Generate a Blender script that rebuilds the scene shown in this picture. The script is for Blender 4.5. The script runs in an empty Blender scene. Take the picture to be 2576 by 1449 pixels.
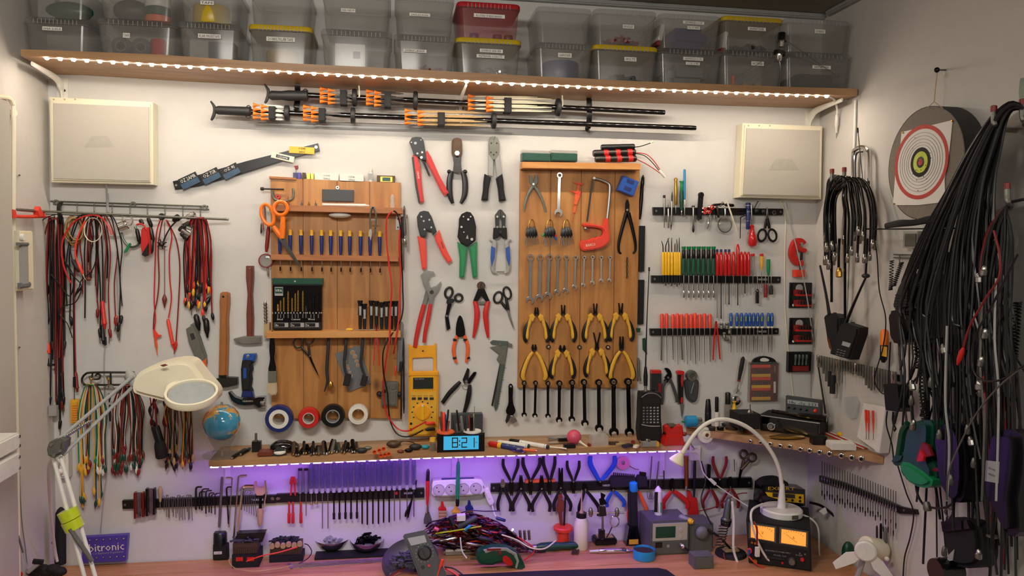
import bpy,bmesh,math,random
from mathutils import Vector,Matrix
random.seed(7)
S=bpy.context.scene
COL=S.collection
F,IW,IH=1950.0,2576.0,1449.0
cam_d=bpy.data.cameras.new('camera')
cam=bpy.data.objects.new('camera',cam_d);COL.objects.link(cam)
cam_d.sensor_width=36.0;cam_d.lens=F/IW*36.0;cam_d.clip_start=.02
YAW,PITCH,ROLL=math.radians(-8.8),math.radians(-3.0),math.radians(-0.75)
cam.location=(0.0,-2.5,1.74)
cam.rotation_euler=(Matrix.Rotation(YAW,3,'Z')@Matrix.Rotation(math.radians(90)+PITCH,3,'X')@Matrix.Rotation(-ROLL,3,'Z')).to_euler()
S.camera=cam
CR=cam.rotation_euler.to_matrix();CL=Vector(cam.location)
wd=bpy.data.worlds.new('world');S.world=wd;wd.use_nodes=True
wd.node_tree.nodes['Background'].inputs[0].default_value=(.9,.85,.8,1)
wd.node_tree.nodes['Background'].inputs[1].default_value=.02
S.view_settings.view_transform='Standard';S.view_settings.look='None'
S.view_settings.exposure=0.0;S.view_settings.gamma=1.0;S.view_settings.use_curve_mapping=False
S.cycles.use_denoising=True
S.cycles.max_bounces=7;S.cycles.transparent_max_bounces=12;S.cycles.sample_clamp_indirect=4.0
def area(name,loc,rot,sx,sy,p,c):
 l=bpy.data.lights.new(name,'AREA');l.shape='RECTANGLE';l.size=sx;l.size_y=sy;l.energy=p;l.color=c
 o=bpy.data.objects.new(name,l);o.location=loc;o.rotation_euler=rot;COL.objects.link(o);return o
area('ceiling_lamp',(-.3,-1.75,2.34),(math.radians(32),0,0),.6,.16,18,(1,.94,.85))
area('rear_fill_light',(.75,-3.3,2.28),(math.radians(42),0,math.radians(-12)),1.0,.4,15,(1,.94,.85))  # unseen fill light added behind the camera to lift the lower right
LED_E,PURPLE_E=1080.0,108.0
def ray(x,y):
 return(CR@Vector((x-IW/2,-(y-IH/2),-F))).normalized()
def hit(x,y,p0,n):
 r=ray(x,y);return CL+r*((p0-CL).dot(n)/r.dot(n))
XR=hit(2052,600,Vector((0,0,0)),Vector((0,-1,0))).x
XL=hit(124,400,Vector((0,0,0)),Vector((0,-1,0))).x
PL={'B':(Vector((0,0,0)),Vector((1,0,0)),Vector((0,-1,0))),'R':(Vector((XR,0,0)),Vector((0,-1,0)),Vector((-1,0,0))),'L':(Vector((XL,0,0)),Vector((0,1,0)),Vector((1,0,0)))}
UP=Vector((0,0,1))
def P(x,y,d=0.0,w='B'):
 p,r,n=PL[w];return hit(x,y,p+n*d,n)
def H(x,y,z):return hit(x,y,Vector((0,0,z)),UP)
def DB(x,y,z):return-H(x,y,z).y
def S_(p):return(CL-p).dot(CR@Vector((0,0,1)))/F
def Pz(x,y,d,w='B'):return P(x,y,d,w)
def lin(h):
 c=[int(h[i:i+2],16)/255 for i in(0,2,4)]
 return tuple(v/12.92 if v<=.04045 else((v+.055)/1.055)**2.4 for v in c)
MATS={}
def mat(name,h,rough=.5,metal=0.,var=.12,scale=60.,trans=0.,alpha=1.,emit=0.,ecol=None,bump=0.,coat=0.):
 m=bpy.data.materials.new(name);m.use_nodes=True;t=m.node_tree;b=t.nodes['Principled BSDF']
 c=lin(h);I=b.inputs
 tc=t.nodes.new('ShaderNodeTexCoord');nz=t.nodes.new('ShaderNodeTexNoise');nz.inputs['Scale'].default_value=scale
 nz.inputs['Detail'].default_value=3
 t.links.new(tc.outputs['Object'],nz.inputs['Vector'])
 mx=t.nodes.new('ShaderNodeMix');mx.data_type='RGBA'
 mx.inputs['A'].default_value=(*[v*(1-var)for v in c],1);mx.inputs['B'].default_value=(*[min(1,v*(1+var))for v in c],1)
 t.links.new(nz.outputs['Fac'],mx.inputs['Factor']);t.links.new(mx.outputs['Result'],I['Base Color'])
 I['Roughness'].default_value=rough;I['Metallic'].default_value=metal
 I['Transmission Weight'].default_value=trans;I['Alpha'].default_value=alpha
 if coat:I['Coat Weight'].default_value=coat;I['Coat Roughness'].default_value=.1
 if emit:I['Emission Color'].default_value=(*(ecol or c),1);I['Emission Strength'].default_value=emit
 if bump:
  bp=t.nodes.new('ShaderNodeBump');bp.inputs['Strength'].default_value=bump;bp.inputs['Distance'].default_value=.002
  t.links.new(nz.outputs['Fac'],bp.inputs['Height']);t.links.new(bp.outputs['Normal'],I['Normal'])
 MATS[name]=m;return m
def wood(name,h1,h2,along='X',knots=True,scale=1.0,rough=.45):
 m=bpy.data.materials.new(name);m.use_nodes=True;t=m.node_tree;b=t.nodes['Principled BSDF'];L=t.links.new;N=t.nodes.new
 tc=N('ShaderNodeTexCoord');mp=N('ShaderNodeMapping');L(tc.outputs['Object'],mp.inputs['Vector'])
 s=[9,9,9];s['XYZ'.index(along)]=.9;mp.inputs['Scale'].default_value=[v*scale for v in s]
 nz=N('ShaderNodeTexNoise');nz.inputs['Scale'].default_value=4;nz.inputs['Detail'].default_value=6;nz.inputs['Distortion'].default_value=.8
 L(mp.outputs['Vector'],nz.inputs['Vector'])
 r=N('ShaderNodeValToRGB');r.color_ramp.elements[0].position=.3;r.color_ramp.elements[1].position=.72
 r.color_ramp.elements[0].color=(*lin(h1),1);r.color_ramp.elements[1].color=(*lin(h2),1)
 L(nz.outputs['Fac'],r.inputs['Fac']);out=r.outputs['Color']
 if knots:
  v=N('ShaderNodeTexVoronoi');v.inputs['Scale'].default_value=5.5;mp2=N('ShaderNodeMapping')
  k=[1.5,1.5,1.5];k['XYZ'.index(along)]=.8;mp2.inputs['Scale'].default_value=k
  L(tc.outputs['Object'],mp2.inputs['Vector']);L(mp2.outputs['Vector'],v.inputs['Vector'])
  r2=N('ShaderNodeValToRGB');r2.color_ramp.elements[0].position=.04;r2.color_ramp.elements[0].color=(1,1,1,1)
  r2.color_ramp.elements[1].position=.13;r2.color_ramp.elements[1].color=(0,0,0,1)
  L(v.outputs['Distance'],r2.inputs['Fac']);mx=N('ShaderNodeMix');mx.data_type='RGBA'
  L(r2.outputs['Color'],mx.inputs['Factor']);L(out,mx.inputs['A']);mx.inputs['B'].default_value=(*lin('4a2a14'),1);out=mx.outputs['Result']
 L(out,b.inputs['Base Color']);b.inputs['Roughness'].default_value=rough
 MATS[name]=m
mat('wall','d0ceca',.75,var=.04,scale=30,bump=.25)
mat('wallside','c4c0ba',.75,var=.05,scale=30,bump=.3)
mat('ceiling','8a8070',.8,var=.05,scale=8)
mat('floor','6a6058',.7,scale=5)
mat('badgeblue','35506a',.4,var=.5,scale=90);mat('panelprint','aca79c',.5);mat('white','dedbd2',.4);mat('cream','e4dcc2',.35,var=.03);mat('panel','b6b1a6',.4,var=.02)
mat('black','0b0b0d',.35);mat('blackmatte','0c0c0d',.75);mat('blackgloss','08080a',.12,coat=.5);mat('rubber','0f0f10',.65,bump=.2)
mat('dark','1f2022',.55);mat('grey','6d6f70',.5);mat('lgrey','9a9a98',.45);mat('dgrey','3c3f42',.5);mat('esd','5a5c5a',.5)
mat('red','c2211c',.4);mat('redd','7c1816',.45);mat('orange','e0602a',.4);mat('orangef','f07818',.35);mat('redor','e0402a',.4)
mat('yellow','e8b414',.4);mat('yellowh','dca832',.45);mat('meter','e8a21c',.42);mat('green','12804a',.35);mat('dgreen','0e4432',.35)
mat('blue','1c4da0',.35);mat('navy','1c2a66',.35);mat('cyan','2089c0',.35);mat('teal','1c8c94',.3);mat('purple','4a3a9a',.4)
mat('lime','b8c81c',.25,coat=.6);mat('pink','d0506a',.4);mat('pinkl','e08aa0',.4,alpha=.75)
mat('steel','a8a6a2',.28,1.0);mat('chrome','d8d6d2',.12,1.0);mat('darksteel','4a4846',.38,1.0,var=.3,scale=25);mat('gunmetal','2c2b2b',.3,1.0)
mat('rust','5c4a3c',.55,.7,var=.35);mat('brass','c49a4a',.3,1.0);mat('castgrey','78786f',.5,.8,var=.2);mat('greentint','66726a',.4,.8)
mat('copper','b06a44',.35,1.0);mat('skin','caa07a',.5);mat('bristle','b8a888',.8,bump=.5);mat('tan','b09468',.6)
mat('screen','8f9a90',.25);mat('lcdgrey','9aa0a0',.2);mat('lcdd','2c2e2a',.15);mat('paper','dcd8d0',.7,var=.03);mat('ink','1c1a1a',.8);mat('inkred','b84038',.7)
mat('clearp','908c86',.16,alpha=.38,var=.05);mat('cleardim','8c8a86',.18,alpha=.26,var=.05);mat('glass','e8ecec',.05,trans=1.0,var=0)
mat('film','c8ccd0',.2,alpha=.35);mat('smoke','50555a',.3,alpha=.55);mat('lidy','c8a818',.35,alpha=.9);mat('lidr','b01c28',.35,alpha=.92)
mat('boxred','a04848',.3,alpha=.35);mat('syrup','c04020',.2,alpha=.8);mat('redclear','c81414',.12,alpha=.85,coat=.5);mat('violetclear','5a5a84',.08,alpha=.5,coat=.6)
mat('woodhandle','9c6230',.4,var=.2,scale=25);mat('woodred','6e3020',.4,var=.2,scale=25)
mat('led','fff0d0',.5,emit=LED_E,ecol=(1,.86,.70),var=0);mat('ledbloom','fff0d0',.5,emit=75,ecol=(1,.86,.70),var=0)
mat('ledp','d0c0ff',.5,emit=PURPLE_E,ecol=(.33,.10,1.0),var=0)
mat('lcdlit','30a8d8',.4,emit=.55,ecol=(.06,.42,.72),var=0);mat('meterlit','ff9a30',.4,emit=.75,ecol=(1,.36,.07),var=0)
mat('ledviolet','f0d0ff',.4,emit=14,ecol=(.9,.6,1.),var=0)
mat('land','c8863c',.35);mat('sea','2f86b4',.15,coat=.6);mat('foam','7c756a',.95,bump=.8,scale=200);mat('foamside','3c3a38',.9)
wood('pine','9e6630','c28a4a','Z',True);wood('pineh','9a5c2c','b87840','X',False);wood('shelfwood','96704c','b68e64','X',False)
wood('bench','b0764e','cb9468','X',False,1.3,.35);wood('pinelight','b87a3c','d09a5a','X',False)
CUR=[None,Vector((0,0,0))]
def tag(o,label=None,cat=None,group=None,kind=None):
 if label:o['label']=label
 if cat:o['category']=cat
 if group:o['group']=group
 if kind:o['kind']=kind
 return o
def T(name,label,cat,at,group=None,kind=None):
 o=bpy.data.objects.new(name,None);o.empty_display_size=.02;COL.objects.link(o);o.location=at
 tag(o,label,cat,group,kind);CUR[0]=o;CUR[1]=Vector(at);return o
def TP(name,label,cat,x,y,d=0.,group=None,w='B'):return T(name,label,cat,P(x,y,d,w),group)
def link(name,me,m,par=0,smooth=True,org=None):
 me.materials.append(MATS[m]if isinstance(m,str)else m)
 if smooth:
  me.shade_smooth();me.set_sharp_from_angle(angle=math.radians(38))
 o=bpy.data.objects.new(name,me)
 if par is None:o.location=org
 else:o.parent=CUR[0]if par==0 else par
 COL.objects.link(o);return o
def mk(name,vs,fs,m,par=0,smooth=True):
 org=CUR[1]if par is not None else sum((Vector(v)for v in vs),Vector())/len(vs)
 me=bpy.data.meshes.new(name);me.from_pydata([Vector(v)-org for v in vs],[],fs);me.update()
 return link(name,me,m,par,smooth,org)
def mkbm(name,bm,m,par=0,smooth=True):
 if par is None:
  org=sum((v.co for v in bm.verts),Vector())/len(bm.verts)
 else:org=CUR[1]
 for v in bm.verts:v.co-=org
 me=bpy.data.meshes.new(name);bm.to_mesh(me);bm.free();return link(name,me,m,par,smooth,org)
def crom(pts,n,closed=False):
 pts=[tuple(p)for p in pts];out=[];k=len(pts)
 if k<3 or n<2:return pts
 rng=range(k)if closed else range(k-1)
 for i in rng:
  g=(lambda j:pts[j%k])if closed else(lambda j:pts[min(max(j,0),k-1)])
  a,b,c,d=g(i-1),g(i),g(i+1),g(i+2)
  for j in range(n):
   t=j/n
   out.append(tuple(.5*(2*q+(r-p)*t+(2*p-5*q+4*r-s)*t*t+(3*q-p-3*r+s)*t**3)for p,q,r,s in zip(a,b,c,d)))
 if not closed:out.append(pts[-1])
 return out
def rot2(pts,cx,cy,a):
 a=math.radians(a);c,s=math.cos(a),math.sin(a)
 return[(cx+(x-cx)*c-(y-cy)*s,cy+(x-cx)*s+(y-cy)*c)for x,y in pts]
def slab(name,front,nrm,t,m,par=0,bev=.0012,seg=2,smooth=True):
 bm=bmesh.new();vs=[bm.verts.new(p)for p in front]
 try:f=bm.faces.new(vs)
 except ValueError:pass
 f.normal_update()
 if f.normal.dot(nrm)<0:f.normal_flip()
 ex=bmesh.ops.extrude_face_region(bm,geom=[f])
 bv=[e for e in ex['geom']if isinstance(e,bmesh.types.BMVert)]
 bmesh.ops.translate(bm,verts=bv,vec=-nrm*t)
 bm.faces.ensure_lookup_table()
 bmesh.ops.recalc_face_normals(bm,faces=bm.faces)
 if bev:
  ed=[e for e in bm.edges if all(v in vs for v in e.verts)]
  bmesh.ops.bevel(bm,geom=ed,offset=min(bev,t*.45),segments=seg,affect='EDGES',clamp_overlap=True)
 return mkbm(name,bm,m,par,smooth)
def plate(name,pts,d,t,m,par=0,bev=.0012,w='B',cr=0):
 if cr:pts=crom(pts,cr,True)
 return slab(name,[P(x,y,d+t,w)for x,y in pts],PL[w][2],t,m,par,bev)
def box(name,x0,y0,x1,y1,d,t,m,par=0,bev=.0012,w='B',a=0):
 "world-aligned box whose front face spans the two pixels, turned by a degrees"
 A,B=P(x0,y0,d+t,w),P(x1,y1,d+t,w);r=PL[w][1];c=(A+B)/2
 hw,hh=abs((B-A).dot(r))/2,abs(B.z-A.z)/2;a=-math.radians(a);ca,sa=math.cos(a),math.sin(a)
 q=[c+r*(u*hw*ca-v*hh*sa)+UP*(u*hw*sa+v*hh*ca)for u,v in((-1,-1),(1,-1),(1,1),(-1,1))]
 return slab(name,q,PL[w][2],t,m,par,bev)
def wbox(name,c,s,m,par=0,bev=.001,rz=0,rx=0,ry=0):
 "box given in metres: centre, full size, rotation"
 bm=bmesh.new();bmesh.ops.create_cube(bm,size=1);bmesh.ops.scale(bm,vec=Vector(s),verts=bm.verts)
 if bev:bmesh.ops.bevel(bm,geom=bm.edges[:],offset=min(bev,min(s)*.4),segments=2,affect='EDGES')
 R=Matrix.Rotation(rz,3,'Z')@Matrix.Rotation(ry,3,'Y')@Matrix.Rotation(rx,3,'X')
 for v in bm.verts:v.co=R@v.co+Vector(c)
 return mkbm(name,bm,m,par)
def loft(name,rings,m,par=0,caps=True,closed=False,smooth=True):
 k=len(rings[0]);vs=[v for r in rings for v in r];fs=[]
 n=len(rings)
 for i in range(n if closed else n-1):
  a,b=i*k,((i+1)%n)*k
  for j in range(k):fs.append((a+j,a+(j+1)%k,b+(j+1)%k,b+j))
 if caps and not closed:fs+=[tuple(range(k-1,-1,-1)),tuple((n-1)*k+j for j in range(k))]
 return mk(name,vs,fs,m,par,smooth)
def tubew(name,pts,rs,m,par=0,n=4,seg=8,closed=False,flat=1.,fn=None):
 "tube through world points; rs in metres (one or one per point); flat squashes it along fn"
 if not isinstance(rs,(list,tuple)):rs=[rs]*len(pts)
 q=crom([(*p,r)for p,r in zip(pts,rs)],n,closed)
 ps=[Vector(v[:3])for v in q];r=[max(v[3],1e-5)for v in q];k=len(ps);rings=[]
 prev=None
 for i in range(k):
  a=ps[(i-1)%k]if closed or i else ps[0];b=ps[(i+1)%k]if closed or i<k-1 else ps[-1]
  t=(b-a);t=t.normalized()if t.length>1e-9 else Vector((0,0,1))
  if fn is not None:u=t.cross(fn)
  elif prev is None:u=t.orthogonal()
  else:u=prev-t*prev.dot(t)
  u=u.normalized()if u.length>1e-6 else t.orthogonal().normalized()
  prev=u;v=t.cross(u).normalized()
  rings.append([ps[i]+(u*math.cos(6.28319*j/seg)+v*math.sin(6.28319*j/seg)*flat)*r[i]for j in range(seg)])
 return loft(name,rings,m,par,closed=closed)
def tube(name,pts,r,m,d=.006,par=0,n=4,seg=8,closed=False,flat=1.,w='B'):
 "tube through pixels (x, y[, depth]); r in pixels"
 W=[P(p[0],p[1],p[2]if len(p)>2 else d,w)for p in pts]
 rs=r if isinstance(r,(list,tuple))else[r]*len(pts)
 rs=[a*S_(p)for a,p in zip(rs,W)]
 return tubew(name,W,rs,m,par,n,seg,closed,flat,PL[w][2]if flat!=1. else None)
def lathew(name,p0,p1,prof,m,par=0,seg=14,smooth=True):
 ax=(p1-p0);L=ax.length;ax.normalize();u=ax.orthogonal().normalized();v=ax.cross(u)
 rings=[[p0+ax*(t*L)+(u*math.cos(6.28319*j/seg)+v*math.sin(6.28319*j/seg))*max(r,1e-5)for j in range(seg)]for t,r in prof]
 return loft(name,rings,m,par,smooth=smooth)
def lathe(name,a,b,prof,m,par=0,seg=12,w='B',d=.008):
 "body of revolution between two pixels; radii in pixels"
 p0=P(a[0],a[1],a[2]if len(a)>2 else d,w);p1=P(b[0],b[1],b[2]if len(b)>2 else d,w);s=S_((p0+p1)/2)
 return lathew(name,p0,p1,[(t,r*s)for t,r in prof],m,par,seg)
def disc(name,x,y,r,d,t,m,par=0,seg=20,w='B',prof=None):
 "disc facing the room, back at d"
 n=PL[w][2];p1=P(x,y,d+t,w);s=S_(p1)
 return lathew(name,p1-n*t,p1,prof and[(a,b*s)for a,b in prof]or[(0,r*s),(.8,r*s),(1,r*s*.94)],m,par,seg)
def annul(name,x,y,ro,ri,d,t,m,par=0,seg=20,w='B',iseg=None,sx=1.):
 "flat ring facing the room"
 p,r,n=PL[w];c=P(x,y,d+t,w);s=S_(c);iseg=iseg or seg;prof=[(ri,0),(ri,.0),(ro,0),(ro,1),(ri,1)]
 rings=[]
 for j in range(seg):
  a=6.28319*j/seg;k=math.cos(math.pi/iseg)/math.cos((a%(6.28319/iseg))-math.pi/iseg)if iseg!=seg else 1
  dr=r*math.cos(a)*sx+UP*math.sin(a)
  rings.append([c-n*t+dr*ri*s*k,c-n*t+dr*ro*s,c-n*t*.15+dr*ro*s,c+dr*(ro-(ro-ri)*.15)*s,c+dr*ri*s*k])
 return loft(name,rings,m,par,closed=True)
def ball(name,c,r,m,par=0,seg=14,sq=(1,1,1)):
 rings=[]
 for i in range(1,9):
  a=math.pi*i/9;rings.append([c+Vector((math.sin(a)*math.cos(6.28319*j/seg)*sq[0],math.sin(a)*math.sin(6.28319*j/seg)*sq[1],math.cos(a)*sq[2]))*r for j in range(seg)])
 return loft(name,rings,m,par)
def text(s,x,y,wpx,hpx,d,m,par=0,w='B',a=0,name='lettering',basis=None):
 "flat lettering centred on a pixel, fitted to a width and height in pixels"
 cu=bpy.data.curves.new('t','FONT');cu.body=s;cu.resolution_u=1;tmp=bpy.data.objects.new('t',cu)
 me=bpy.data.meshes.new_from_object(tmp);bpy.data.objects.remove(tmp);bpy.data.curves.remove(cu)
 co=[v.co.copy()for v in me.vertices];x0,x1=min(c.x for c in co),max(c.x for c in co);y0,y1=min(c.y for c in co),max(c.y for c in co)
 if basis:c,r,u,nn=basis
 else:c=P(x,y,d,w);r,u=PL[w][1],UP
 sc=S_(c);W,Hh=wpx*sc,hpx*sc;al=-math.radians(a);R,U=r*math.cos(al)+u*math.sin(al),u*math.cos(al)-r*math.sin(al)
 vs=[c+R*((q.x-x0)/(x1-x0)-.5)*W+U*((q.y-y0)/max(y1-y0,1e-6)-.5)*Hh for q in co]
 fs=[tuple(p.vertices)for p in me.polygons];bpy.data.meshes.remove(me)
 return mk(name,vs,fs,m,par,False)
ORD=['leftmost','second','third','fourth','fifth','sixth','seventh','eighth','ninth','tenth','eleventh','twelfth','thirteenth','fourteenth','fifteenth','sixteenth','seventeenth','eighteenth','nineteenth','twentieth','twenty-first','twenty-second','twenty-third','twenty-fourth','twenty-fifth','twenty-sixth','twenty-seventh','twenty-eighth','twenty-ninth','thirtieth']
def ordn(i,n=99):return 'leftmost' if i==0 else 'rightmost' if i==n-1 else ORD[i]+' from left'
# ================================================================ room shell
def quad(name,pts,m,kind='structure'):
 o=mk(name,pts,[tuple(range(len(pts)))],m,None,False);tag(o,kind=kind);return o
ZC=P(2050,38,0).z;YF=-3.9
quad('wall_back',[(XL-.3,0,0),(XR,0,0),(XR,0,ZC+.1),(XL-.3,0,ZC+.1)],'wall')
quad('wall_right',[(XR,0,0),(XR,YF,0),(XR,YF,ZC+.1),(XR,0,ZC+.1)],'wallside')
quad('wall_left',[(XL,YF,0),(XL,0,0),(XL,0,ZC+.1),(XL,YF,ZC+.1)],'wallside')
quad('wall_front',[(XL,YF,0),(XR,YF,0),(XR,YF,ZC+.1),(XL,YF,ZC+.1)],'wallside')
quad('floor',[(XL,YF,0),(XR,YF,0),(XR,0,0),(XL,0,0)],'floor')
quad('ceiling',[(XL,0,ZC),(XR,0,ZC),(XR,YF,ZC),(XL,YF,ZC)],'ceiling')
o=wbox('trim_1',((XL+XR)/2,-.012,ZC-.008),(XR-XL,.022,.016),'lgrey',None,.004);tag(o,kind='structure')
o=wbox('trim_2',(XR-.012,-.9,ZC-.008),(.022,1.7,.016),'lgrey',None,.004);tag(o,kind='structure')
jx=P(1640,12,.05).x
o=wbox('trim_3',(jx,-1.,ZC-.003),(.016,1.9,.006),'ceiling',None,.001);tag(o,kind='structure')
PP=[P(36,262,0,'L'),P(40,1400,0,'L')]
T('wall_pipe','thin white painted cable pipe running down the left wall beside the cupboard edge','pipe',PP[1])
tubew('pipe',[P(-10,243,.01,'L'),P(20,246,.01,'L'),P(31,262,.01,'L'),P(34,300,.01,'L'),P(34,700,.01,'L'),P(42,1100,.01,'L'),P(46,1449,.01,'L')],.006,'cream',n=6)
for yy in(284,720,1070):
 tubew('clip',[P(31,yy,.004,'L'),P(38,yy,.012,'L')],.009,'cream',n=1)
T('cupboard','tall pale painted cupboard side at the far left edge','cupboard',P(4,1449,.0,'L'))
a,b=P(-60,255,.05,'L'),P(26,255,.05,'L');zt=P(20,255,.05,'L').z
yb=P(26,400,.05,'L').y
wbox('side_panel',(XL+.028,(yb-1.2)/1/2-.0,zt/2),(.05,1.2-abs(yb)+.0 if False else abs(-1.2-yb),zt),'panel',bev=.004)
yy0=P(28,1110,.06,'L').y
for k,(y0,y1)in enumerate(((1092,1140),(1142,1200))):
 T('electrical_box',f'{"upper" if k == 0 else "lower"} pale plastic socket box at the far left edge above the bench','socket',P(5,y1,.05,'L'))
 za,zb=P(14,y0,.08,'L').z,P(14,y1,.08,'L').z
 wbox('body',(XL+.075,P(14,y0,.08,'L').y-.05,(za+zb)/2),(.05,.16,abs(za-zb)-.006),'white',bev=.004)
 for s in(.25,.75):
  lathew('screw',Vector((XL+.1,P(26,y0,.08,'L').y-.0,zb+(za-zb)*s)),Vector((XL+.102,P(26,y0,.08,'L').y,zb+(za-zb)*s)),[(0,.004),(1,.004)],'steel',seg=8)
for i,(x,y)in enumerate(((48,441),(48,874))):
 TP('nail',['upper','lower'][i]+' small rusty nail sticking out of the left wall','nail',x,y,0,w='L')
 tube('shank',[(x,y,0),(x+1,y,.02)],1.2,'rust',n=1,w='L');tube('head',[(x+1,y,.02),(x+1,y,.0215)],2.4,'rust',n=1,w='L')
# ================================================================ upper shelf
ST=[(52,124,141),(120,126,142),(400,137,160),(650,155,174),(1085,177,197),(1340,191,210),(1600,204,221),(2000,219,236),(2157,223,241)]
DU=.23
sh_t=[P(x,a,DU)for x,a,b in ST];sh_b=[P(x,b,DU)for x,a,b in ST]
def shz(x):
 for a,b in zip(sh_t,sh_t[1:]):
  if x<=b.x or b is sh_t[-1]:return a.z+(b.z-a.z)*(x-a.x)/(b.x-a.x)
T('upper_shelf','long wooden shelf across the top of the back wall, carrying the plastic boxes','shelf',P(1100,238,0))
rings=[]
for k,(t,b)in enumerate(zip(sh_t,sh_b)):
 xx=t.x if k<len(sh_t)-1 else min(t.x,XR-.002)
 rings.append([Vector((xx,-DU,t.z)),Vector((xx,-.003,t.z)),Vector((xx,-.003,b.z)),Vector((xx,-DU,b.z))])
loft('board',rings,'shelfwood',smooth=False)
def bracket(lbl,x,yc,dmax=.2):
 c=P(x,yc,0);T('shelf_bracket',lbl,'bracket',c)
 X=c.x;Z=c.z
 zt=min((p.z for p in sh_b),key=lambda z:abs(z-Z));zt=shz(X)-.024
 pts=[Vector((X,-.006,min(Z-.03,zt-.09))),Vector((X,-.006,zt-.05)),Vector((X,-.02,zt-.026)),Vector((X,-.06,zt-.012)),Vector((X,-dmax,zt-.006))]
 tubew('arm',pts,[.008,.011,.016,.011,.006],'white',n=5,seg=8,flat=.5,fn=Vector((1,0,0)))
 wbox('wall_plate',(X,-.003,zt-.05),(.03,.006,.09),'white')
 lathew('screw',Vector((X+.006,-.006,zt-.04)),Vector((X+.006,-.009,zt-.04)),[(0,.004),(1,.004)],'dark',seg=8)
bracket('white shelf bracket at the left end of the upper shelf',158,200)
bracket('white shelf bracket under the middle of the upper shelf, behind the dart rack',1158,245)
bracket('white shelf bracket at the right end of the upper shelf, above the right panel',2035,268)
NL=69
T('light_strip','warm white dotted light strip under the front edge of the upper shelf','light strip',P(1100,203,DU-.01))
a,b=P(120,146,DU-.012),P(2077,241,DU-.012)
def shb(x):
 for p,q in zip(sh_b,sh_b[1:]):
  if x<=q.x or q is sh_b[-1]:return p.z+(q.z-p.z)*(x-p.x)/(q.x-p.x)
vs=[];fs=[]
for i in range(41):
 x=a.x-.01+(b.x-a.x+.02)*i/40;z=shb(x)-.0015
 vs+=[(x,-DU+.004,z),(x,-DU+.014,z),(x,-DU+.014,z+.001),(x,-DU+.004,z+.001)]
 if i:k=4*(i-1);fs+=[(k+j,k+(j+1)%4,k+4+(j+1)%4,k+4+j)for j in range(4)]
mk('tape',vs,fs,'white',smooth=False)
for i in range(NL):
 x=a.x+(b.x-a.x)*i/(NL-1);z=shb(x)-.002
 lathew('lens',Vector((x,-DU+.007,z)),Vector((x,-DU+.007,z-.0045)),[(0,.0052),(.4,.0058),(1,.0044)],'ledbloom',seg=8);lathew('diode',Vector((x,-DU+.007,z-.0046)),Vector((x,-DU+.007,z-.0048)),[(0,.0030),(1,.0030)],'led',seg=8)  # glowing domes added to widen the diodes like bloom and light the shelf underside
T('power_lead','white power lead with inline plug hanging from the right end of the shelf light strip','cable',P(2092,243,DU-.01))
tube('lead',[(2078,241,.218),(2090,245,.2),(2100,253,.17),(2106,275,.14),(2105,290,.13)],2.6,'white')
lathe('connector',(2105,288,.13),(2104,334,.12),[(0,3),(.15,4.5),(.6,5),(.7,3.4),(1,2)],'white')
tube('lead',[(2104,332,.12),(2104,400,.06),(2102,450,.03),(2112,520,.02),(2070,700,.01),(2046,860,.008),(2040,960,.008),(2040,1000,.008)],1.0,'lgrey')
T('wall_conduit','slim white cable trunking coming down the right wall beside the corner','trunking',P(2140,600,0,'R'))
tube('trunking',[(2152,252),(2150,330),(2143,480),(2134,620),(2128,760),(2122,870)],3,'white',.006,w='R',n=6)
tube('trunking',[(2140,500),(2131,640),(2126,800)],2.6,'cream',.006,w='R',n=6)
T('thin_cable','thin cream cord clipped to the back wall beside the screwdriver racks','cable',P(1975,700,0))
tube('cord',[(1960,505),(1969,520),(1976,560),(1974,640),(1975,780),(1985,900),(1996,1000)],1.5,'cream',.004,n=6)
# ================================================================ lower shelf
ZL=[P(525,1160,.17).z,P(1110,1136,.17).z,P(1740,1119,.17).z]
XS=[P(525,1160,.17).x,P(1110,1136,.17).x,P(1735,1119,.17).x]
DL=.17
def lz(x):return ZL[0]+(ZL[1]-ZL[0])*(x-XS[0])/(XS[1]-XS[0])if x<XS[1]else ZL[1]+(ZL[2]-ZL[1])*(x-XS[1])/(XS[2]-XS[1])
def LS(px,py):
 "point on the lower shelf's top under a pixel"
 z=ZL[1]
 for _ in range(4):p=H(px,py,z);z=lz(p.x)
 return p
T('lower_shelf','long wooden shelf above the bench, crowded with the alarm clock, globe and drill bits','shelf',P(1100,1130,0))
loft('board',[[Vector((x,-DL,z)),Vector((x,-.002,z)),Vector((x,-.002,z-.016)),Vector((x,-DL,z-.016))]for x,z in zip(XS,ZL)],'shelfwood',smooth=False)
for x,y1 in((574,1216),(1143,1206),(1664,1196)):
 TP('shelf_bracket',{574:'white bracket under the left end of the lower shelf',1143:'white bracket under the middle of the lower shelf beside the pale green screwdriver',1664:'white bracket under the right end of the lower shelf'}[x],'bracket',x,y1,0);c=P(x,y1,0);X=c.x;z=lz(X)-.0165
 wbox('wall_plate',(X,-.003,(c.z+z)/2),(.018,.006,z-c.z),'white');tubew('arm',[Vector((X,-.006,z-.05)),Vector((X,-.02,z-.018)),Vector((X,-.13,z-.005))],[.004,.006,.004],'white',flat=.6,fn=Vector((1,0,0)))
T('purple_light_strip','glowing white and violet light strip along the front edge of the lower shelf','light strip',P(1100,1148,DL))
n=60;vs=[];fs=[]
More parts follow.
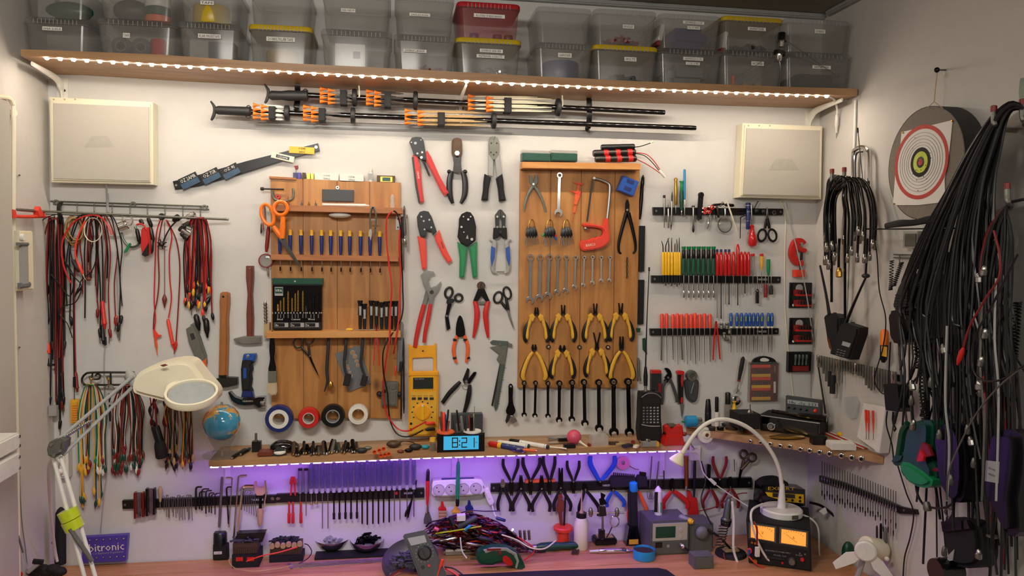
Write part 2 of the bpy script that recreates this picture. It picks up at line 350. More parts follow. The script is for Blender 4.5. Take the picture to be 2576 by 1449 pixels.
def rib(name,y0,y1,dz0,dz1,m):
 vs=[];fs=[]
 for i in range(n+1):
  x=XS[0]+.008+(XS[2]-XS[0]-.02)*i/n;z=lz(x)-.016
  vs+=[(x,y0,z+dz0),(x,y1,z+dz0),(x,y1,z+dz1),(x,y0,z+dz1)]
  if i:k=4*(i-1);fs+=[(k+j,k+(j+1)%4,k+4+(j+1)%4,k+4+j)for j in range(4)]
 return mk(name,vs,fs,m,smooth=False)
rib('tape',-DL+.001,-DL+.012,-.0005,-.0025,'white')
NP=45
for i in range(NP):
 x=XS[0]+.015+(XS[2]-XS[0]-.04)*i/(NP-1);z=lz(x)-.0185
 wbox('diode',(x,-DL+.006,z-.0015),(.022,.008,.002),'ledp',bev=0)
# ================================================================ corner shelf
cz=P(1728,1074,.0).z
CZ=cz
A=P(1726,1074,.0);B=H(2238,1140,cz);B.x=XR-.002
yB=P(2238,1140,0,'R').y
T('corner_shelf','triangular wooden corner shelf in the right corner, carrying the car radio and clock','shelf',Vector((XR,0,cz)))
fp=[A,H(1850,1092,cz),H(2000,1113,cz),H(2140,1132,cz),H(2236,1147,cz)]
fp[-1].x=min(fp[-1].x,XR-.003)
top=[Vector((p.x,p.y,cz))for p in fp]+[Vector((XR-.003,-.003,cz)),Vector((A.x,-.003,cz))]
top[-3].x=XR-.003
slab('board',top,UP,.024,'shelfwood',bev=.001)
CFRONT=fp
sk=[(1888,1109),(1914,1113),(1938,1116),(1963,1121),(1987,1123),(2014,1130),(2037,1133),(2062,1137),(2087,1141),(2117,1146),(2143,1151),(2167,1154)]
fd=(fp[3]-fp[1]);fnv=Vector((fd.y,-fd.x,0)).normalized()
if fnv.y>0:fnv=-fnv
for i,(x,y)in enumerate(sk):
 p=hit(x,y,fp[2]+fnv*.004,fnv);r=(5.0+i*.25)*S_(p)
 T('socket_bit',f'small round steel nut driver socket, {ordn(i, 12)} in the corner shelf edge','socket',p,'sockets along the corner shelf edge')
 lathew('rim',p-fnv*.004,p+fnv*.006,[(0,r),(.9,r),(1,r*.8),(1.01,r*.55),(.5,r*.5)],'chrome',seg=12)
 lathew('bore',p-fnv*.004,p+fnv*.0035,[(0,r*.5),(1,r*.5)],'black',seg=8)
# ================================================================ workbench
ZB=P(900,1388,0).z
def BE(px,py):return H(px,py,ZB)
T('workbench','oiled wooden workbench top running below the tool wall','workbench',Vector(((XL+XR)/2,-.3,ZB-.04)))
for k,(y0,y1)in enumerate(((-.004,-.1),(-.1,-.2),(-.2,-.3),(-.3,-.42),(-.42,-.62))):
 wbox('plank',((XL+XR)/2,(y0+y1)/2,ZB-.02),(XR-XL-.01,abs(y1-y0)-.0006,.04-.0001*(k%2)),'bench',bev=.0008)
for xx in(XL+.1,(XL+XR)/2,XR-.1):
 wbox('leg',(xx,-.5,(ZB-.04)/2),(.07,.07,ZB-.04),'pineh')
T('desk_mat','black rubber mat with a rounded corner lying on the front of the bench','mat',BE(1500,1445))
mp_=[BE(1060,1452),BE(1200,1446),BE(1350,1439),BE(1560,1432),BE(1655,1431),BE(1678,1436),BE(1700,1452),BE(1720,1475),BE(1040,1475)]
slab('mat',[p+UP*.004 for p in mp_],UP,.004,'rubber',bev=.001)
# ================================================================ storage boxes on the upper shelf
def sbox(col,row,x0,x1,yt,yb,lidm,labels,body='clearp',z0=None,df=.205):
 A,B=P(x0,yb,df),P(x1,yb,df);cx=(A.x+B.x)/2;z=z0 if z0 is not None else max(shz(A.x),shz(B.x))+.0008
 zt=P((x0+x1)/2,yt,df).z;W,D=(B.x-A.x)/2,.093;cy=-df+D;nm={'lidy':'yellow','lidr':'red','cleardim':'clear'}[lidm]
 T('storage_box',f'{"lower" if row else "upper"} plastic box with {nm} lid, {ordn(col, 12)} stack on the upper shelf','box',Vector((cx,cy,z)),'stacked storage boxes on the upper shelf')
 def rr(w,d,h,n=4,r=.018):
  out=[]
  for qx,qy,a0 in((1,1,0),(-1,1,90),(-1,-1,180),(1,-1,270)):
   for i in range(n):a=math.radians(a0+90*i/(n-1));out.append(Vector((cx+qx*(w-r)+r*math.cos(a),cy+qy*(d-r)+r*math.sin(a),h)))
  return out
 h=zt-z;lh=min(.014,h*.2)
 loft('body',[rr(W*.9,D*.9,z),rr(W*.97,D*.97,z+h-lh-.004),rr(W*1.,D,z+h-lh-.0035),rr(W,D,z+h-lh)],body,caps=False)
 mk('bottom',rr(W*.9,D*.9,z+.001),[tuple(range(16))],body)
 loft('lid',[rr(W*1.005,D*1.004,z+h-lh),rr(W*1.005,D*1.004,z+h-.004),rr(W*.98,D*.98,z+h-.0005)],lidm)
 for k in range(12):
  wbox('rib',(cx+W*(-.66+.12*k),-df-.0005,z+h-lh*.8),(.0012,.002,lh*.9),'lgrey',bev=0)
 for(s,lx,ly,lw,lh2)in labels:
  e=P(lx,ly,df+.001);
  o=box('label',lx-lw/2,ly-lh2/2,lx+lw/2,ly+lh2/2,df+.0002,.0008,'paper',bev=0)
  text(s,lx,ly,lw*.84,lh2*.5,df+.0013,'ink',par=o)
 return zt,cx,A.x,B.x
SB=[(58,222,44,131,-42,'cleardim','cleardim',[('SMÅ DELE',131,72,50,12)],[]),(240,442,48,146,-40,'cleardim','cleardim',[('TAPE',318,89,18,13)],[]),(446,604,56,153,-35,'cleardim','cleardim',[('KLAR MASKETAPE',527,91,58,14)],[('TAPE',521,7,34,12)]),(624,786,63,161,-28,'lidy','cleardim',[('DOBBELTKLÆB TAPE',706,99,72,15)],[]),(806,986,75,170,-20,'cleardim','cleardim',[],[('KERONEUM',876,26,36,11)]),(990,1146,88,178,-12,'cleardim','cleardim',[('DIVERSE LÆNKER',1044,128,58,11)],[('SAMLEDÅSER',1056,37,52,11)]),(1146,1312,96,187,6,'lidy','lidr',[('DIVERSE SKRUER',1236,128,58,12),('MØTRIKKER OG BOLTE',1234,142,70,12)],[('ROSTFRI SPÆNDEBÅND',1231,40,78,14)]),(1346,1492,108,195,18,'cleardim','cleardim',[('GAFFATAPE',1421,139,34,13)],[]),(1492,1656,114,202,24,'lidy','cleardim',[('SKILTE',1586,149,30,12)],[('BENSELER',1581,67,28,11)]),(1656,1818,122,208,36,'cleardim','cleardim',[('KRYMPEFLEX 15 CM',1744,148,50,11),('3.5 TIL 15 MM',1743,160,35,9)],[('KRYMPEFLEX 10 CM',1745,57,53,11),('16-19 MM',1745,70,31,10)]),(1814,1974,127,214,42,'cleardim','lidy',[('BATTERIER',1906,160,31,12)],[('KNAPBATTERIER',1904,73,45,11)]),(1972,2142,132,218,48,'cleardim','cleardim',[('RADIO BATTERIER',2067,169,46,11)],[('DIVERSE',2063,79,26,11)]),]
BX=[]
for i,(x0,x1,ys,yb,yt,l0,l1,t0,t1)in enumerate(SB):
 r=sbox(i,1,x0,x1,ys,yb,l0,t0)
 r2=sbox(i,0,x0+3,x1-3,yt,ys,l1,t1,z0=r[0]+.001,body='boxred' if i==6 else 'clearp')
 BX.append((r[1],shz(r[1])+.003,r[0]+.003,(r[3]-r[2])*.42))
def roll(c,r,h,m,label,hole=.5,axis=Vector((0,0,1)),name='tape_roll',cat='tape roll',core='white'):
 T(name,label,cat,c,None)
 prof=[(0,r*hole),(0,r*.96),(.06,r),(.94,r),(1,r*.96),(1,r*hole),(.5,r*hole*.98)]
 lathew('roll',c,c+axis*h,prof,m,seg=24)
 lathew('core',c+axis*.0005,c+axis*(h-.0005),[(0,r*hole*1.02),(1,r*hole*1.02),(1,r*hole*.84),(0,r*hole*.84)],core,seg=20)
def inb(i,up,fx,y=-.15):cx,z0,z1,hw=BX[i];return Vector((cx+hw*fx,y,z1 if up else z0))
roll(inb(2,1,-.05),.05,.052,'lidy','translucent yellow tape roll inside the upper box of the third stack',.45)
roll(inb(1,1,.5,-.15),.034,.02,'orange','orange tape roll at the bottom of the upper box in the second stack',.4)
roll(inb(1,1,.5,-.15)+UP*.021,.034,.022,'dgreen','green tape roll between orange and white ones in the second box stack',.4)
roll(inb(1,1,.5,-.15)+UP*.044,.034,.03,'white','white tape roll on top of the green one in the second box stack',.4)
T('dark_pouch','dark blue pouch in the upper box of the second stack','pouch',inb(1,1,-.35));ball('pouch',inb(1,1,-.3)+UP*.032,.045,'dgrey',sq=(1.1,.7,.7))
T('fabric_bundle','dark green fabric bundle in the upper box of the leftmost stack','bundle',inb(0,1,0));ball('bundle',inb(0,1,.2)+UP*.028,.05,'dgreen',sq=(1.3,.6,.55))
T('card_pack','pale card pack standing in the upper box of the leftmost stack','card pack',inb(0,1,-.6));wbox('pack',inb(0,1,-.55)+UP*.04,(.045,.03,.08),'lgrey')
for k,fx in enumerate((-.55,.05)):roll(inb(1,0,fx,-.165)+Vector((0,-.012,.028)),.026,.04,'smoke',['left','right'][k]+' dark tape roll on edge in the lower box of the second stack',.55,Vector((0,1,0)))
T('red_cylinder','shiny red cylinder standing in the lower box of the second stack','container',inb(1,0,.5));c=inb(1,0,.52,-.155);lathew('cylinder',c,c+UP*.055,[(0,.02),(.9,.021),(1,.018)],'redclear',seg=20)
T('white_carton','pale carton in the lower box of the third stack','carton',inb(2,0,-.4));wbox('carton',inb(2,0,-.45,-.16)+UP*.028,(.05,.04,.055),'lgrey')
T('grey_carton','dark grey carton beside the pale one in the third box stack','carton',inb(2,0,.4));wbox('carton',inb(2,0,.4,-.15)+UP*.028,(.07,.05,.055),'dgrey')
roll(inb(3,0,-.02,-.145),.046,.045,'tan','tan double sided tape roll inside the lower box of the fourth stack',.5)
T('pale_card','pale printed card standing in the lower box of the fifth stack','card',inb(4,0,-.3));wbox('card',inb(4,0,-.22,-.19)+UP*.038,(.085,.002,.062),'paper');wbox('print',inb(4,0,.0,-.192)+UP*.038,(.02,.002,.02),'ink')
def heap(name,label,cat,c,m,n,sp,r=.004,ln=.03,kind='stuff',par=None,m2=None,hgt=.5):
 "a pile nobody could count: many small bent rods joined into one mesh"
 bm=bmesh.new()
 for k in range(n):
  a,q=random.uniform(0,6.28),random.random()**.5;p=Vector((c.x+math.cos(a)*q*sp[0],c.y+math.sin(a)*q*sp[1],c.z+r+random.uniform(0,sp[2])*(1-q*.7)))
  t=random.uniform(0,3.14);v=Vector((math.cos(t),math.sin(t),random.uniform(-.25,.35)*hgt))*ln*random.uniform(.5,1)
  mt=Matrix.Translation(p)@v.to_track_quat('Z','Y').to_matrix().to_4x4()
  bmesh.ops.create_cone(bm,cap_ends=True,segments=6,radius1=r,radius2=r*random.uniform(.5,1),depth=v.length,matrix=mt)
 if par is None:o=mkbm(name,bm,m,None);tag(o,label,cat,None,kind)
 else:o=mkbm(name,bm,m,par);o['kind']='stuff'
 return o
heap('crimp_pieces','brownish loose crimp pieces in the lower box of the sixth stack','metal parts',inb(5,0,.1),'redd',70,(.06,.04,.03),.003)
heap('loose_bolts','shiny loose nuts and bolts in the lower box of the seventh stack','bolts',inb(6,0,.1,-.14),'chrome',140,(.065,.05,.035),.003,.02)
for k,(fx,m)in enumerate(((-.5,'navy'),(.35,'dark'),(.75,'dgreen'))):
 roll(inb(6,1,fx,-.17),.014,.016,m,['navy','black','dark green'][k]+' spool in the box with the red lid',.5,name='small_spool',cat='spool')
roll(inb(7,0,.05,-.13),.056,.06,'navy','dark blue wide tape roll filling the lower box of the eighth stack',.5)
heap('red_straps','dark red straps crumpled in the upper box of the ninth stack','straps',inb(8,1,-.05),'redd',60,(.06,.04,.035),.004,.05)
heap('clips','dark clips in the lower box of the ninth stack','clips',inb(8,0,0),'dark',60,(.06,.05,.03),.005,.03)
for k,(i,u)in enumerate(((9,1),(9,0))):
 T('sleeve_bundle',['upper','lower'][k]+' dense bundle of dark heat shrink sleeves inside the tenth box stack','sleeves',inb(i,u,0));wbox('bundle',inb(i,u,0,-.12)+UP*.034,(.125,.15,.062),'navy' if u else 'grey',bev=.02)
heap('button_cells','dark button cells at the bottom of the yellow lidded box','batteries',inb(10,1,0),'dark',70,(.06,.05,.022),.006,.012)
T('orange_stick','orange stick standing in the lower box of the eleventh stack','battery',inb(10,0,-.6));c=inb(10,0,-.62,-.18);lathew('stick',c,c+UP*.035,[(0,.006),(1,.006)],'orange')
for k,fx in enumerate((-.1,.35)):T('round_cell',['left','right'][k]+' pale round battery lying in the lower box of the eleventh stack','battery',inb(10,0,fx));c=inb(10,0,fx,-.17)+UP*.011;lathew('cell',c,c+Vector((0,.04,0)),[(0,.01),(1,.01)],'tan')
T('battery_brick','dark radio battery pack inside the lower box of the rightmost stack','battery',inb(11,0,0));wbox('pack',inb(11,0,0,-.13)+UP*.025,(.12,.12,.045),'dark',bev=.006)
for k,i in enumerate((8,9)):
 T('paper_pack',['left','right'][k]+' white and red printed packet squeezed between the boxes','packet',Vector((BX[i+0][0],-.12,BX[i][2])))
 x=P(1661 if k==0 else 1821,100,.17).x;z=P(1661,(62,72)[k],.17).z;wbox('packet',(x,-.12,z-.025),(.012,.12,.05),'paper',ry=.15);wbox('red_end',(x-.008,-.12,z-.058),(.012,.12,.014),'redd',ry=.15)
T('antenna_mount','black and chrome aerial mount with thin radials standing at the shelf edge before the boxes','antenna',P(1962,219,.226))
dA=.222
lathe('coil',(1967,82,dA),(1966,104,dA),[(0,8),(.1,9.5),(.9,10),(1,8)],'blackgloss');lathe('collar',(1966,103,dA),(1965,118,dA),[(0,13),(.15,14),(.2,7),(1,6)],'chrome')
lathe('clamp',(1962,130,dA),(1960,137,dA),[(0,15),(1,15)],'darksteel');lathe('base',(1960,136,dA),(1959,154,dA),[(0,9),(.8,8),(1,5)],'chrome')
tube('stem',[(1960,152,dA),(1964,175,dA),(1960,221,.2265)],1.0,'steel')
for a,b in(((1976,100),(2110,195)),((1975,133),(2075,170)),((1946,134),(1850,200)),((1950,150),(1890,200))):tube('radial',[(*a,dA),(*b,dA)],.7,'steel',n=1)
# ================================================================ dart blowguns on straps
def yl(x,k):return 240+(x-775)*.048 if k==0 else 278.5+(x-545)*.0362
for k,(lbl,x0,x1,xe)in enumerate((('upper black dart blowgun with contoured grip and three dart racks',680,775,1672),('lower black dart blowgun with ribbed grip and three dart racks',545,632,1750))):
 D0=.062 if k==0 else .052
 TP('blowgun',lbl,'blowgun',1100,yl(1100,k),D0)
 lathe('barrel',(x1-6,yl(x1-6,k),D0),(xe,yl(xe,k),D0),[(0,7),(.99,6.6),(1,6)],'blackgloss',seg=16)
 if k==0:lathe('grip',(678,240,D0),(776,241,D0),[(0,9),(.06,12),(.3,11),(.5,13.5),(.8,12.5),(.97,14),(1,9)],'dark',seg=16)
 else:lathe('grip',(542,277,D0),(633,281,D0),[(0,8),(.08,11),(.95,12),(1,8)],'dark',seg=16)
 xm=x0-8
 tube('mouthpiece',[(xm-7,yl(x0,k)-24,D0),(xm+2,yl(x0,k)-10,D0),(xm+3,yl(x0,k)+3,D0),(xm-2,yl(x0,k)+18,D0),(xm-6,yl(x0,k)+24,D0)],[2,4,4.5,4,2.5],'dark',n=5)
 for dy in(-12,12):tube('lug',[(x1-14,yl(x1,k)+dy*.9,D0),(x1-7,yl(x1,k)+dy*1.35,D0),(x1,yl(x1,k)+dy*.9,D0)],1.3,'dark')
 for g,(xc,xd,h,tail,fx)in enumerate((((805,853,22,887,892),(921,965,23,1037,1045),(1177,1268,22,1392,1404))if k==0 else((637,673,20,714,722),(763,799,20,880,888),(1018,1100,20,1232,1242)))):
  disc('guard',0,0,1,0,.001,'black')if False else None
  c=P(fx,yl(fx,k),D0);s=S_(c)
  lathew('guard',c-Vector((.007,0,0)),c+Vector((.007,0,0)),[(0,h*s*.9),(.2,h*s),(.8,h*s),(1,h*s*.9)],'dark',seg=20)
  o=box('dart_clip',xd+2,yl(xd,k)-h+3,xd+19,yl(xd,k)+h-3,D0-.014,.040,'blackmatte',bev=.002)
 for q in range(3):
  pass
DART=[]
for k in range(2):
 D0=.062 if k==0 else .052
 for g,(xc,tail,m)in enumerate((((805,886,'clearp'),(921,1035,'chrome'),(1177,1388,'cream'))if k==0 else((637,714,'white'),(763,878,'clearp'),(1018,1225,'tan')))):
  for j in range(4):
   for e in range(2):
    x=xc+e*(20 if g<2 else 46 if k==0 else 32);y=yl(x,k)+(-16,-5.5,5.5,15)[j]+(1 if e else-1.5);dd=D0+(.011 if j in(1,2)else .004)+.005*e
    T('dart',f'orange tailed dart, {("top", "second", "third", "bottom")[j]} row {("rear", "front")[e]}, {("left", "middle", "right")[g]} rack of the {("upper", "lower")[k]} blowgun','dart',P(x,y,dd),f'darts in the {("left", "middle", "right")[g]} rack of the {("upper", "lower")[k]} blowgun')
    lathe('cone',(x,y,dd),(x+18,y+.8,dd),[(0,2.5),(0,6),(.1,5.6),(.6,2.6),(1,1.6)],'orangef',seg=10)
    lathe('shaft',(x+16,y+.7,dd),(min(tail,x+(75 if g<2 else 175)),y+3,dd),[(0,1.3),(.1,2.3),(.8,2.3),(1,.6)],m,seg=6)
for k,(x,ya,yb)in enumerate(((748,208,274),(1482,246,326))):
 TP('hanging_strap',['left','right'][k]+' black strap holding both blowguns against the wall','strap',x,yb,0)
 tube('strap',[(x,ya,.01),(x,ya+3,.045),(x+1,(ya+yb)/2,.05 if k else .03),(x-1,yb-14,.04),(x-3,yb-4,.044),(x-3,yb,.035),(x,yb+2,.004)],7,'black',flat=.25,n=5)
for k,(x,y0,y1)in enumerate(((903,214,245),(1414,232,268))):
 TP('wire_hook',['left','right'][k]+' pale wire hook hanging under the upper shelf at the blowgun','hook',x,y0,.07)
 tube('hook',[(x,y0,.07),(x+1,y1-8,.075),(x,y1,.08)],2,'cream')
TP('acrylic_rail','clear acrylic rail below the lower blowgun','rail',900,320,.02)
plate('rail',[(640,309),(1290,330),(1290,334),(640,313)],.002,.03,'cleardim')
# ================================================================ panel antennas
def panel(lbl,q,inner,nx,ny,tail):
 TP('panel_antenna',lbl,'antenna',q[3][0]+100,q[3][1],0)
 plate('housing',q,.002,.05,'cream',bev=.006)
 plate('front_cover',inner,.0515,.003,'panel',bev=.003)
 plate('print',[(nx-20,ny),(nx+20,ny),(nx+38,ny+28),(nx-38,ny+28)],.0546,.0003,'panelprint',bev=0)
 for t in(-9,0,9):disc('vent',q[0][0]+40+t*3,q[0][1]+7,2,.052,.0006,'tan',seg=8)
panel('large cream flat panel antenna at the upper left, under the light strip',[(122,243),(383,256),(384,464),(127,458)],[(133,259),(375,269),(377,456),(134,450)],250,342,0)
panel('smaller cream flat panel antenna at the upper right beside the hanging power lead',[(1870,309),(2071,317),(2068,501),(1861,496)],[(1878,322),(2063,328),(2061,494),(1869,490)],1972,400,0)
for k,(x,y0,y1)in enumerate(((268,462,520),(1985,500,640))):
 pts=[(268,462,.03),(268,480,.02),(269,520,.01),(268,640,.006),(266,760,.006)]if k==0 else[(1976,500,.03),(1978,508,.03),(1993,580,.02),(2008,640,.035),(2025,720,.04),(2038,800,.035),(2046,860,.02),(2054,890,.006)]
 TP('antenna_cable',['thin pale cable dropping from the left panel antenna','thin grey cable slanting down from the right panel antenna past the pipe cutter'][k],'cable',*pts[0])
 tube('cable',pts,[1.8,1.5][k],'lgrey',n=5)
# ================================================================ name badges on a strap
TP('badge_strap','black rubber strap fixed diagonally on the wall, carrying the name badges','strap',620,420,0)
plate('strap',[(434,456),(470,448),(620,405),(700,385),(800,360),(804,379),(720,402),(600,440),(500,468),(440,477)],.002,.008,'black',bev=.002)
disc('screw',795,370,4,.010,.002,'steel');disc('screw',443,466,3,.010,.002,'steel')
def badge(cx,cy,w,h,a,m,lines,lbl,tm,m2=None):
 TP('name_badge',lbl,'badge',cx,cy,.011)
 b=box('plate',cx-w/2,cy-h/2,cx+w/2,cy+h/2,.0105,.004,m,a=a,bev=.0008)
 if m2:
  dx,dy=math.sin(math.radians(a))*-h*.22,math.cos(math.radians(a))*h*.22
  box('picture',cx+dx-w/2+1,cy+dy-h*.25,cx+dx+w/2-1,cy+dy+h*.25,.0145,.0006,m2,a=a,bev=0)
 for s,dy,tw,th in lines:
  text(s,cx-math.sin(math.radians(a))*dy,cy+math.cos(math.radians(a))*dy,tw,th,.0155,tm,a=a,par=b)
badge(476,455,50,31,-27,'dark',[('OZ 2AMR',-7,40,9)],'dark badge reading OZ 2AMR, lowest on the diagonal strap','white','badgeblue')
badge(530,443,48,30,-28,'dark',[('OZ 7SR',-7,34,9)],'dark badge reading OZ 7SR on the diagonal strap','white','badgeblue')
badge(580,431,46,30,-29,'dark',[('OZ 8J',-7,27,9)],'dark badge reading OZ 8J on the diagonal strap','white','badgeblue')
badge(759,378,64,19,1.5,'yellow',[('OZ8J',-4,17,6),('JAN',5,14,6)],'yellow badge reading OZ8J JAN near the top of the strap','ink')
TP('tape_badge','cream and black label holder tilted on the strap','badge',711,396,.011)
o=box('plate',682,387,740,404,.0105,.006,'cream',a=12);box('window',694,391,728,400,.0165,.0008,'black',a=12,par=o);text('OZ2AMR',711,395.7,26,5,.0176,'white',a=12,par=o)
# ================================================================ generic tool builders
def strand(name,label,cat,pts,r,m,group=None,d=.01,w='B',seg=6,n=5,extra=None):
 TP(name,label,cat,pts[0][0],pts[0][1],pts[0][2]if len(pts[0])>2 else d,group,w)
 o=tube('cable',pts,r,m,d,w=w,seg=seg,n=n)
 if extra:extra()
 return o
def ringloop(name,cx,cy,rx,ry,a,r,m,d,par=0,n=12,flat=1.,w='B'):
 pts=rot2([(cx+rx*math.cos(6.28319*i/n),cy+ry*math.sin(6.28319*i/n))for i in range(n)],cx,cy,a)
 return tube(name,pts,r,m,d,par,3,8,True,flat,w)
def croc(a,b,m,d=.012,w='B'):
 lathe('clip_boot',(*a,d),(*b,d),[(0,1.2),(.15,2.8),(.45,4.4),(.75,3.8),(1,1.6)],m,w=w,seg=8)
 x,y=b;dx,dy=(b[0]-a[0])*.25,(b[1]-a[1])*.25
 lathe('clip_jaw',(*b,d),(x+dx,y+dy,d),[(0,1.8),(1,.8)],'steel',w=w,seg=6)
# ================================================================ upper left wire rack with leads
TP('wire_rack','long narrow grey wire rack on the wall holding test leads below the left panel antenna','rack',325,515,0)
tube('rail',[(127,506),(524,519)],1.8,'castgrey',.004,n=1);tube('rail',[(134,513),(526,527)],1.8,'castgrey',.004,n=1)
tube('rail',[(110,538),(450,549)],1.8,'castgrey',.03,n=1)
for x,y in((140,509),(334,514),(514,522)):annul('mounting_eye',x,y,7,3,0,.006,'castgrey')
for x in(194,237,282,327,371,415,460,504):
 yt=506+(x-127)*.033;tube('rung',[(x,yt,.004),(x,yt+22,.006),(x,yt+27,.028)],1.5,'castgrey',n=2)
TP('pickup_claw','long steel pick-up rod with orange sprung grip lying across the wire rack','pick-up tool',320,540,.04)
tubew('rod',[P(100,531,.03,'L'),P(574,552,.04)],.0034,'castgrey',n=1);lathe('spring',(42,527,.03),(102,532,.03),[(i/24,4.2 if i%2 else 2.8)for i in range(25)],'steel',w='L')
tube('handle',[(34,544),(70,545),(112,544)],4.5,'redor',.03,w='L');plate('grip_end',[(30,526),(40,528),(44,548),(33,549)],.024,.014,'redor',w='L');plate('trigger',[(95,530),(102,519),(106,530),(116,532),(112,545),(100,546)],.024,.014,'redor',w='L')
lathe('tip',(560,551,.04),(575,552,.04),[(0,3.4),(1,3.4)],'steel')
TP('hanging_rod','thin pale rod hanging vertically behind the middle of the wire rack','rod',271,500,.01)
tube('rod',[(271,486),(272,534)],2.2,'lgrey',.01,n=1)
TP('lamp_holder','cream and silver plastic light fixture hanging on the left wall below the wire rack','fixture',66,730,.01,w='L')
def LW(x0,y0,x1,y1,d,t,m,n='body',bev=.003):return box(n,x0,y0,x1,y1,d,t,m,w='L',bev=bev)
LW(52,580,86,728,.0,.03,'cream');LW(54,612,74,718,.03,.006,'lgrey','window');LW(52,610,76,618,.03,.012,'grey','clip');LW(52,712,80,722,.03,.008,'grey','clip')
disc('cap',61,597,9,.03,.008,'white',w='L')
strand('antenna_lead','thin black lead with plug looping left of the wire rack to the left wall','cable',[(140,540,.04),(115,548,.05),(85,575,.06),(68,612,.06),(63,650,.05),(72,695,.05),(83,720,.05)],1.4,'black',extra=lambda:lathe('plug',(82,716,.05),(89,731,.05),[(0,2),(.2,4.2),(.8,3.4),(1,1.5)],'black'))
G='test leads on the wire rack'
def loop(label,x,y,xl,yl_,xr,yr,m,r=1.8,wig=3,d=.03,group=G,ends=None,name='test_lead'):
 "cable thrown over a hook at (x, y): both legs hang down"
 j=lambda:random.uniform(-wig,wig)
 pts=[(xl+j()*.5,yl_,d*.5),(xl+j(),y+(yl_-y)*.66,d*.6),(xl+j(),y+(yl_-y)*.33,d*.8),(x-abs(x-xl)*.55,y+7,d),(x,y,d*1.2),(x+abs(xr-x)*.55,y+7,d),(xr+j(),y+(yr-y)*.33,d*.8),(xr+j(),y+(yr-y)*.66,d*.6),(xr+j()*.5,yr,d*.5)]
 TP(name,label,'test lead',x,y,d,group);tube('cable',pts,r,m,d,seg=6,n=5)
 for(ex,ey),e in zip(((xl,yl_),(xr,yr)),ends or()):
  if e=='probe':lathe('probe',(ex,ey-4,d*.5),(ex+j(),ey+46,d*.5),[(0,2.4),(.1,4.2),(.75,4),(.8,5.4),(.84,3),(1,2)],m if m not in('lgrey',)else 'red');
  elif e=='plug':lathe('plug',(ex,ey-4,d*.5),(ex+j(),ey+20,d*.5),[(0,2),(.2,4.2),(.8,3.6),(1,2)],m);lathe('pin',(ex,ey+18,d*.5),(ex+j()*.5,ey+34,d*.5),[(0,1.6),(1,1.2)],'steel',seg=6)
  elif e:croc((ex,ey-2),(ex+j(),ey+18),e,d*.5)
B1='in the far left rack bundle'
for k,(x,y,xl,yl_,xr,yr,m,r)in enumerate([(128,548,117,905,127,760,'redd',1.9),(130,550,121,800,133,860,'black',1.9),(132,552,113,640,140,1010,'redd',1.6),(135,548,119,720,132,905,'black',1.7),(134,556,126,1000,138,940,'black',1.8),(138,552,130,860,150,900,'redd',1.7)]):
 loop(f'{"dark red" if m == "redd" else "black"} test lead, {ordn(k, 6)}, {B1}',x,y,xl,yl_,xr,yr,m,r,d=.05,ends=('plug',None))
loop('black test lead pair zip tied at the far left of the wire rack',150,545,143,1000,152,1060,'black',2.2,ends=('plug','plug'))
for k,(xl,yl_,xr,yr,m)in enumerate([(146,1030,156,980,'dark'),(148,960,158,1010,'redd'),(142,880,160,1000,'black'),(150,920,163,860,'dark'),(153,1000,154,940,'black')]):
 loop(f'{"dark red" if m == "redd" else "black"} lead, {ordn(k, 5)}, in the thick strapped bundle left on the rack',152,548,xl,yl_,xr,yr,m,2.4,4,ends=(None,'plug'))
TP('cable_strap','black hook strap gripping the thick left cable bundle on the wire rack','strap',151,520,.03)
tube('strap',[(156,508,.03),(150,516,.045),(149,530,.05),(152,545,.05),(150,562,.04)],[4,6,6,5,3],'black',flat=.5)
TP('banana_plug','bright red right angle banana plug sticking out left of the far left bundle','plug',120,884,.03)
lathe('body',(121,862,.03),(121,888,.03),[(0,2),(.3,5),(1,5.5)],'redor');lathe('barrel',(120,884,.035),(98,884,.035),[(0,4.5),(.2,3.2),(1,3)],'redor')
TP('banana_plug','black right angle banana plug below the red one at the far left','plug',120,915,.03)
lathe('body',(117,895,.03),(118,918,.03),[(0,2),(.3,5),(1,5.5)],'black');lathe('barrel',(118,917,.035),(136,918,.035),[(0,4.5),(.2,3.2),(1,3)],'black')
TP('wire_coil','coil of tan and yellow enamelled wire hanging left on the wire rack','wire coil',188,545,.03)
for k in range(13):ringloop('turn',188+random.uniform(-4,4),578+random.uniform(-4,4),24+random.uniform(-8,3),34+random.uniform(-9,3),random.uniform(-14,14),1.3,random.choice(['tan','brass','tan','dark']),.02+.002*k,n=9)
strand('test_lead','thick red test lead arching from the rack hook down past the tan coil','test lead',[(180,712),(172,700),(160,668),(155,630),(160,598),(180,565),(205,547),(235,541),(255,548),(270,566),(282,590)],2.2,'red',d=.06)
strand('test_probe','red probe lead with steel tip hanging over the tan wire coil','test probe',[(214,556),(200,585),(190,618),(190,645),(198,668)],2.2,'redor',d=.065,extra=lambda:(lathe('probe',(196,660,.065),(208,690,.065),[(0,2.5),(.3,4),(.9,3.4),(1,2)],'redor'),lathe('tip',(207,688,.065),(215,704,.065),[(0,1.6),(1,.8)],'steel')))
strand('plug_lead','black lead with thick dark plug hanging beside the red probe','cable',[(176,600,.03),(178,635),(182,652),(190,668)],1.6,'black',d=.04,extra=lambda:lathe('plug',(181,652,.04),(200,684,.04),[(0,2),(.2,5),(.8,5.5),(1,3)],'dark'))
for k,(x,y)in enumerate(((227,684),(223,702))):
 TP('wooden_bead',['upper','lower'][k]+' brown wooden bead hanging on a cord under the wire rack','bead',x,y,.03);ball('bead',P(x,y,.035),5.5*S_(P(x,y,.035)),'woodred')
strand('bead_cord','brown cord carrying the two wooden beads below the rack','cord',[(226,560),(227,620),(226,684),(223,702)],2.6,'woodred',d=.025)
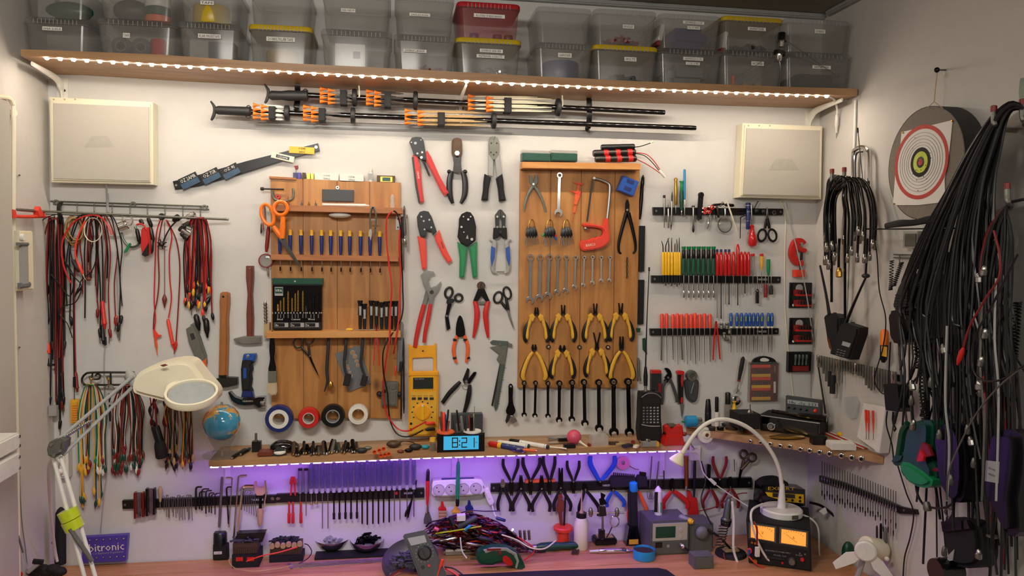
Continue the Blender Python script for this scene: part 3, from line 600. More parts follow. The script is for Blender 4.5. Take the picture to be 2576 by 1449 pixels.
TP('cord_ring','loose ring of cream twine hanging beside the tan coil','twine',235,545,.05)
ringloop('ring',234,578,22,30,0,1.1,'cream',.055);tube('tail',[(222,545),(212,560),(213,590),(222,604)],1.1,'cream',.055)
MB='in the tangled middle bundle of the wire rack'
for k,(x,xl,yl_,xr,yr,m,r,e)in enumerate(sorted([(232,214,800,250,830,'black',1.8,(None,'plug')),(236,190,940,262,760,'redd',1.7,('probe',None)),(240,222,660,258,820,'black',1.7,(None,'probe')),(244,187,946,268,700,'black',1.8,(None,None)),(238,206,740,246,780,'redd',1.6,(None,'plug')),(250,218,700,275,830,'redd',1.6,(None,'plug')),(246,232,620,290,800,'redd',1.5,(None,'plug')),(256,240,720,300,815,'black',1.6,(None,'plug')),(262,245,760,305,770,'black',1.5,(None,None)),(268,256,700,296,790,'lgrey',1.2,(None,None)),(230,178,800,243,640,'black',1.8,('plug',None)),(225,170,770,230,700,'dark',2.0,(None,None))])):
 loop(f'{ {"black": "black", "redd": "dark red", "lgrey": "grey", "dark": "charcoal"}[m]} test lead, {ordn(k, 12)}, {MB}',x,541,xl,yl_,xr,yr,m,r,5,d=.045,ends=e)
for k,pts in enumerate(([(150,640),(165,660),(180,690),(205,720),(190,760),(160,770),(150,790),(170,815),(182,850)],[(245,640),(232,680),(205,705),(198,728),(188,748)],[(128,690),(150,715),(176,745),(186,700),(170,665)])):
 strand('loose_lead',['thin black lead curling across the left cable bundles','thin black lead with plug slanting below the middle bundle','thin black cable loop crossing between the left bundles'][k],'cable',pts,1.5,'black',d=.05,n=6,extra=(lambda:lathe('plug',(202,722,.05),(190,742,.05),[(0,2),(.3,4.5),(1,2)],'black'))if k==1 else None)
TP('red_probe','large red test probe hanging at the lower middle of the left lead bundles','test probe',259,760,.03)
lathe('body',(257,757,.03),(264,828,.03),[(0,3),(.08,5),(.75,5.5),(.8,7),(.84,4.5),(1,2)],'red');lathe('cap',(264,848,.02),(265,868,.02),[(0,3.5),(1,3.5)],'black');tube('wire',[(264,826,.03),(265,850,.02)],1.3,'steel')
strand('pull_cord','thin pale cord hanging from the red probe down to the scroll hook rail','cord',[(265,868),(262,905),(263,1000),(268,1180),(262,1240),(252,1346)],1.1,'lgrey',d=.015)
for k,(x,a,b,m)in enumerate(((290,845,850,'redor'),(303,845,858,'black'))):
 TP('banana_lead_end',['red','black'][k]+' banana plug with steel prongs ending the middle bundle','plug',x,795,.02)
 lathe('plug',(x+3,793,.02),(x,815,.02),[(0,2),(.2,4.5),(.9,4),(1,2)],m);tube('prong',[(x,814,.02),(x+(8 if k==0 else-3),850+6*k,.015)],2.2,'steel',n=1)
TP('metal_canister','silver metal canister with round ring lid hanging on the wire rack','canister',308,560,.04)
lathe('can',(299,572,.045),(322,564,.045),[(0,10),(.1,12),(.9,12),(1,10)],'chrome',seg=18);annul('ring',319,555,14,11,.055,.006,'chrome');tube('pin',[(334,562,.05),(335,598,.05)],1.6,'steel',n=1)
TP('clothes_peg','green plastic clothes peg clipped to a faded cord below the canister','peg',320,620,.03)
plate('peg',[(325,611),(329,614),(318,634),(311,637),(312,630)],.03,.008,'green');tube('cord',[(340,570),(352,600),(345,618),(325,620),(310,602),(306,585)],3,'greentint',.02)
TP('red_cutter','red handled cutter with black grip hanging on the wire rack','cutter',363,580,.04)
plate('body',[(354,580),(358,572),(372,572),(376,600),(377,638),(368,645),(357,643),(353,620)],.03,.018,'red',bev=.004);plate('grip',[(356,640),(374,610),(374,642),(364,646)],.048,.003,'black');tube('loop',[(343,566),(352,563),(363,568),(368,578)],2.2,'red',.05)
TP('keys_bunch','bunch of dark key fobs hanging beside the red cutter','keys',378,560,.03)
for k,(a,b,c,e)in enumerate(((352,552,360,565),(372,548,382,572),(378,570,386,610),(344,575,352,614),(382,600,381,638))):lathe('fob',(a,b,.03),(c,e,.03),[(0,3),(.2,5),(.8,5),(1,2)],('darksteel','black')[k%2])
TP('chuck_key','star shaped dark steel chuck key hanging on a black cord','chuck key',408,612,.03)
for a in(-60,-20,35,80,150,200,250):q=rot2([(420,614)],407,614,a)[0];lathe('spoke',(407,614,.03),(*q,.032),[(0,2.2),(1,1.5)],'darksteel',seg=6)
ball('hub',P(407,614,.03),.008,'darksteel');tube('cord',[(412,604),(425,578),(440,560),(458,548)],1.8,'black',.03)
TP('cable_knot','knotted black cable tie ball holding the red loops on the rack','cable tie',407,545,.04)
for a in range(5):ringloop('turn',407,545,7,5,a*36,2.2,'dark',.04+.002*a,n=6)
for k,(pts,e)in enumerate((([(404,552),(394,585),(391,640),(389,700),(388,760),(391,800),(388,830)],'L'),([(409,552),(400,600),(398,640),(400,700),(396,750),(388,790),(386,828)],None),([(418,553),(432,590),(426,640),(427,700),(431,750),(424,800)],'P'),([(420,554),(442,600),(451,650),(452,700),(448,780),(443,856)],'C'))):
 def ex(e=e):
  if e=='L':plate('hook_plug',[(384,828),(390,832),(397,842),(405,843),(404,846),(395,850),(392,858),(386,848)],.012,.008,'redor');lathe('tip',(391,852,.015),(396,893,.015),[(0,3.4),(.5,3),(.6,1.4),(1,.8)],'orange')
  if e=='P':lathe('probe',(422,802,.015),(437,878,.015),[(0,2.5),(.08,4.5),(.8,4.2),(.82,6),(.86,3),(1,1.5)],'redor')
  if e=='C':croc((444,855),(439,884),'red',.015)
 strand('red_test_lead',['leftmost','second','third','rightmost'][k]+' leg of the slender red test leads hanging right of the plumb line' if k>1 else['leftmost','second'][k]+' slender red test lead hanging left of the plumb line','test lead',pts,1.7,'redd' if k%2 else 'red',d=.02,n=7,extra=ex)
TP('plumb_bob','brown teardrop plumb bob on a thin line between the red leads','plumb bob',414,742,.02)
tube('line',[(414,560),(414,742)],.9,'woodred',.02,n=1);lathe('bob',(414,740,.02),(414,776,.02),[(0,1.5),(.15,4),(.35,6.3),(.5,5),(1,.6)],'woodred')
TP('lamp_sockets','cluster of shiny metal lamp sockets and clips at the right of the wire rack','sockets',465,560,.04)
for a,b,c,e,m in((452,572,480,590,'chrome'),(450,580,478,562,'darksteel'),(468,548,490,540,'chrome'),(436,556,450,545,'black'),(455,586,474,600,'darksteel'),(458,566,484,576,'chrome')):lathe('socket',(a,b,.04),(c,e,.045),[(0,4),(.2,7),(.5,7),(.55,9),(1,8)],m,seg=12)
RB='in the right bundle on the wire rack'
for k in range(16):
 m=['redd','black','black','redd','red'][k%5];xl=467+k*2.2+random.uniform(-3,3);xr=500+k*2.2+random.uniform(-2,3)
 loop(f'{ {"red": "red", "black": "black", "redd": "dark red", "redor": "orange red"}[m]} crocodile test lead, {ordn(k, 16)}, {RB}',492+k*.8,549,xl,random.uniform(700,770),min(xr,533),random.uniform(700,800),m,1.9,4,d=.05,ends=(['redor','black','plug','black','yellowh'][k%5],['black','plug','yellowh','redor','black'][k%5]))
for k,(a,b,c,e)in enumerate(((492,790,502,832),(518,800,522,850),(512,770,530,745))):
 TP('plug_end',['left','middle','upper right'][k]+' black plug hanging at the bottom of the right lead bundle','plug',a,b,.02);lathe('plug',(a,b,.02),(c,e,.02),[(0,3),(.15,7),(.6,7),(.8,4),(1,2)],'black')
TP('voltage_tester','slanted grey phase tester with orange end hanging under the right lead bundle','tester',490,815,.02)
plate('body',[(467,828),(487,815),(496,832),(517,895),(519,915),(497,924),(492,905),(474,862)],.004,.02,'castgrey',bev=.004);plate('orange_end',[(495,908),(518,903),(517,928),(507,936),(500,926)],.006,.019,'orange',bev=.003)
plate('display',[(477,840),(486,838),(491,852),(482,856)],.024,.002,'dark');plate('top_knob',[(477,818),(490,810),(494,814),(488,822)],.006,.014,'grey')
# ================================================================ scroll hook rail and crocodile leads
TP('scroll_rail','curled bronze towel rail with brass ball hooks, lower left of the wall','rail',265,952,.01)
tube('rail',[(338,937),(235,937),(214,942),(206,955),(211,966),(225,968),(345,968)],2.8,'darksteel',.03,n=6)
tube('scroll',[(233,938),(232,950),(240,954),(250,952),(252,944),(245,941),(240,945)],2.2,'darksteel',.03,n=6);tube('post',[(278,938),(279,967)],2.4,'darksteel',.03,n=1)
for x in(229,273,318):lathe('wall_mount',(x,950,.0),(x,950,.03),[(0,5),(.3,3),(1,3)],'darksteel');tube('hook',[(x,968,.03),(x,975,.045),(x,968,.06),(x,956,.065)],1.6,'brass',n=4);ball('ball',P(x,954,.066),.004,'brass')
TP('key_ring','small key ring with screws hanging on the scroll rail','key ring',275,975,.06)
ringloop('ring',275,980,12,11,0,1.4,'steel',.06);lathe('screw',(276,990,.06),(275,1012,.06),[(0,3),(.5,3.4),(1,1)],'darksteel');lathe('key',(276,1018,.05),(277,1060,.05),[(0,2),(.6,3.4),(1,2)],'darksteel')
LCOL={'green':'green','yellowh':'yellow','white':'white','redd':'dark red','black':'black','teal':'teal','dgreen':'dark green','tan':'tan','woodred':'brown'}
def bunch(hx,hy,n,xl,xr,y0,y1,cols,where,d=.05):
 for k in range(n):
  m=cols[k%len(cols)];a=xl[0]+(xl[1]-xl[0])*k/max(n-1,1);b=xr[0]+(xr[1]-xr[0])*k/max(n-1,1);ya,yb=random.uniform(y0,y1),random.uniform(y0,y1)
  loop(f'{LCOL[m]} crocodile clip lead, {ordn(k, n)}, {where}',hx,hy,a,ya,b,yb,m,1.5,5,d=d+random.uniform(-.01,.015),group='crocodile clip leads '+where,ends=(cols[(k*3+1)%len(cols)],m),name='crocodile_lead')
bunch(229,968,16,(200,226),(242,264),1140,1180,['green','yellowh','white','dgreen','redd','teal'],'on the left scroll hook')
bunch(229,968,4,(202,210),(236,256),1225,1262,['yellowh','dgreen'],'hanging lowest from the left scroll hook')
bunch(318,970,18,(284,318),(326,358),1120,1180,['woodred','redd','black','white','dgreen','woodred'],'on the scroll hook behind the lamp arm')
bunch(400,985,5,(378,392),(412,420),1000,1060,['redd','black'],'behind the magnifier lamp head')
bunch(452,985,14,(414,446),(456,486),1120,1170,['woodred','tan','yellowh','redd','black','dgreen'],'below the magnifier lamp head')
TP('black_torch','black pocket torch hanging by a strap under the magnifier lamp','torch',398,1070,.04)
lathe('body',(390,1072,.045),(402,1112,.045),[(0,9),(.1,10.5),(1,10.5)],'black');lathe('head',(401,1110,.045),(408,1152,.045),[(0,11),(.25,14),(.9,15),(1,12)],'blackmatte',seg=16);tube('strap',[(388,1010),(392,1040),(394,1072)],2.2,'redd',.045)
TP('yellow_tester','orange yellow handheld tester hanging on a black cord left of the crocodile leads','tester',187,1008,.03)
box('body',175,1007,199,1066,.02,.022,'yellowh',bev=.005);
for k in range(7):box('grip_line',181,1020+k*6,194,1022+k*6,.042,.001,'orange',bev=0)
tube('cord',[(187,948,.03),(187,1008,.03)],1,'black',n=1);lathe('sleeve',(187,948,.03),(187,974,.03),[(0,3.4),(1,3.4)],'black')
TP('white_adapter','small white connector block hanging below the black bundle at left','connector',131,1035,.03);box('block',121,1022,142,1047,.03,.015,'lgrey')
TP('wall_adapter','white multi outlet adapter behind the lamp elbow at lower left','adapter',156,1175,0);box('body',146,1118,170,1204,0,.04,'white',bev=.008)
for y in(1158,1186):ball('knob',P(152,y,.045),.009,'white')
# ================================================================ magnifier lamp
LD=.36
T('magnifier_lamp','cream magnifier work lamp on a sprung parallel arm with lime green band','lamp',P(235,1449,.5))
plate('hood',crom([(332,984),(334,962),(348,938),(385,920),(440,908),(476,911),(494,930),(512,954),(534,978),(542,996),(536,1015),(505,1026),(450,1021),(400,1008),(345,994)],3,True),LD-.09,.09,'cream',bev=.022)
c=P(482,990,LD+.085);s=S_(c);ax=Vector((.03,-.36,.93)).normalized()
lathew('lens_rim',c-ax*.012,c+ax*.006,[(0,63*s),(.3,65*s),(1,63*s),(1,57*s),(0,55*s)],'cream',seg=40)
lathew('lens',c-ax*.004,c+ax*.001,[(0,56*s),(1,55*s)],'lcdgrey',seg=36)
tube('lens_ridge',[(418,990,LD+.06),(424,974,LD+.03),(445,966,LD+.0),(490,960,LD-.01),(530,972,LD+.01),(544,988,LD+.06)],[3,6,8,8,5,3],'cream',n=5)
plate('switch',[(402,919),(414,916),(422,919),(410,923)],LD+.02,.004,'woodred');lathe('hinge',(322,934,LD-.06),(340,972,LD-.03),[(0,6),(.3,13),(.7,12),(1,8)],'lgrey')
E=.47
for(a,b)in(((335,946),(140,1112)),((332,975),(158,1145)),((232,1058),(160,1098))):tube('arm_bar',[(*a,LD-.03),(*b,E)],4.6 if a[0]>300 else 3,'lgrey',n=1)
lathe('spring',(226,1060,E-.03),(142,1112,E),[(i/40,4.8 if i%2 else 3.4)for i in range(41)],'steel')
plate('elbow_joint',[(115,1132),(121,1114),(150,1104),(160,1112),(156,1142),(136,1154),(118,1148)],E-.02,.045,'castgrey',bev=.006)
for x,y in((128,1120),(150,1135),(134,1146)):disc('rivet',x,y,4,E+.025,.004,'steel',seg=10)
base=Vector((P(262,1510,.52).x,-.52,ZB));top_=[P(134,1150,E),P(152,1148,E)]
for k,(t,o_)in enumerate(zip(top_,(-.014,.014))):tubew('arm_bar',[t,base+Vector((o_,0,.04))],4.6*.00105,'white',n=1)
q0=P(172,1250,.485);q1=P(186,1335,.49)
tubew('spring',[P(176,1330,.51),P(232,1412,.51)],.0055,'castgrey',n=1)
for k,(a,b)in enumerate((((168,1282),(180,1306)),((178,1307),(190,1330)))):lathe('lime_band',(*a,.49),(*b,.49),[(0,20),(.04,24),(.96,24),(1,20)],'lime',seg=24)
lathew('clamp_post',base,base+Vector((0,0,.07)),[(0,.03),(.3,.03),(.35,.016),(1,.014)],'castgrey')
T('white_cable','white power cord of the magnifier lamp drooping to the bench at the left','cable',P(126,1150,E))
tube('cord',[(130,1150,E),(122,1180,.42),(124,1240,.3),(131,1320,.2),(138,1380,.13),(144,1412,.11)],3.4,'white',n=6)
strand('grey_cable','thin grey cords running down the left wall to the bench','cable',[(48,1160,.012),(54,1300,.012),(64,1380,.012),(70,1440,.012)],1.3,'grey',w='L')
strand('grey_cable','grey cable sagging from the left wall behind the lamp cord','cable',[(55,1290,.1),(70,1325,.08),(95,1350,.05),(132,1366,.03)],2.2,'castgrey')
strand('thin_screwdriver','thin worn screwdriver standing against the left wall above the bench','screwdriver',[(46,1348,.02),(58,1390,.03)],2.4,'castgrey',w='L',n=1,extra=lambda:tube('blade',[(58,1390,.03),(70,1432,.04)],1.3,'lgrey',w='L',n=1))
# ================================================================ hammers
TP('claw_less_hammer','','',560,950,0)if False else None
TP('hammer','hammer with pale wooden handle hanging left of the red-brown handled one','hammer',560,735,.0)
plate('handle',[(553,738),(558,735),(570,735),(576,738),(577,760),(573,800),(574,850),(571,950),(549,950),(551,850),(552,790),(551,760)],.006,.02,'woodhandle',bev=.006)
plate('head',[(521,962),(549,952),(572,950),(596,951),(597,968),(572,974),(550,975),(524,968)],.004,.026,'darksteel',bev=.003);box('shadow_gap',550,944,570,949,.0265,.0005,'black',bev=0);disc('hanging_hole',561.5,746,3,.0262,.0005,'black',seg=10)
TP('hammer','hammer with dark red-brown wooden handle hanging beside the tall wooden board','hammer',628,669,.0)
plate('handle',[(618,669),(637,669),(637,700),(634,740),(637,800),(636,850),(620,850),(619,790),(622,740),(618,700)],.006,.02,'woodred',bev=.005)
plate('head',[(587,853),(612,847),(640,846),(656,846),(657,862),(638,864),(612,865),(588,858)],.004,.026,'steel',bev=.003);disc('hanging_nail',628,676,2,.026,.004,'steel',seg=8)
TP('claw_hammer','blue and black rubber gripped claw hammer hanging beside the wooden board','hammer',622,895,.0)
plate('grip',[(612,892),(642,891),(644,898),(638,912),(632,920),(635,930),(631,942),(633,955),(630,975),(635,985),(608,985),(606,960),(605,930),(608,910)],.006,.026,'blackmatte',bev=.006)
plate('grip_top',[(612,892),(642,891),(644,898),(639,910),(609,908)],.008,.026,'blue',bev=.004);box('grip_inlay',612,926,620,952,.0322,.0012,'blue');disc('hole',623,897,4,.0343,.0006,'chrome',seg=10)
plate('neck',[(609,984),(634,984),(638,1000),(606,1000)],.008,.024,'navy',bev=.003)
plate('head',[(573,988),(578,987),(590,1000),(608,1006),(635,1004),(650,1000),(665,1000),(666,1024),(650,1026),(640,1018),(615,1020),(598,1018),(582,1008)],.006,.03,'blackgloss',bev=.005)
lathe('face',(654,1012,.021),(667,1012,.021),[(0,11),(.3,13.5),(1,13.5)],'chrome',seg=18);text('CLASSIC',623,1009,26,4,.0366,'white')
# ================================================================ left wooden tool board
TP('tool_board','tall pine tool board left of centre with three narrow shelves','tool board',845,1050,0)
xs=[(680,683),(762,764),(848,849),(930,931),(1008,1010)]
for k in range(4):
 (a,b),(c,e)=xs[k],xs[k+1];yt0,yt1=446+(a-680)*.04,446+(c-680)*.04
 plate('plank',[(a+.4,yt0),(c-.4,yt1),(e-.4,1054),(b+.4,1052)],.002,.018+.0004*(k%2),'pine',bev=.0015)
def bshelf(q,t,d0=.02,m='pineh'):
 x0,a0,b0,x1,a1,b1=q;A,B,C,D=P(x0,a0,d0+t),P(x1,a1,d0+t),P(x1,b1,d0+t),P(x0,b0,d0+t)
 slab('shelf',[A,B,C,D],Vector((0,-1,0)),t-.0005,m,bev=.001)
 return(A.z+B.z)/2
zs1=bshelf((677,515,530,1013,523,538),.05);zs2=bshelf((681,640,654,1002,645,658),.045);zs3=bshelf((670,835,851,1008,833,849),.06,m='pinelight')
plate('cap',[(677,443),(745,447),(745,453),(677,449)],.0,.026,'pineh')
def onz(x,z,dy):return Vector((x,-dy,z))
def bx(px,y,d):return P(px,y,d).x
zt=P(800,450,.02).z
def onboard(name,label,cat,x0,x1,y0,y1,m,d=.004,t=.016,bev=.0015,txt=None,tm='ink'):
 TP(name,label,cat,(x0+x1)/2,y1,d);box('body',x0,y0,x1,y1,d,t,m,bev=bev)
 if txt:
  for k,s in enumerate(txt):text(s,(x0+x1)/2,y0+(y1-y0)*(.35+.36*k),16,4,d+t+.0004,tm)
onboard('spool_pack','pair of blue and white thread spools standing on the left board top','spool',737,747,434,450,'navy');onboard('spool_pack','single blue and white spool beside the spool pair on the board top','spool',748,757,434,451,'purple')
onboard('wire_spool','brown cord spool standing on the left board top','spool',760,768,434,452,'rust');onboard('brass_fitting','left brass fitting standing on the left board top','fitting',772,780,436,452,'brass');onboard('brass_fitting','right brass fitting beside its twin on the left board top','fitting',782,789,436,452,'brass')
onboard('tag_box','white tag reading OZ8J TM02 standing on the left board top','tag',791,852,435,456,'white',txt=['OZ8J','TM02']);onboard('tag_box','white tag reading OZ7SR TM05 standing beside the OZ8J tag','tag',854,915,438,459,'white',txt=['OZ7SR','TM05'])
TP('glue_bottle','small white bottle with printed label standing on the left board top','bottle',932,458,.012);lathe('bottle',(932,458,.012),(933,424,.012),[(0,6),(.05,6.5),(.6,6.5),(.7,4),(.75,5),(.98,4.5),(1,3)],'white')
box('label',926,436,938,452,.019,.001,'lgrey',bev=0)
TP('panel_meter','small brown framed digital panel meter standing on the left board top','meter',972,460,.006);box('frame',948,441,994,460,.004,.016,'rust',bev=.001);box('bezel',957,444,987,458,.02,.001,'brass',bev=0);box('lcd',962,446,982,456,.021,.001,'dgreen',bev=0)
TP('thumbtack','dark red thumbtack flag stuck in the wall above the left board','pin',745,422,.004);plate('flag',[(739,417),(750,416),(750,424),(744,428)],.01,.004,'redd');tube('pin',[(745,430,.012),(745,437,.012)],.8,'steel',n=1)
TP('card_holder','dark grey card holder hanging on a screw near the top of the left board','card holder',850,480,.02);box('card',810,476,890,508,.022,.006,'dgrey',bev=.002);annul('eye',849,472,5,2,.02,.004,'steel')
TP('white_marker','white marker pen lying on the top shelf of the left board','pen',870,513,.05)
c0,c1=Vector((bx(811,510,.055),-.055,zs1+.005)),Vector((bx(930,516,.055),-.055,zs1+.005));lathew('barrel',c0,c1,[(0,.0042),(.5,.0045),(.52,.005),(.9,.005),(.93,.003),(1,.001)],'white')
TP('g_clamp','small steel g-clamp with long threaded screw at the top left of the left board','clamp',690,490,.03)
tube('frame',[(687,480),(686,492),(692,502),(712,506),(732,502),(738,492),(737,474)],3.2,'castgrey',.03,n=4);tube('screw',[(660,475),(714,476)],2.2,'darksteel',.032,n=1);lathe('knob',(655,475,.032),(664,475,.032),[(0,3),(.2,4.4),(.9,4.4),(1,3)],'dark')
annul('red_washer',699,495,6,2.5,.022,.006,'red')
for k,(x,y0,y1,m)in enumerate(((725,489,512,'copper'),(759,500,514,'steel'),(777,503,516,'brass'),(794,500,515,'steel'))):
 T('cone_bit',['tall copper coloured','thin grey','small brass','small steel'][k]+' cone bit standing on the top shelf of the left board','bit',Vector((bx(x,y1,.045),-.045,zs1)));q=Vector((bx(x,y1,.045),-.045,zs1));hh=(y1-y0)*.0012
 lathew('cone',q,q+UP*hh,[(0,.004),(.5,.003),(.55,.0015),(1,.0008)],m,seg=8)
TP('glass_fuse','glass fuse holder tube standing at the right end of the top board shelf','fuse',987,520,.04)
q=Vector((bx(987,520,.045),-.045,zs1));lathew('tube',q,q+UP*.042,[(0,.0065),(.08,.007),(.4,.0075),(.45,.005),(.7,.007),(.9,.005),(1,.002)],'film');lathew('tip',q+UP*.042,q+UP*.048,[(0,.002),(1,.001)],'orange')
TP('led_puck','white oval battery light stuck under the top shelf of the left board','light',855,545,.045)
q=P(855,547,.045);q.z=zs1-.022;rings=[]
ball('dome',q+Vector((0,0,-.004)),.034,'white',sq=(1,.62,.26));wbox('clip',q+Vector((0,0,.006)),(.03,.02,.006),'dark')
for k,x in enumerate((704,730,757,784,809,832,857,880,907,931,955)):
 TP('precision_screwdriver',f'yellow capped navy jeweller screwdriver, {ordn(k, 11)} in the middle shelf of the left board','screwdriver',x,640,.042,'jeweller screwdrivers in the left board')
 d=.042;yb=640+(x-704)*.018
 if k:lathe('cap',(x,yb-63,d),(x,yb-49,d),[(0,5.4),(.25,5.2),(.5,4.4),(1,4.8)],'yellowh')
 else:lathe('cap',(x,yb-63,d),(x,yb-49,d),[(0,5),(1,4.8)],'yellowh')
 lathe('handle',(x,yb-49,d),(x,yb-1,d),[(0,4.6),(.3,5),(.5,4.4),(.8,4.2),(1,3)],'navy');tube('blade',[(x+1,yb+14,d),(x+1,yb+32,d)],1.2,'steel',n=1);tube('tip',[(x+1,yb+31,d),(x+1,yb+41,d)],1.9,'gunmetal',n=1)
def scissors(name,label,l1,l2,neck,piv,tip,m,bm='steel',d=.02,rt=4,flat=.7,w='B',tw=7,open_=1.5,tips=None):
 TP(name,label,'scissors',piv[0],piv[1],d,w=w)
 for i,(L,sg)in enumerate(((l1,1),(l2,-1))):
  cx,cy,rx,ry,a=L;ringloop('finger_loop',cx,cy,rx,ry,a,rt,m,d+.004*i,flat=flat,w=w)
  n=neck[i];tube('shank',[(cx+(n[0]-cx)*.45,cy+(n[1]-cy)*.45)if False else n,((n[0]+piv[0])/2,(n[1]+piv[1])/2),piv],[rt*1.2,rt*1.5,rt*1.3],m,d+.004*i,flat=flat,w=w)
  t=(tips or((tip[0]-open_,tip[1]),(tip[0]+open_,tip[1])))[i];dx,dy=t[0]-piv[0],t[1]-piv[1];L_=math.hypot(dx,dy);nx,ny=-dy/L_*tw/2,dx/L_*tw/2
  plate('blade',[(piv[0]-dx*.08+nx*1.1,piv[1]-dy*.08+ny*1.1),(piv[0]+dx*.3+nx,piv[1]+dy*.3+ny),t,(piv[0]+dx*.3-nx*.4,piv[1]+dy*.3-ny*.4),(piv[0]-dx*.08-nx,piv[1]-dy*.08-ny)],d+.0025*i,.0022,bm,bev=.0004,w=w)
 disc('pivot',piv[0],piv[1],max(2.2,rt*.6),d+.006,.004,'chrome',seg=10,w=w)
scissors('scissors','large orange handled scissors hanging on the upper left of the left board',(673,540,15,27,-18),(706,524,17,17,0),((688,570),(712,545)),(710,600),(758,676),'orangef','darksteel',.075,4.6,1.0,tw=15,open_=2)
TP('thread_snips','blue grey spring thread snips hanging on the upper right of the left board','snips',937,520,.07)
tube('spring_body',[(932,574),(931,545),(934,526),(938,520),(942,526),(946,545),(944,574)],2.2,'castgrey',.075,flat=1.8,n=5);plate('blade',[(929,577),(934,577),(936,585),(933,606),(928,590)],.073,.003,'steel',bev=.0005);plate('blade',[(941,574),(946,574),(945,590),(941,598)],.071,.003,'darksteel',bev=.0005);box('bridge',933,551,944,555,.074,.004,'castgrey')
TP('magnifier','red rimmed hand magnifier hanging upside down beside the left board','magnifier',670,570,.03)
lathe('handle',(676,568,.03),(670,634,.03),[(0,3.5),(.2,5),(.8,5),(1,3)],'redd');annul('rim',668,656,18,15,.022,.01,'redd',seg=28);disc('lens',668,656,15,.025,.003,'glass',seg=24)
TP('nail_clippers','chrome nail clippers and small tools hanging at the upper left board edge','clippers',660,560,.02)
for a,b,c,e,m in((658,520,662,590,'chrome'),(664,510,668,560,'steel'),(659,560,657,588,'darksteel'),(673,670,675,696,'steel')):lathe('blade',(a,b,.02),(c,e,.022),[(0,1.5),(.2,3),(.8,2.6),(1,1)],m,seg=8)
TP('spanner_stack','narrow steel tools hanging vertically on the right edge of the left board','tool',1018,520,.02)
for a,b,c,e,m,r in((1017,518,1019,590,'steel',3),(1012,545,1014,600,'dark',4),(1024,540,1026,634,'chrome',2.2),(1017,594,1019,616,'chrome',4.5),(1012,610,1013,680,'castgrey',4)):lathe('tool',(a,b,.02),(c,e,.022),[(0,r*.6),(.1,r),(.9,r),(1,r*.6)],m,seg=8)
TP('hasp_plate','small perforated steel plate screwed near the top right of the left board','bracket',1001,560,.02);box('plate',996,541,1006,579,.021,.002,'steel');disc('hole',1001,551,2,.023,.0004,'dark',seg=8);disc('hole',1001,572,2,.023,.0004,'dark',seg=8)
TP('drill_case','dark green drill bit case labelled Steel Cement Wood on the left board','drill case',748,828,.02)
box('case',685,703,809,829,.021,.028,'blackmatte',bev=.002);box('header',684,700,812,716,.021,.031,'dgreen',bev=.002);box('lid',686,718,809,810,.049,.0012,'blackgloss',bev=0);disc('hook_hole',742,708,2.5,.0522,.0006,'lgrey',seg=8)
o=box('badge',691,722,712,744,.0503,.0008,'lgrey',bev=0);box('badge_dark',692,724,711,738,.0512,.0004,'dgreen',bev=0,par=o);text('VIPA',701,731,16,6,.0518,'white',par=o)
for x,y in((699,765),(706,756),(714,748),(725,733),(735,750),(743,738),(750,731),(762,732),(770,770),(782,760),(790,740),(801,734)):
 lathe('drill_bit',(x,y,.052),(x,783,.052),[(i/12,(1.7 if i%2 else 2.5)*(.6 if i==0 else 1))for i in range(13)],'brass' if x<766 else 'gunmetal',seg=7);tube('bit_shank',[(x,790,.052),(x,800,.052)],1.4,'steel',n=1)
for s,x,w_ in(('2 3 4 5 6 8',705,42),('4 5 6 8 10',750,40),('4 5 6 8 10',790,40)):text(s,x,787,w_,4,.0512,'white')
for s,x,w_ in(('Steel',704,14),('Cement',744,22),('Wood',783,16)):text(s,x,803,w_,5,.0512,'white')
for s,x in(('8x',708),('5x',748),('5x',785)):o=box('pictogram',x-17,812,x+17,823,.0492,.0006,'lgrey',bev=0);box('pictogram_inner',x-16,813,x+8,822,.0499,.0003,'black',bev=0,par=o);text(s,x-11,818,7,5,.0505,'white',par=o)
TP('drill_bit_holder','single large masonry drill bit in a beige clip left of the drill case','drill bit',667,850,.01)
lathe('bit',(667,757,.03),(669,815,.03),[(i/14,(3 if i%2 else 5)*(.5 if i==0 else 1))for i in range(15)],'steel',seg=9);plate('clip',[(664,815),(678,812),(677,845),(664,849)],.01,.025,'tan')
for k,(x,y0)in enumerate(((906,756),(917,764),(934,756),(947,757),(960,760),(972,758),(985,757),(996,757))):
 d=.055;TP('grey_screwdriver',f'black and grey small screwdriver, {ordn(k, 8)} of the eight on the lowest board shelf','screwdriver',x,835,d,'grey and black screwdrivers in the left board')
 lathe('cap',(x,y0,d),(x,y0+12,d),[(0,7),(.3,6.5),(1,4.8)],'black');lathe('handle',(x,y0+12,d),(x,828,d),[(0,5.2),(.4,5.6),(.45,4.6),(.8,4.4),(1,3.4)],'blackmatte');box('grey_inlay',x-3,y0+14,x+3,y0+38,d+.004,.003,'lgrey');tube('blade',[(x,850,d),(x,866,d)],1.1,'steel',n=1)
for k,(a,m)in enumerate(((825,'steel'),(873,'brass'))):
 pass
T('small_screwdriver','small yellow and chrome screwdriver lying on the lowest board shelf','screwdriver',P(880,828,.07));q=Vector((bx(850,828,.065),-.065,zs3+.004));q2=Vector((bx(940,828,.065),-.065,zs3+.004));lathew('blade',q,q2,[(0,.0015),(1,.0018)],'chrome',seg=8)
qm=q.lerp(q2,.22);qn=q.lerp(q2,.42);lathew('handle',qm,qn,[(0,.002),(.2,.0045),(.6,.005),(1,.003)],'yellowh',seg=10);lathew('ferrule',q.lerp(q2,.9),q.lerp(q2,1.15),[(0,.003),(1,.003)],'chrome',seg=8)
TP('paint_brush','black handled flat paint brush with pale bristles at the left board edge','paint brush',685,840,.06)
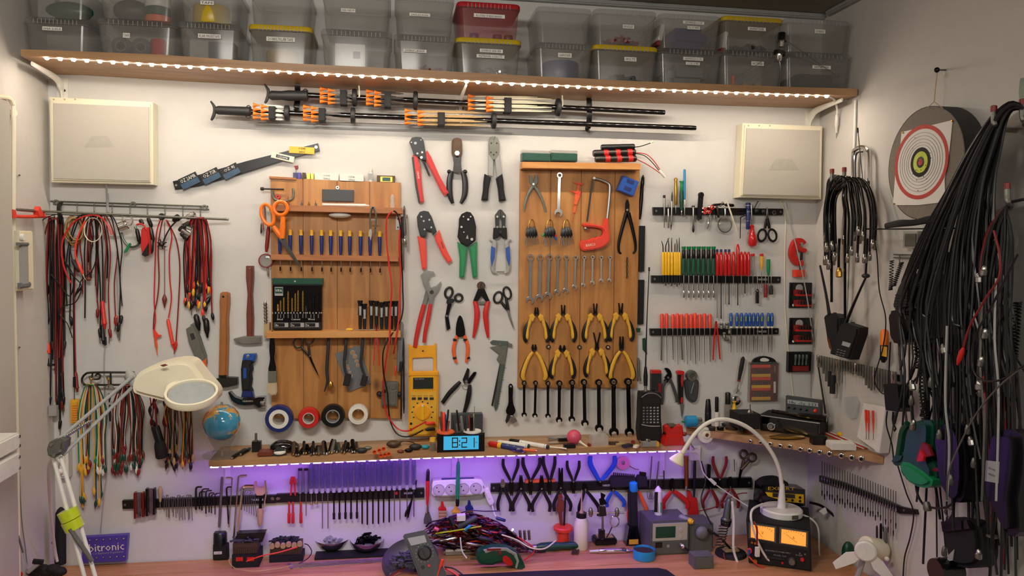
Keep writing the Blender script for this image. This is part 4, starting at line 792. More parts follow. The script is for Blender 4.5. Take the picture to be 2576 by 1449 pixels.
plate('handle',crom([(684,832),(689,850),(692,880),(690,900),(694,934),(675,934),(679,905),(677,880),(679,850)],3,True),.06,.012,'blackgloss',bev=.004);box('ferrule',674,934,695,962,.058,.016,'castgrey',bev=.001);plate('bristles',[(674,962),(695,962),(697,985),(694,993),(682,996),(672,990),(671,978)],.059,.014,'bristle',bev=.003)
scissors('scissors','dark steel scissors hanging under the lowest shelf of the left board',(750,863,11,12,0),(778,852,11,12,0),((757,872),(775,862)),(779,896),(803,949),'darksteel','gunmetal',.04,2,.8,tw=6,open_=1)
TP('snap_blade_brush','dark bent pick tool hanging under the lowest board shelf','pick',826,838,.05);tube('shaft',[(827,840),(825,880),(822,930),(824,958),(816,985)],[3.4,4,4,3.4,1.5],'dark',.05,flat=.6);ball('brass_brush',P(832,970,.05),.01,'brass',sq=(.8,.5,1.5))
for k,(pts,e)in enumerate((([(871,840),(869,880),(866,915),(870,940)],(862,940,884,972)),([(913,840),(911,880),(908,915),(918,945)],(905,945,926,972)))):
 TP('wire_brush',['left','right'][k]+' slim black brush hanging in front of the grey gauge plate','brush',*pts[0],.06);tube('handle',pts,[3,4,3.4,3],'dark',.06,flat=.6);a,b,c,f=e;plate('bristles',[(a+6,b),(c,b+4),(c-6,f),(a,f-2)],.055,.014,'blackmatte',bev=.002)
TP('gauge_plate','grey plastic gauge plate with rows of round holes, tilted under the lowest shelf','gauge',890,870,.025)
plate('plate',[(843,890),(905,868),(933,964),(878,986)],.024,.003,'grey',bev=.0005)
for x,y,r in((893,897,5),(897,909,4),(900,919,4),(873,921,3.6),(876,928,3),(880,936,2.6),(884,945,2.2),(887,887,5),(868,910,4)):annul('hole_rim',x,y,r+1,r-.6,.027,.0008,'lgrey',seg=12);disc('hole',x,y,r-.6,.0268,.0004,'pine',seg=10)
TP('red_tweezers','red tweezers hanging under the lowest shelf of the left board','tweezers',946,820,.07);plate('arm',[(945,818),(949,818),(940,920),(938,920)],.07,.003,'red',bev=.0005);plate('arm',[(945,818),(949,818),(956,920),(953,920)],.07,.003,'red',bev=.0005)
TP('phone_holder','small silver pocket camera hanging near the bottom right of the left board','camera',982,990,.03);box('body',960,961,1000,1022,.03,.016,'castgrey',bev=.005,a=2);disc('lens',988,972,8,.046,.005,'chrome');disc('button',966,985,5,.046,.004,'darksteel');plate('seam',[(958,992),(998,982),(998,984),(958,994)],.0462,.0008,'chrome',bev=0)
ball('left_knob',P(954,991,.036),.009,'dark');ball('right_knob',P(1005,992,.036),.009,'dark')
for k,(a,b,c,e,m,r)in enumerate(((1005,842,1001,935,'grey',4),(1011,810,1007,910,'grey',5),(1010,908,1008,936,'dark',4),(996,920,993,945,'redor',2.4),(1015,850,1016,1040,'darksteel',2.6),(1010,930,1009,1055,'darksteel',2.2))):
 TP('probe_tool',['left grey barrelled pen tool','right grey barrelled pen tool','black pen tip','orange red pen tip','long dark steel rod','shorter dark steel rod'][k]+' at the lower right edge of the left board','tool',a,b,.05)
 lathe('barrel',(a,b,.05),(c,e,.05),[(0,r*.5),(.08,r),(.9,r),(1,r*.5)],m,seg=10)
for k,(m,pts)in enumerate((('red',[(985,532,.075),(973,552,.075),(972,600,.07),(978,660,.07),(985,720,.075),(982,780,.075),(980,850,.09),(975,880,.09),(968,930,.08),(964,975,.07),(968,1020,.06),(978,1050,.06),(1000,1078,.06),(1025,1084,.07),(1050,1072,.08),(1072,1060,.085)]),('black',[(990,530,.075),(1000,540,.075),(1008,580,.07),(1010,640,.06),(1013,720,.055),(1010,800,.06),(968,870,.095),(964,930,.085),(974,985,.07),(976,1010,.06),(982,1060,.055),(1000,1092,.06),(1030,1098,.07),(1064,1082,.085)]),('red',[(994,531,.074),(1006,560,.07),(1004,620,.07),(1008,680,.065),(1006,740,.07),(1003,800,.08),(995,860,.09),(990,890,.06)]))):
 strand('meter_lead',['red meter lead hanging over the left board and plugged into the yellow multimeter','black meter lead hanging over the left board and plugged into the yellow multimeter','second red lead draped down the right side of the left board'][k],'test lead',pts,2.0 if m=='red' else 1.8,m,n=6,d=.07,seg=8)
for k,(x,y,R,r1,r2,m,mi,lb)in enumerate(((701,1055,34,25,15,'navy','white','large blue tape roll with a white inner roll'),(776,1053,26,14,13,'red','paper','red insulating tape roll'),(837,1048,29,17,15,'black','lgrey','black insulating tape roll'),(901,1044,25,18,15,'white','cream','white tape roll'))):
 TP('tape_roll',lb+' on a nail below the left board','tape roll',x,y,.03)
 annul('tape',x,y,R,r1,.03,.028,m,seg=36);annul('core',x,y,r1+.4,r2,.0305,.0285,mi,seg=28)
 tube('hanging_nail',[(x,y-r2+3,0),(x,y-r2+3,.062)],1.6,'steel',n=1,seg=8);disc('nail_head',x,y-r2+3,3.4,.061,.002,'chrome',seg=10)
# ================================================================ hand tools on the wall between the boards
def pt(*a):return[(a[i],a[i+1])for i in range(0,len(a),2)]
def nail(x,y,d=.0):pass
TP('wire_stripper','black and red automatic wire stripper, top left of the wall tools','pliers',1058,345,0)
plate('handle',pt(1038,389,1050,390,1058,420,1062,470,1067,508,1055,511,1048,470,1040,420),.006,.018,'red',bev=.004);plate('handle',pt(1068,385,1075,378,1085,395,1105,440,1129,485,1118,493,1108,478,1085,430,1070,402),.006,.018,'red',bev=.004)
plate('handle_edge',pt(1036,395,1040,394,1050,470,1057,509,1053,510,1045,470),.004,.018,'black');plate('head',pt(1030,356,1036,346,1046,344,1060,345,1066,354,1070,378,1073,402,1062,402,1062,398,1042,390,1035,370),.006,.022,'black',bev=.003)
for x,y,r in((1045,360,4),(1059,352,2),(1050,386,3),(1062,383,3),(1060,396,4),(1035,358,2)):disc('rivet',x,y,r,.028,.002,'chrome',seg=8)
plate('crimp_teeth',pt(1061,402,1066,400,1082,440,1078,442),.006,.008,'gunmetal');text('CRIMP',1052,440,20,4,.0244,'white',a=83)
TP('cable_cutter','large cable cutter with black curved handles and dark rounded head','pliers',1150,347,0)
plate('head',crom(pt(1137,365,1139,350,1150,346,1161,351,1163,372,1162,392,1150,396,1138,390),3,True),.006,.018,'rust',bev=.004);plate('jaw',pt(1139,385,1162,385,1160,410,1162,432,1153,436,1140,432,1142,410),.006,.014,'darksteel',bev=.002);disc('pivot',1150,385,6,.02,.006,'chrome')
for s,q in((-1,pt(1136,430,1131,455,1132,490,1139,512)),(1,pt(1164,430,1170,455,1169,490,1159,512))):tube('handle',q,[6,7.5,7,4],'black',.014,flat=.7);ball('stop',P(1150+s*20,432,.014),.007,'black')
TP('crimping_pliers','grey steel crimping pliers with black grips, top right of the wall tools','pliers',1243,341,0)
plate('jaw',pt(1230,360,1234,344,1241,342,1243,352,1245,342,1252,346,1257,362,1256,392,1248,402,1238,402,1230,392),.006,.012,'castgrey',bev=.002)
for q in(pt(1229,388,1241,396,1240,444,1228,441),pt(1245,396,1257,388,1262,440,1250,446)):plate('leg',q,.007,.01,'lgrey')
plate('handle',pt(1220,437,1236,446,1230,475,1228,504,1212,503,1216,480,1217,460),.004,.02,'blackmatte',bev=.004);plate('handle',pt(1264,437,1249,448,1254,475,1257,506,1273,504,1268,478,1267,455),.004,.02,'blackmatte',bev=.004)
for x,y in((1235,383),(1249,383),(1242,389),(1236,360),(1250,360)):disc('rivet',x,y,2,.018,.0015,'dark',seg=8)
TP('modular_crimper','black crimping tool with wide spread orange red handles','pliers',1065,531,0)
plate('head',pt(1049,545,1056,533,1066,530,1078,532,1086,545,1099,583,1090,592,1084,580,1074,578,1072,596,1057,594,1051,570),.006,.022,'black',bev=.003);plate('handle',pt(1050,593,1071,601,1073,640,1073,676,1062,678,1057,640),.006,.018,'redor',bev=.004);plate('handle',pt(1094,595,1105,578,1112,600,1125,632,1138,656,1127,663,1112,640,1096,606),.006,.018,'redor',bev=.004)
for x,y in((1066,556),(1080,553),(1068,577),(1060,545),(1085,572)):disc('rivet',x,y,2.5,.028,.002,'steel',seg=8)
box('slot',1112,608,1114,625,.0242,.0006,'redd',a=-20)
TP('ratchet_crimper','black ratchet crimping tool with green handles','pliers',1178,532,0)
plate('head',pt(1156,550,1162,538,1174,532,1184,534,1192,545,1198,570,1197,605,1178,620,1160,612,1152,596,1155,570),.006,.022,'blackmatte',bev=.003);plate('handle',pt(1151,608,1175,622,1173,650,1168,699,1156,698,1157,650),.006,.018,'green',bev=.004);plate('handle',pt(1201,608,1180,622,1184,650,1190,699,1201,697,1200,650),.006,.018,'green',bev=.004)
for x,y,r in((1178,552,3),(1166,545,2),(1161,571,3),(1167,584,2),(1187,602,4),(1184,545,2)):disc('rivet',x,y,r,.028,.002,'steel',seg=8)
plate('window',pt(1172,600,1176,590,1179,601),.0281,.0005,'lgrey',bev=0)
TP('bolt_cutter','small bolt cutter with grey and blue handles hanging from black body','pliers',1259,528,0)
plate('jaw',pt(1246,541,1256,527,1259,527,1259,549,1246,549),.008,.014,'darksteel');plate('jaw',pt(1260,527,1263,528,1273,541,1272,549,1260,549),.008,.014,'darksteel')
for x in(1251,1267):plate('arm',pt(x-5,549,x+5,549,x+4,575,x-4,575),.01,.01,'black');disc('rivet',x,545,3,.022,.002,'chrome',seg=8);disc('rivet',x,571,3,.022,.002,'chrome',seg=8)
plate('body',pt(1243,573,1275,573,1276,602,1265,598,1259,590,1253,598,1241,602),.006,.018,'blackmatte',bev=.002);disc('pivot',1259,584,4,.024,.003,'dark',seg=10)
for s in(-1,1):
 X=lambda v:1259+s*v
 tube('handle',[(X(27),603),(X(16),608),(X(17),635),(X(20),665),(X(18),683),(X(9),687)],[3,6,6,6,5,3],'lgrey',.016,flat=.8);plate('inlay',[(X(23),619),(X(13),624),(X(15),650),(X(22),671),(X(25),650)],.02,.004,'blue')
tube('wire_catch',pt(1245,684,1273,684),1.2,'steel',.016,n=1)
TP('pump_pliers','chrome water pump pliers with long red handles','pliers',1080,682,0)
plate('upper_jaw',pt(1058,693,1070,681,1091,683,1094,690,1084,693,1077,702,1081,724,1092,742,1088,766,1079,766,1078,744,1066,720),.01,.012,'steel',bev=.002);plate('lower_jaw',pt(1084,724,1098,719,1109,708,1110,714,1103,732,1094,744,1084,738),.006,.01,'steel',bev=.002);plate('neck',pt(1072,728,1080,740,1072,768,1062,768),.004,.01,'castgrey');disc('pivot',1086,735,5,.022,.004,'darksteel')
tube('handle',pt(1067,766,1058,800,1048,845,1044,874),[5.5,6,5.5,5],'red',.014,flat=.7);tube('handle',pt(1083,765,1077,800,1070,835,1067,862),[5,5.5,5,4.5],'red',.018,flat=.7)
TP('bandage_scissors','black bandage scissors with bent blades below the crimper','scissors',1131,722,0)
ringloop('finger_loop',1129,736,9,13,15,3.2,'black',.012,flat=.7);ringloop('finger_loop',1154,749,9,9,0,3.2,'black',.014,flat=.7);plate('neck',pt(1126,748,1138,752,1148,752,1140,762,1126,766,1123,762),.008,.01,'black',bev=.002)
plate('blade',pt(1126,764,1137,764,1128,795,1133,826,1125,832,1120,797),.008,.003,'gunmetal',bev=.0006);plate('blade',pt(1130,764,1140,764,1126,795,1122,836,1119,797),.005,.003,'steel',bev=.0006);disc('pivot',1124,795,3,.011,.003,'steel',seg=8)
TP('slip_pliers','small dark pliers with orange handles and black bands','pliers',1157,795,0)
plate('head',crom(pt(1147,842,1149,812,1156,794,1163,800,1168,820,1170,842,1158,848),2,True),.006,.012,'gunmetal',bev=.002)
for q in(pt(1150,844,1142,870,1142,890,1148,913),pt(1168,844,1176,868,1176,890,1173,912)):tube('handle',q,[4.5,4.8,4.6,3.5],'orange',.012,flat=.7);tube('band',[((q[0][0]+q[1][0])/2-1,852),((q[0][0]+q[1][0])/2-1.5,858)],5.2,'black',.012,n=1,flat=.75);tube('band',[(q[2][0]+1.5,898),(q[2][0]+2,903)],4.9,'black',.012,n=1,flat=.75)
TP('rope_cutter','red handled wire rope cutter with round bronze jaws','pliers',1211,710,0)
disc('jaw',1211,719,10.5,.008,.01,'rust');box('jaw_slot',1210,709,1211.5,719,.0182,.0006,'black',bev=0,a=20);disc('pivot',1212,722,4,.018,.004,'darksteel',seg=10);plate('body',pt(1203,727,1219,727,1232,757,1222,758,1212,744,1202,758,1191,757),.006,.014,'gunmetal',bev=.002);plate('link',pt(1202,758,1222,758,1221,765,1203,765),.01,.006,'chrome')
tube('handle',pt(1194,757,1200,785,1197,820,1191,850),[5,7,6,3],'red',.014,flat=.7);tube('handle',pt(1229,757,1222,785,1224,820,1228,850),[5,7,6,3],'red',.014,flat=.7)
scissors('scissors','black handled slim scissors hanging on the wall beside the right board',(1253,748,10,14,20),(1276,737,9,15,-15),((1261,760),(1273,750)),(1279,782),(1294,832),'black','steel',.01,2.8,tw=7)
TP('wire_snips','black open wire strippers with toothed jaws above the alarm clock','pliers',1173,928,0)
plate('jaw',pt(1164,956,1176,926,1181,929,1178,962,1168,966),.01,.006,'black',bev=.001);plate('jaw',pt(1172,962,1192,936,1199,936,1196,945,1182,966),.005,.006,'gunmetal',bev=.001);disc('pivot',1173,960,4,.016,.003,'chrome',seg=10);ringloop('spring',1170,972,7,4,0,1,'steel',.014,n=8)
tube('handle',pt(1158,960,1147,972,1130,990,1113,1014),[4,6,6,5],'black',.014,flat=.6);tube('handle',pt(1182,968,1180,990,1175,1015,1167,1040),[4,6.5,6,4],'black',.014,flat=.6)
TP('vernier_caliper','grey green steel vernier caliper hanging tilted between clock and right board','caliper',1262,860,0)
plate('beam',pt(1264,858,1279,861,1270,920,1252,1026,1246,1034,1243,1022,1258,918),.006,.004,'greentint',bev=.0008);plate('fixed_jaw',pt(1233,861,1240,856,1279,859,1276,868,1256,869,1236,866),.006,.006,'greentint',bev=.001);plate('sliding_jaw',pt(1233,874,1258,870,1276,868,1270,918,1258,916,1250,905,1256,892),.006,.007,'castgrey',bev=.001)
plate('lock',pt(1278,862,1289,866,1288,874,1277,871),.008,.008,'castgrey');disc('lock_screw',1258,867,3,.013,.003,'steel',seg=8);plate('depth_rod',pt(1257,916,1262,916,1240,1022,1236,1020),.006,.003,'darksteel',bev=.0005)
for k in range(16):q=(1272-k*1.1,925+k*6);box('graduation',q[0]-5,q[1],q[0]+(1 if k%5 else 4)-2,q[1]+.8,.0102,.0002,'ink',bev=0,a=10)
TP('adjustable_wrench','dark adjustable wrench hanging jaw down left of the black wrench row','wrench',1285,970,0)
plate('handle',crom(pt(1280,972,1285,966,1291,972,1290,1000,1292,1018,1297,1032,1292,1044,1278,1044,1273,1034,1279,1018,1280,1000),2,True),.02,.01,'gunmetal',bev=.002);disc('hole',1285,973,3,.0302,.0006,'steel',seg=8)
plate('fixed_jaw',pt(1277,1042,1286,1044,1281,1058,1274,1066,1272,1060),.02,.01,'darksteel');plate('moving_jaw',pt(1286,1050,1296,1050,1302,1060,1290,1066,1284,1060),.02,.01,'steel');lathe('worm',(1283,1046,.026),(1293,1048,.026),[(0,3),(.5,4),(1,3)],'steel')
TP('multimeter','yellow multimeter with folding stand hanging left of the alarm clock','multimeter',1064,1098,0)
plate('stand',pt(1027,866,1032,866,1034,870,1092,869,1094,864,1098,864,1098,938,1090,938,1090,902,1086,899,1040,901,1037,904,1037,938,1028,938),.006,.006,'meter',bev=.002);disc('stand_hole',1064,883,2.2,.0122,.0005,'ink',seg=8)
box('body',1028,937,1102,1097,.008,.032,'meter',bev=.005);box('top_edge',1028,936,1102,945,.038,.006,'meter',bev=.002);box('face',1032,986,1098,1093,.04,.002,'yellowh');box('bezel',1036,947,1093,980,.04,.003,'yellow',bev=.001);box('display',1039,950,1090,978,.043,.0006,'lcdd',bev=0);text('RMS METER',1055,953.5,24,3,.0438,'lgrey')
for k in range(4):box('button',1036+k*15,1000,1046+k*15,1006,.042,.002,'dark');text(('MIN','RNG','HOLD','REL')[k],1041+k*15,996,10,3,.0422,'ink')
disc('dial',1063,1037,21,.042,.006,'meter',seg=28,prof=[(0,21),(.6,21),(.7,18),(1,18)]);box('dial_grip',1059.5,1018,1066.5,1057,.048,.005,'yellow');box('pointer',1061,1018,1065,1023,.053,.0006,'white',bev=0)
for a in range(-120,121,30):q=rot2([(1063,1011)],1063,1037,a)[0];box('scale_mark',q[0]-2,q[1]-1.5,q[0]+2,q[1]+1.5,.042,.0004,'ink',bev=0)
for x,y,m in((1034,1066,'black'),(1034,1081,'black'),(1092,1066,'black'),(1092,1081,'black')):disc('jack',x,y,3.2,.042,.002,m,seg=10)
for k,(m,y)in enumerate((('redor',1064),('black',1079))):lathe('banana_plug',(1070,y+2,.075),(1094,y,.06),[(0,2),(.2,4.6),(.85,4.4),(1,3)],m)
# ================================================================ right wooden tool board
TP('tool_board','wide pine tool board right of centre holding wrenches, saw and yellow pliers','tool board',1455,975,0)
xs=[(1309,1303),(1386,1381),(1463,1457),(1548,1542),(1610,1601)]
for k in range(4):(a,b),(c,e)=xs[k],xs[k+1];plate('plank',[(a+.4,424),(c-.4,424),(e-.4,976),(b+.4,976)],.002,.018+.0004*(k%2),'pine',bev=.0015)
bshelf((1314,407,423,1612,411,427),.05,m='pinelight')
for k,(x0,x1)in enumerate(((1314,1385),(1387,1453))):TP('bit_case',['left','right'][k]+' green case with clear lid on top of the right board','case',(x0+x1)/2,404,.04);box('case',x0,384,x1,406,.025,.04,'dgreen',bev=.003);box('clear_lid',x0,377,x1,384,.026,.038,'clearp',bev=.002)
for k in range(0):pass
TP('battery_pack','stack of three wired battery sticks lying on top of the right board','battery',1545,408,.04)
for(x0,y0,x1,y1,r,m,d)in((1512,371,1596,369,7.5,'black',.05),(1492,386,1598,383,9,'darksteel',.05),(1497,400,1600,399,8.5,'darksteel',.055)):
 s_=lathe('cells',(x0,y0,d),(x1,y1,d),[(0,r*.8),(.03,r),(.97,r),(1,r*.8)],m)
 if m!='black':
  for t in(.24,.52,.8):xx=x0+(x1-x0)*t;lathe('cell_label',(xx,y0+(y1-y0)*t,d),(xx+12,y0+(y1-y0)*t,d),[(0,r*1.03),(1,r*1.03)],'red',par=s_)
for pts,m in(([(1596,370),(1612,368),(1630,362),(1640,358)],'black'),([(1596,384),(1625,388),(1645,405),(1662,430)],'red'),([(1598,386),(1622,392),(1642,410),(1660,432)],'black'),([(1600,400),(1625,412),(1650,428),(1666,440)],'red')):tube('wire',pts,1.2,m,.04)
lathe('connector',(1658,428,.04),(1673,446,.04),[(0,2.5),(.3,4),(1,3)],'white');lathe('connector',(1636,360,.04),(1643,355,.04),[(0,2.5),(1,3)],'cream')
def pliers2(name,label,px,py,jaws,handles,jm,hm,r,d=.022,pr=3,flat=.6,piv='steel',n=5,neck=None,w='B',inlay=None):
 TP(name,label,'pliers',px,py,d,w=w)
 for k,q in enumerate(jaws):plate('jaw',q,d+.002*k,.006,jm,bev=.001,w=w)
 for q in neck or():plate('neck',q,d,.006,jm,bev=.001,w=w)
 for q in handles:tube('handle',q,r,hm,d+.006,flat=flat,n=n,w=w)
 disc('pivot',px,py,pr,d+.008,.0025,piv,seg=10,w=w)
pliers2('slip_joint_pliers','old bare steel pliers at the top left of the right board',1342,463,[pt(1332,440,1336,440,1341,456,1350,468,1342,474,1332,458),pt(1352,440,1347,440,1343,456,1334,470,1342,474,1353,458)],[pt(1339,470,1328,490,1321,512,1318,532),pt(1346,470,1358,490,1367,512,1373,534)],'castgrey','castgrey',[4.5,4,3.2,2.4])
def cjaw(cx,cy,r,ang,gap=.55,depth=.95):
 out=[]
 for i in range(15):
  a=math.radians(90+38)+math.radians(360-76)*i/14;out.append((cx+r*math.cos(a),cy+r*math.sin(a)))
 g=r*gap;out+=[(cx+g,cy+r*.5),(cx+g*.9,cy-r*.0),(cx,cy-r*.25),(cx-g*.9,cy+r*.0),(cx-g,cy+r*.5)]
 return rot2(out,cx,cy,ang)
def wrench(label,x0,y0,r0,x1,y1,r1,m,d,group,sw=.42,ang=15,hook=True,ratchet=False,t=.006):
 TP('combination_wrench',label,'wrench',x0,y0,d,group)
 annul('ring_end',x0,y0,r0,r0*.58,d,t*1.3,m,seg=24,iseg=None if ratchet else 12)
 if ratchet:annul('ratchet_core',x0,y0,r0*.6,r0*.36,d,t,'steel',seg=18);lathe('flex_joint',(x0,y0+r0*.9,d+.003),(x0,y0+r0*2.2,d+.003),[(0,r0*.5),(.5,r0*.62),(1,r0*.4)],m)
 L=math.hypot(x1-x0,y1-y0);ux,uy=(x1-x0)/L,(y1-y0)/L;w0,w1=r0*sw,r1*sw*.9;a,b=r0*.85,L-r1*.8
 plate('shaft',[(x0+ux*a-uy*w0,y0+uy*a+ux*w0),(x0+ux*a+uy*w0,y0+uy*a-ux*w0),(x0+ux*b+uy*w1,y0+uy*b-ux*w1),(x0+ux*b-uy*w1,y0+uy*b+ux*w1)],d+.001,t*.8,m,bev=t*.3)
 plate('open_end',cjaw(x1,y1,r1,ang),d,t,m,bev=.001)
 tube('nail',[(x0,y0-r0*.4,.0),(x0,y0-r0*.4,d+.012)],1.2,'steel',n=1,seg=6)
wrench('single chrome combination wrench at the top of the right board',1408,441,7.5,1405,536,10.5,'chrome',.024,None,ang=20)
W1=((1335,648,8.8,1333,756,10.5),(1359,648,8.2,1357,750,10),(1382,647,8.6,1378,744,9.5),(1404,648,7,1401,736,8.3),(1425,648,6.6,1423,732,7.8),(1448,648,6.5,1445,723,7.2),(1470,648,5.2,1467,718,6.2),(1491,647,5,1490,712,6),(1513,648,5,1512,707,5.8),(1535,648,4.8,1533,706,5.6))
for k,q in enumerate(W1):wrench(f'chrome combination wrench, {ordn(k, 10)} in the ten wrench row on the right board',*q,'chrome',.024,'chrome wrenches on the right board',ang=18)
W2=((1319,964,6.2,1319,1044,6.5),(1348,964,6,1346,1046,6.5),(1379,965,6.2,1379,1047,6.5),(1408,965,7.6,1407,1057,8),(1440,963,7.6,1439,1055,8),(1470,962,8,1472,1065,9.2),(1507,963,8.6,1508,1078,10.4),(1544,961,9.6,1545,1088,12),(1581,961,9.6,1584,1088,11.4))
for k,q in enumerate(W2):wrench(f'black chrome ratchet wrench, {ordn(k, 9)} in the row hanging below the right board',*q,'gunmetal',.045,'black ratchet wrenches below the right board',ang=-8,ratchet=True,sw=.5,t=.008)
TP('plastic_caliper','small orange plastic caliper on the right board','caliper',1455,458,.02);plate('beam',pt(1454,459,1461,460,1448,536,1441,535),.02,.004,'orange');plate('jaw',pt(1440,458,1468,461,1466,466,1452,464),.024,.003,'redor');plate('slider',pt(1432,479,1444,481,1462,482,1458,500,1453,508,1446,505,1448,487),.024,.003,'redor');plate('slider',pt(1447,488,1459,490,1452,516,1443,514),.0242,.003,'orange');tube('depth_rod',pt(1443,535,1440,556),.9,'orange',.022,n=1)
TP('hacksaw','small hacksaw with orange d-shaped handle lettered BAHCO on the right board','saw',1500,560,.02)
tube('frame',pt(1491,448,1510,452,1528,460,1534,468,1533,500,1527,556),[3,3,3.4,4,4,4],'steel',.034,n=4,flat=.8);plate('blade',pt(1488,452,1493,452,1479,558,1475,558),.036,.0015,'darksteel',bev=0);disc('tension_bolt',1495,448,3.5,.034,.01,'chrome',seg=10);lathe('wing_nut',(1470,572,.035),(1478,578,.035),[(0,3),(.3,5.5),(1,5)],'steel')
plate('handle',crom(pt(1469,561,1495,564,1515,568,1522,562,1524,550,1531,551,1532,572,1535,598,1530,613,1510,625,1480,630,1467,630,1462,620,1464,606,1476,604,1486,602,1490,599,1500,598,1505,595,1514,594,1519,584,1513,575,1490,571,1472,570),2,True),.022,.024,'redor',bev=.004);text('BAHCO',1486,616,25,7,.0465,'cream',a=-8)
TP('magnetizer','tilted blue plastic tool magnetizer block on the right board','magnetizer',1581,468,.02);box('block',1561,447,1602,488,.022,.03,'blue',a=20,bev=.002);box('recess',1577,452,1595,462,.0522,.0006,'navy',a=20,bev=0);box('recess',1570,470,1588,480,.0522,.0006,'navy',a=20,bev=0)
pliers2('tin_snips','long dark pliers with slim bowed handles at the right of the right board',1578,528,[pt(1574,512,1577,502,1580,502,1584,514,1583,535,1573,535)],[pt(1576,535,1565,575,1557,610,1557,632,1563,638),pt(1581,535,1591,575,1598,610,1598,630,1592,638)],'gunmetal','gunmetal',[5,4.4,3.6,3,2.2])
for k,x in enumerate((1337,1383,1425)):
 TP('pin_extractor_set',f'{["left", "middle", "right"][k]} bead chain loop of black terminal pin extractors on the right board','pin tools',x,552,.022)
 tube('bead_chain',[(x-8,574),(x-5,558),(x,552),(x+5,556),(x+9,572)],1.2,'brass',.028)
 for j in range(9):
  a=x-9+j*2.3;o=lathe('extractor',(a,570+(j%3)*2,.026+.001*(j%3)),(x+(a-x)*1.5,594+(j%2)*4,.028),[(0,1.4),(.3,2.6),(.8,2.2),(1,1)],'black',seg=7)
  tube('blade',[(x+(a-x)*1.5,592,.028),(x+(a-x)*2,614+(j*7)%8,.027)],.8,'steel',n=1,par=o,seg=5)
 if k==1:lathe('green_grip',(1369,588,.03),(1365,594,.03),[(0,3),(1,3)],'green');lathe('blue_grip',(1396,596,.03),(1399,603,.03),[(0,2.6),(1,2.6)],'blue');lathe('red_grip',(1397,590,.03),(1399,595,.03),[(0,2.4),(1,2.4)],'red')
TP('swivel_chain','small linked chain hanging beside the chrome wrench row','chain',1578,648,.022)
for k in range(8):ringloop('link',1577.5,651+k*6.5,2 if k%2 else 1,3.6,0,.8,'darksteel',.026,n=6)
def ypl(k,px,py,kind,row):
 nm=('fine side cutters','flat nose pliers','long thin nose pliers','bent nose pliers','end cutters with long bare handles','pincer pliers','needle nose pliers','wide long nose pliers')[k]
 TP('mini_pliers',f'yellow and black {nm}, {["leftmost", "second", "third", "rightmost"][k % 4]} in the {row} pliers row','pliers',px,py,.022,'yellow handled mini pliers')
 d=.026;L=kind[0];g=kind[1];wd=kind[2]
 for s in(-1,1):
  X=lambda v:px+s*v
  plate('jaw',[(X(g),py-L),(X(g+2.5),py-L+1),(X(wd),py-L*.35),(X(5),py),(X(-3),py+2),(X(1),py-L*.4)],d+.001*s,.005,'gunmetal',bev=.0008)
  if kind[3]:
   tube('grip',[(X(4),py+4),(X(14),py+18),(X(24),py+42),(X(29),py+64),(X(25),py+74)],[3.4,4.4,5,5.5,3.5],'yellowh',d+.006,flat=.8);tube('grip_backing',[(X(9),py+8),(X(20),py+24),(X(29),py+46),(X(33),py+64),(X(27),py+76)],[2,3,3.4,3.6,3],'black',d+.003,flat=.8)
  else:
   plate('shoulder',[(X(4),py+4),(X(10),py-4),(X(18),py+2),(X(16),py+12),(X(9),py+16)],d,.012,'yellowh',bev=.002)
   tube('grip',[(X(14),py+6),(X(17),py+18),(X(22),py+34),(X(24),py+54),(X(23),py+60)],[4,4.4,3.4,4,2],'yellowh',d+.007,flat=.7);tube('grip_backing',[(X(18),py+14),(X(25),py+28),(X(30),py+46),(X(29),py+60),(X(25),py+68)],[3,4.6,5,5,4],'black',d+.004,flat=.8)
 disc('pivot',px,py,3,d+.006,.003,'darksteel',seg=10)
for k,(px,py,kind)in enumerate(((1350,793,(20,1.5,6,0)),(1417,792,(25,3,5,0)),(1498,792,(29,3,4.5,0)),(1562,790,(28,3.5,5,0)),(1344,882,(16,2,7,1)),(1415,884,(16,4,9,0)),(1502,880,(44,7,4,0)),(1564,880,(34,2.5,6,1)))):ypl(k,px,py,kind,('upper','lower')[k//4])
for k,(x,y)in enumerate(((1380,873),(1458,874),(1530,874))):TP('hanging_screw',['left','middle','right'][k]+' small chrome hanger hook between the two yellow pliers rows','hook',x,y,.02);disc('plate',x,y,6,.02,.005,'darksteel',seg=10);ball('knob',P(x,y,.03),.0045,'chrome',seg=8)
TP('engraving_pen','black tactical pen with steel tip beside the upper right board edge','pen',1618,445,.006);lathe('barrel',(1618,440,.012),(1609,552,.012),[(0,.8),(.06,4),(.2,5),(.25,4),(.6,5),(.85,4.4),(1,3)],'gunmetal')
for k,(x,y0,y1)in enumerate(((1616,568,683),(1614,704,816))):TP('magnet_bar',['upper','lower'][k]+' short black magnetic bar fixed vertically beside the right board','magnetic bar',x,y1,0);box('bar',x-5,y0,x+5,y1,.001,.014,'black',bev=.001)
TP('tube_probe','thin grey steel tool hanging at the lower right edge of the right board','tool',1608,890,.01);lathe('body',(1606,900,.02),(1608,958,.02),[(0,2),(.2,3.4),(.8,3.4),(1,5)],'castgrey');plate('green_clip',pt(1602,826,1612,826,1610,836,1603,836),.02,.01,'dgreen');plate('teal_pouch',pt(1617,852,1624,850,1628,892,1618,880),.004,.006,'dgreen')
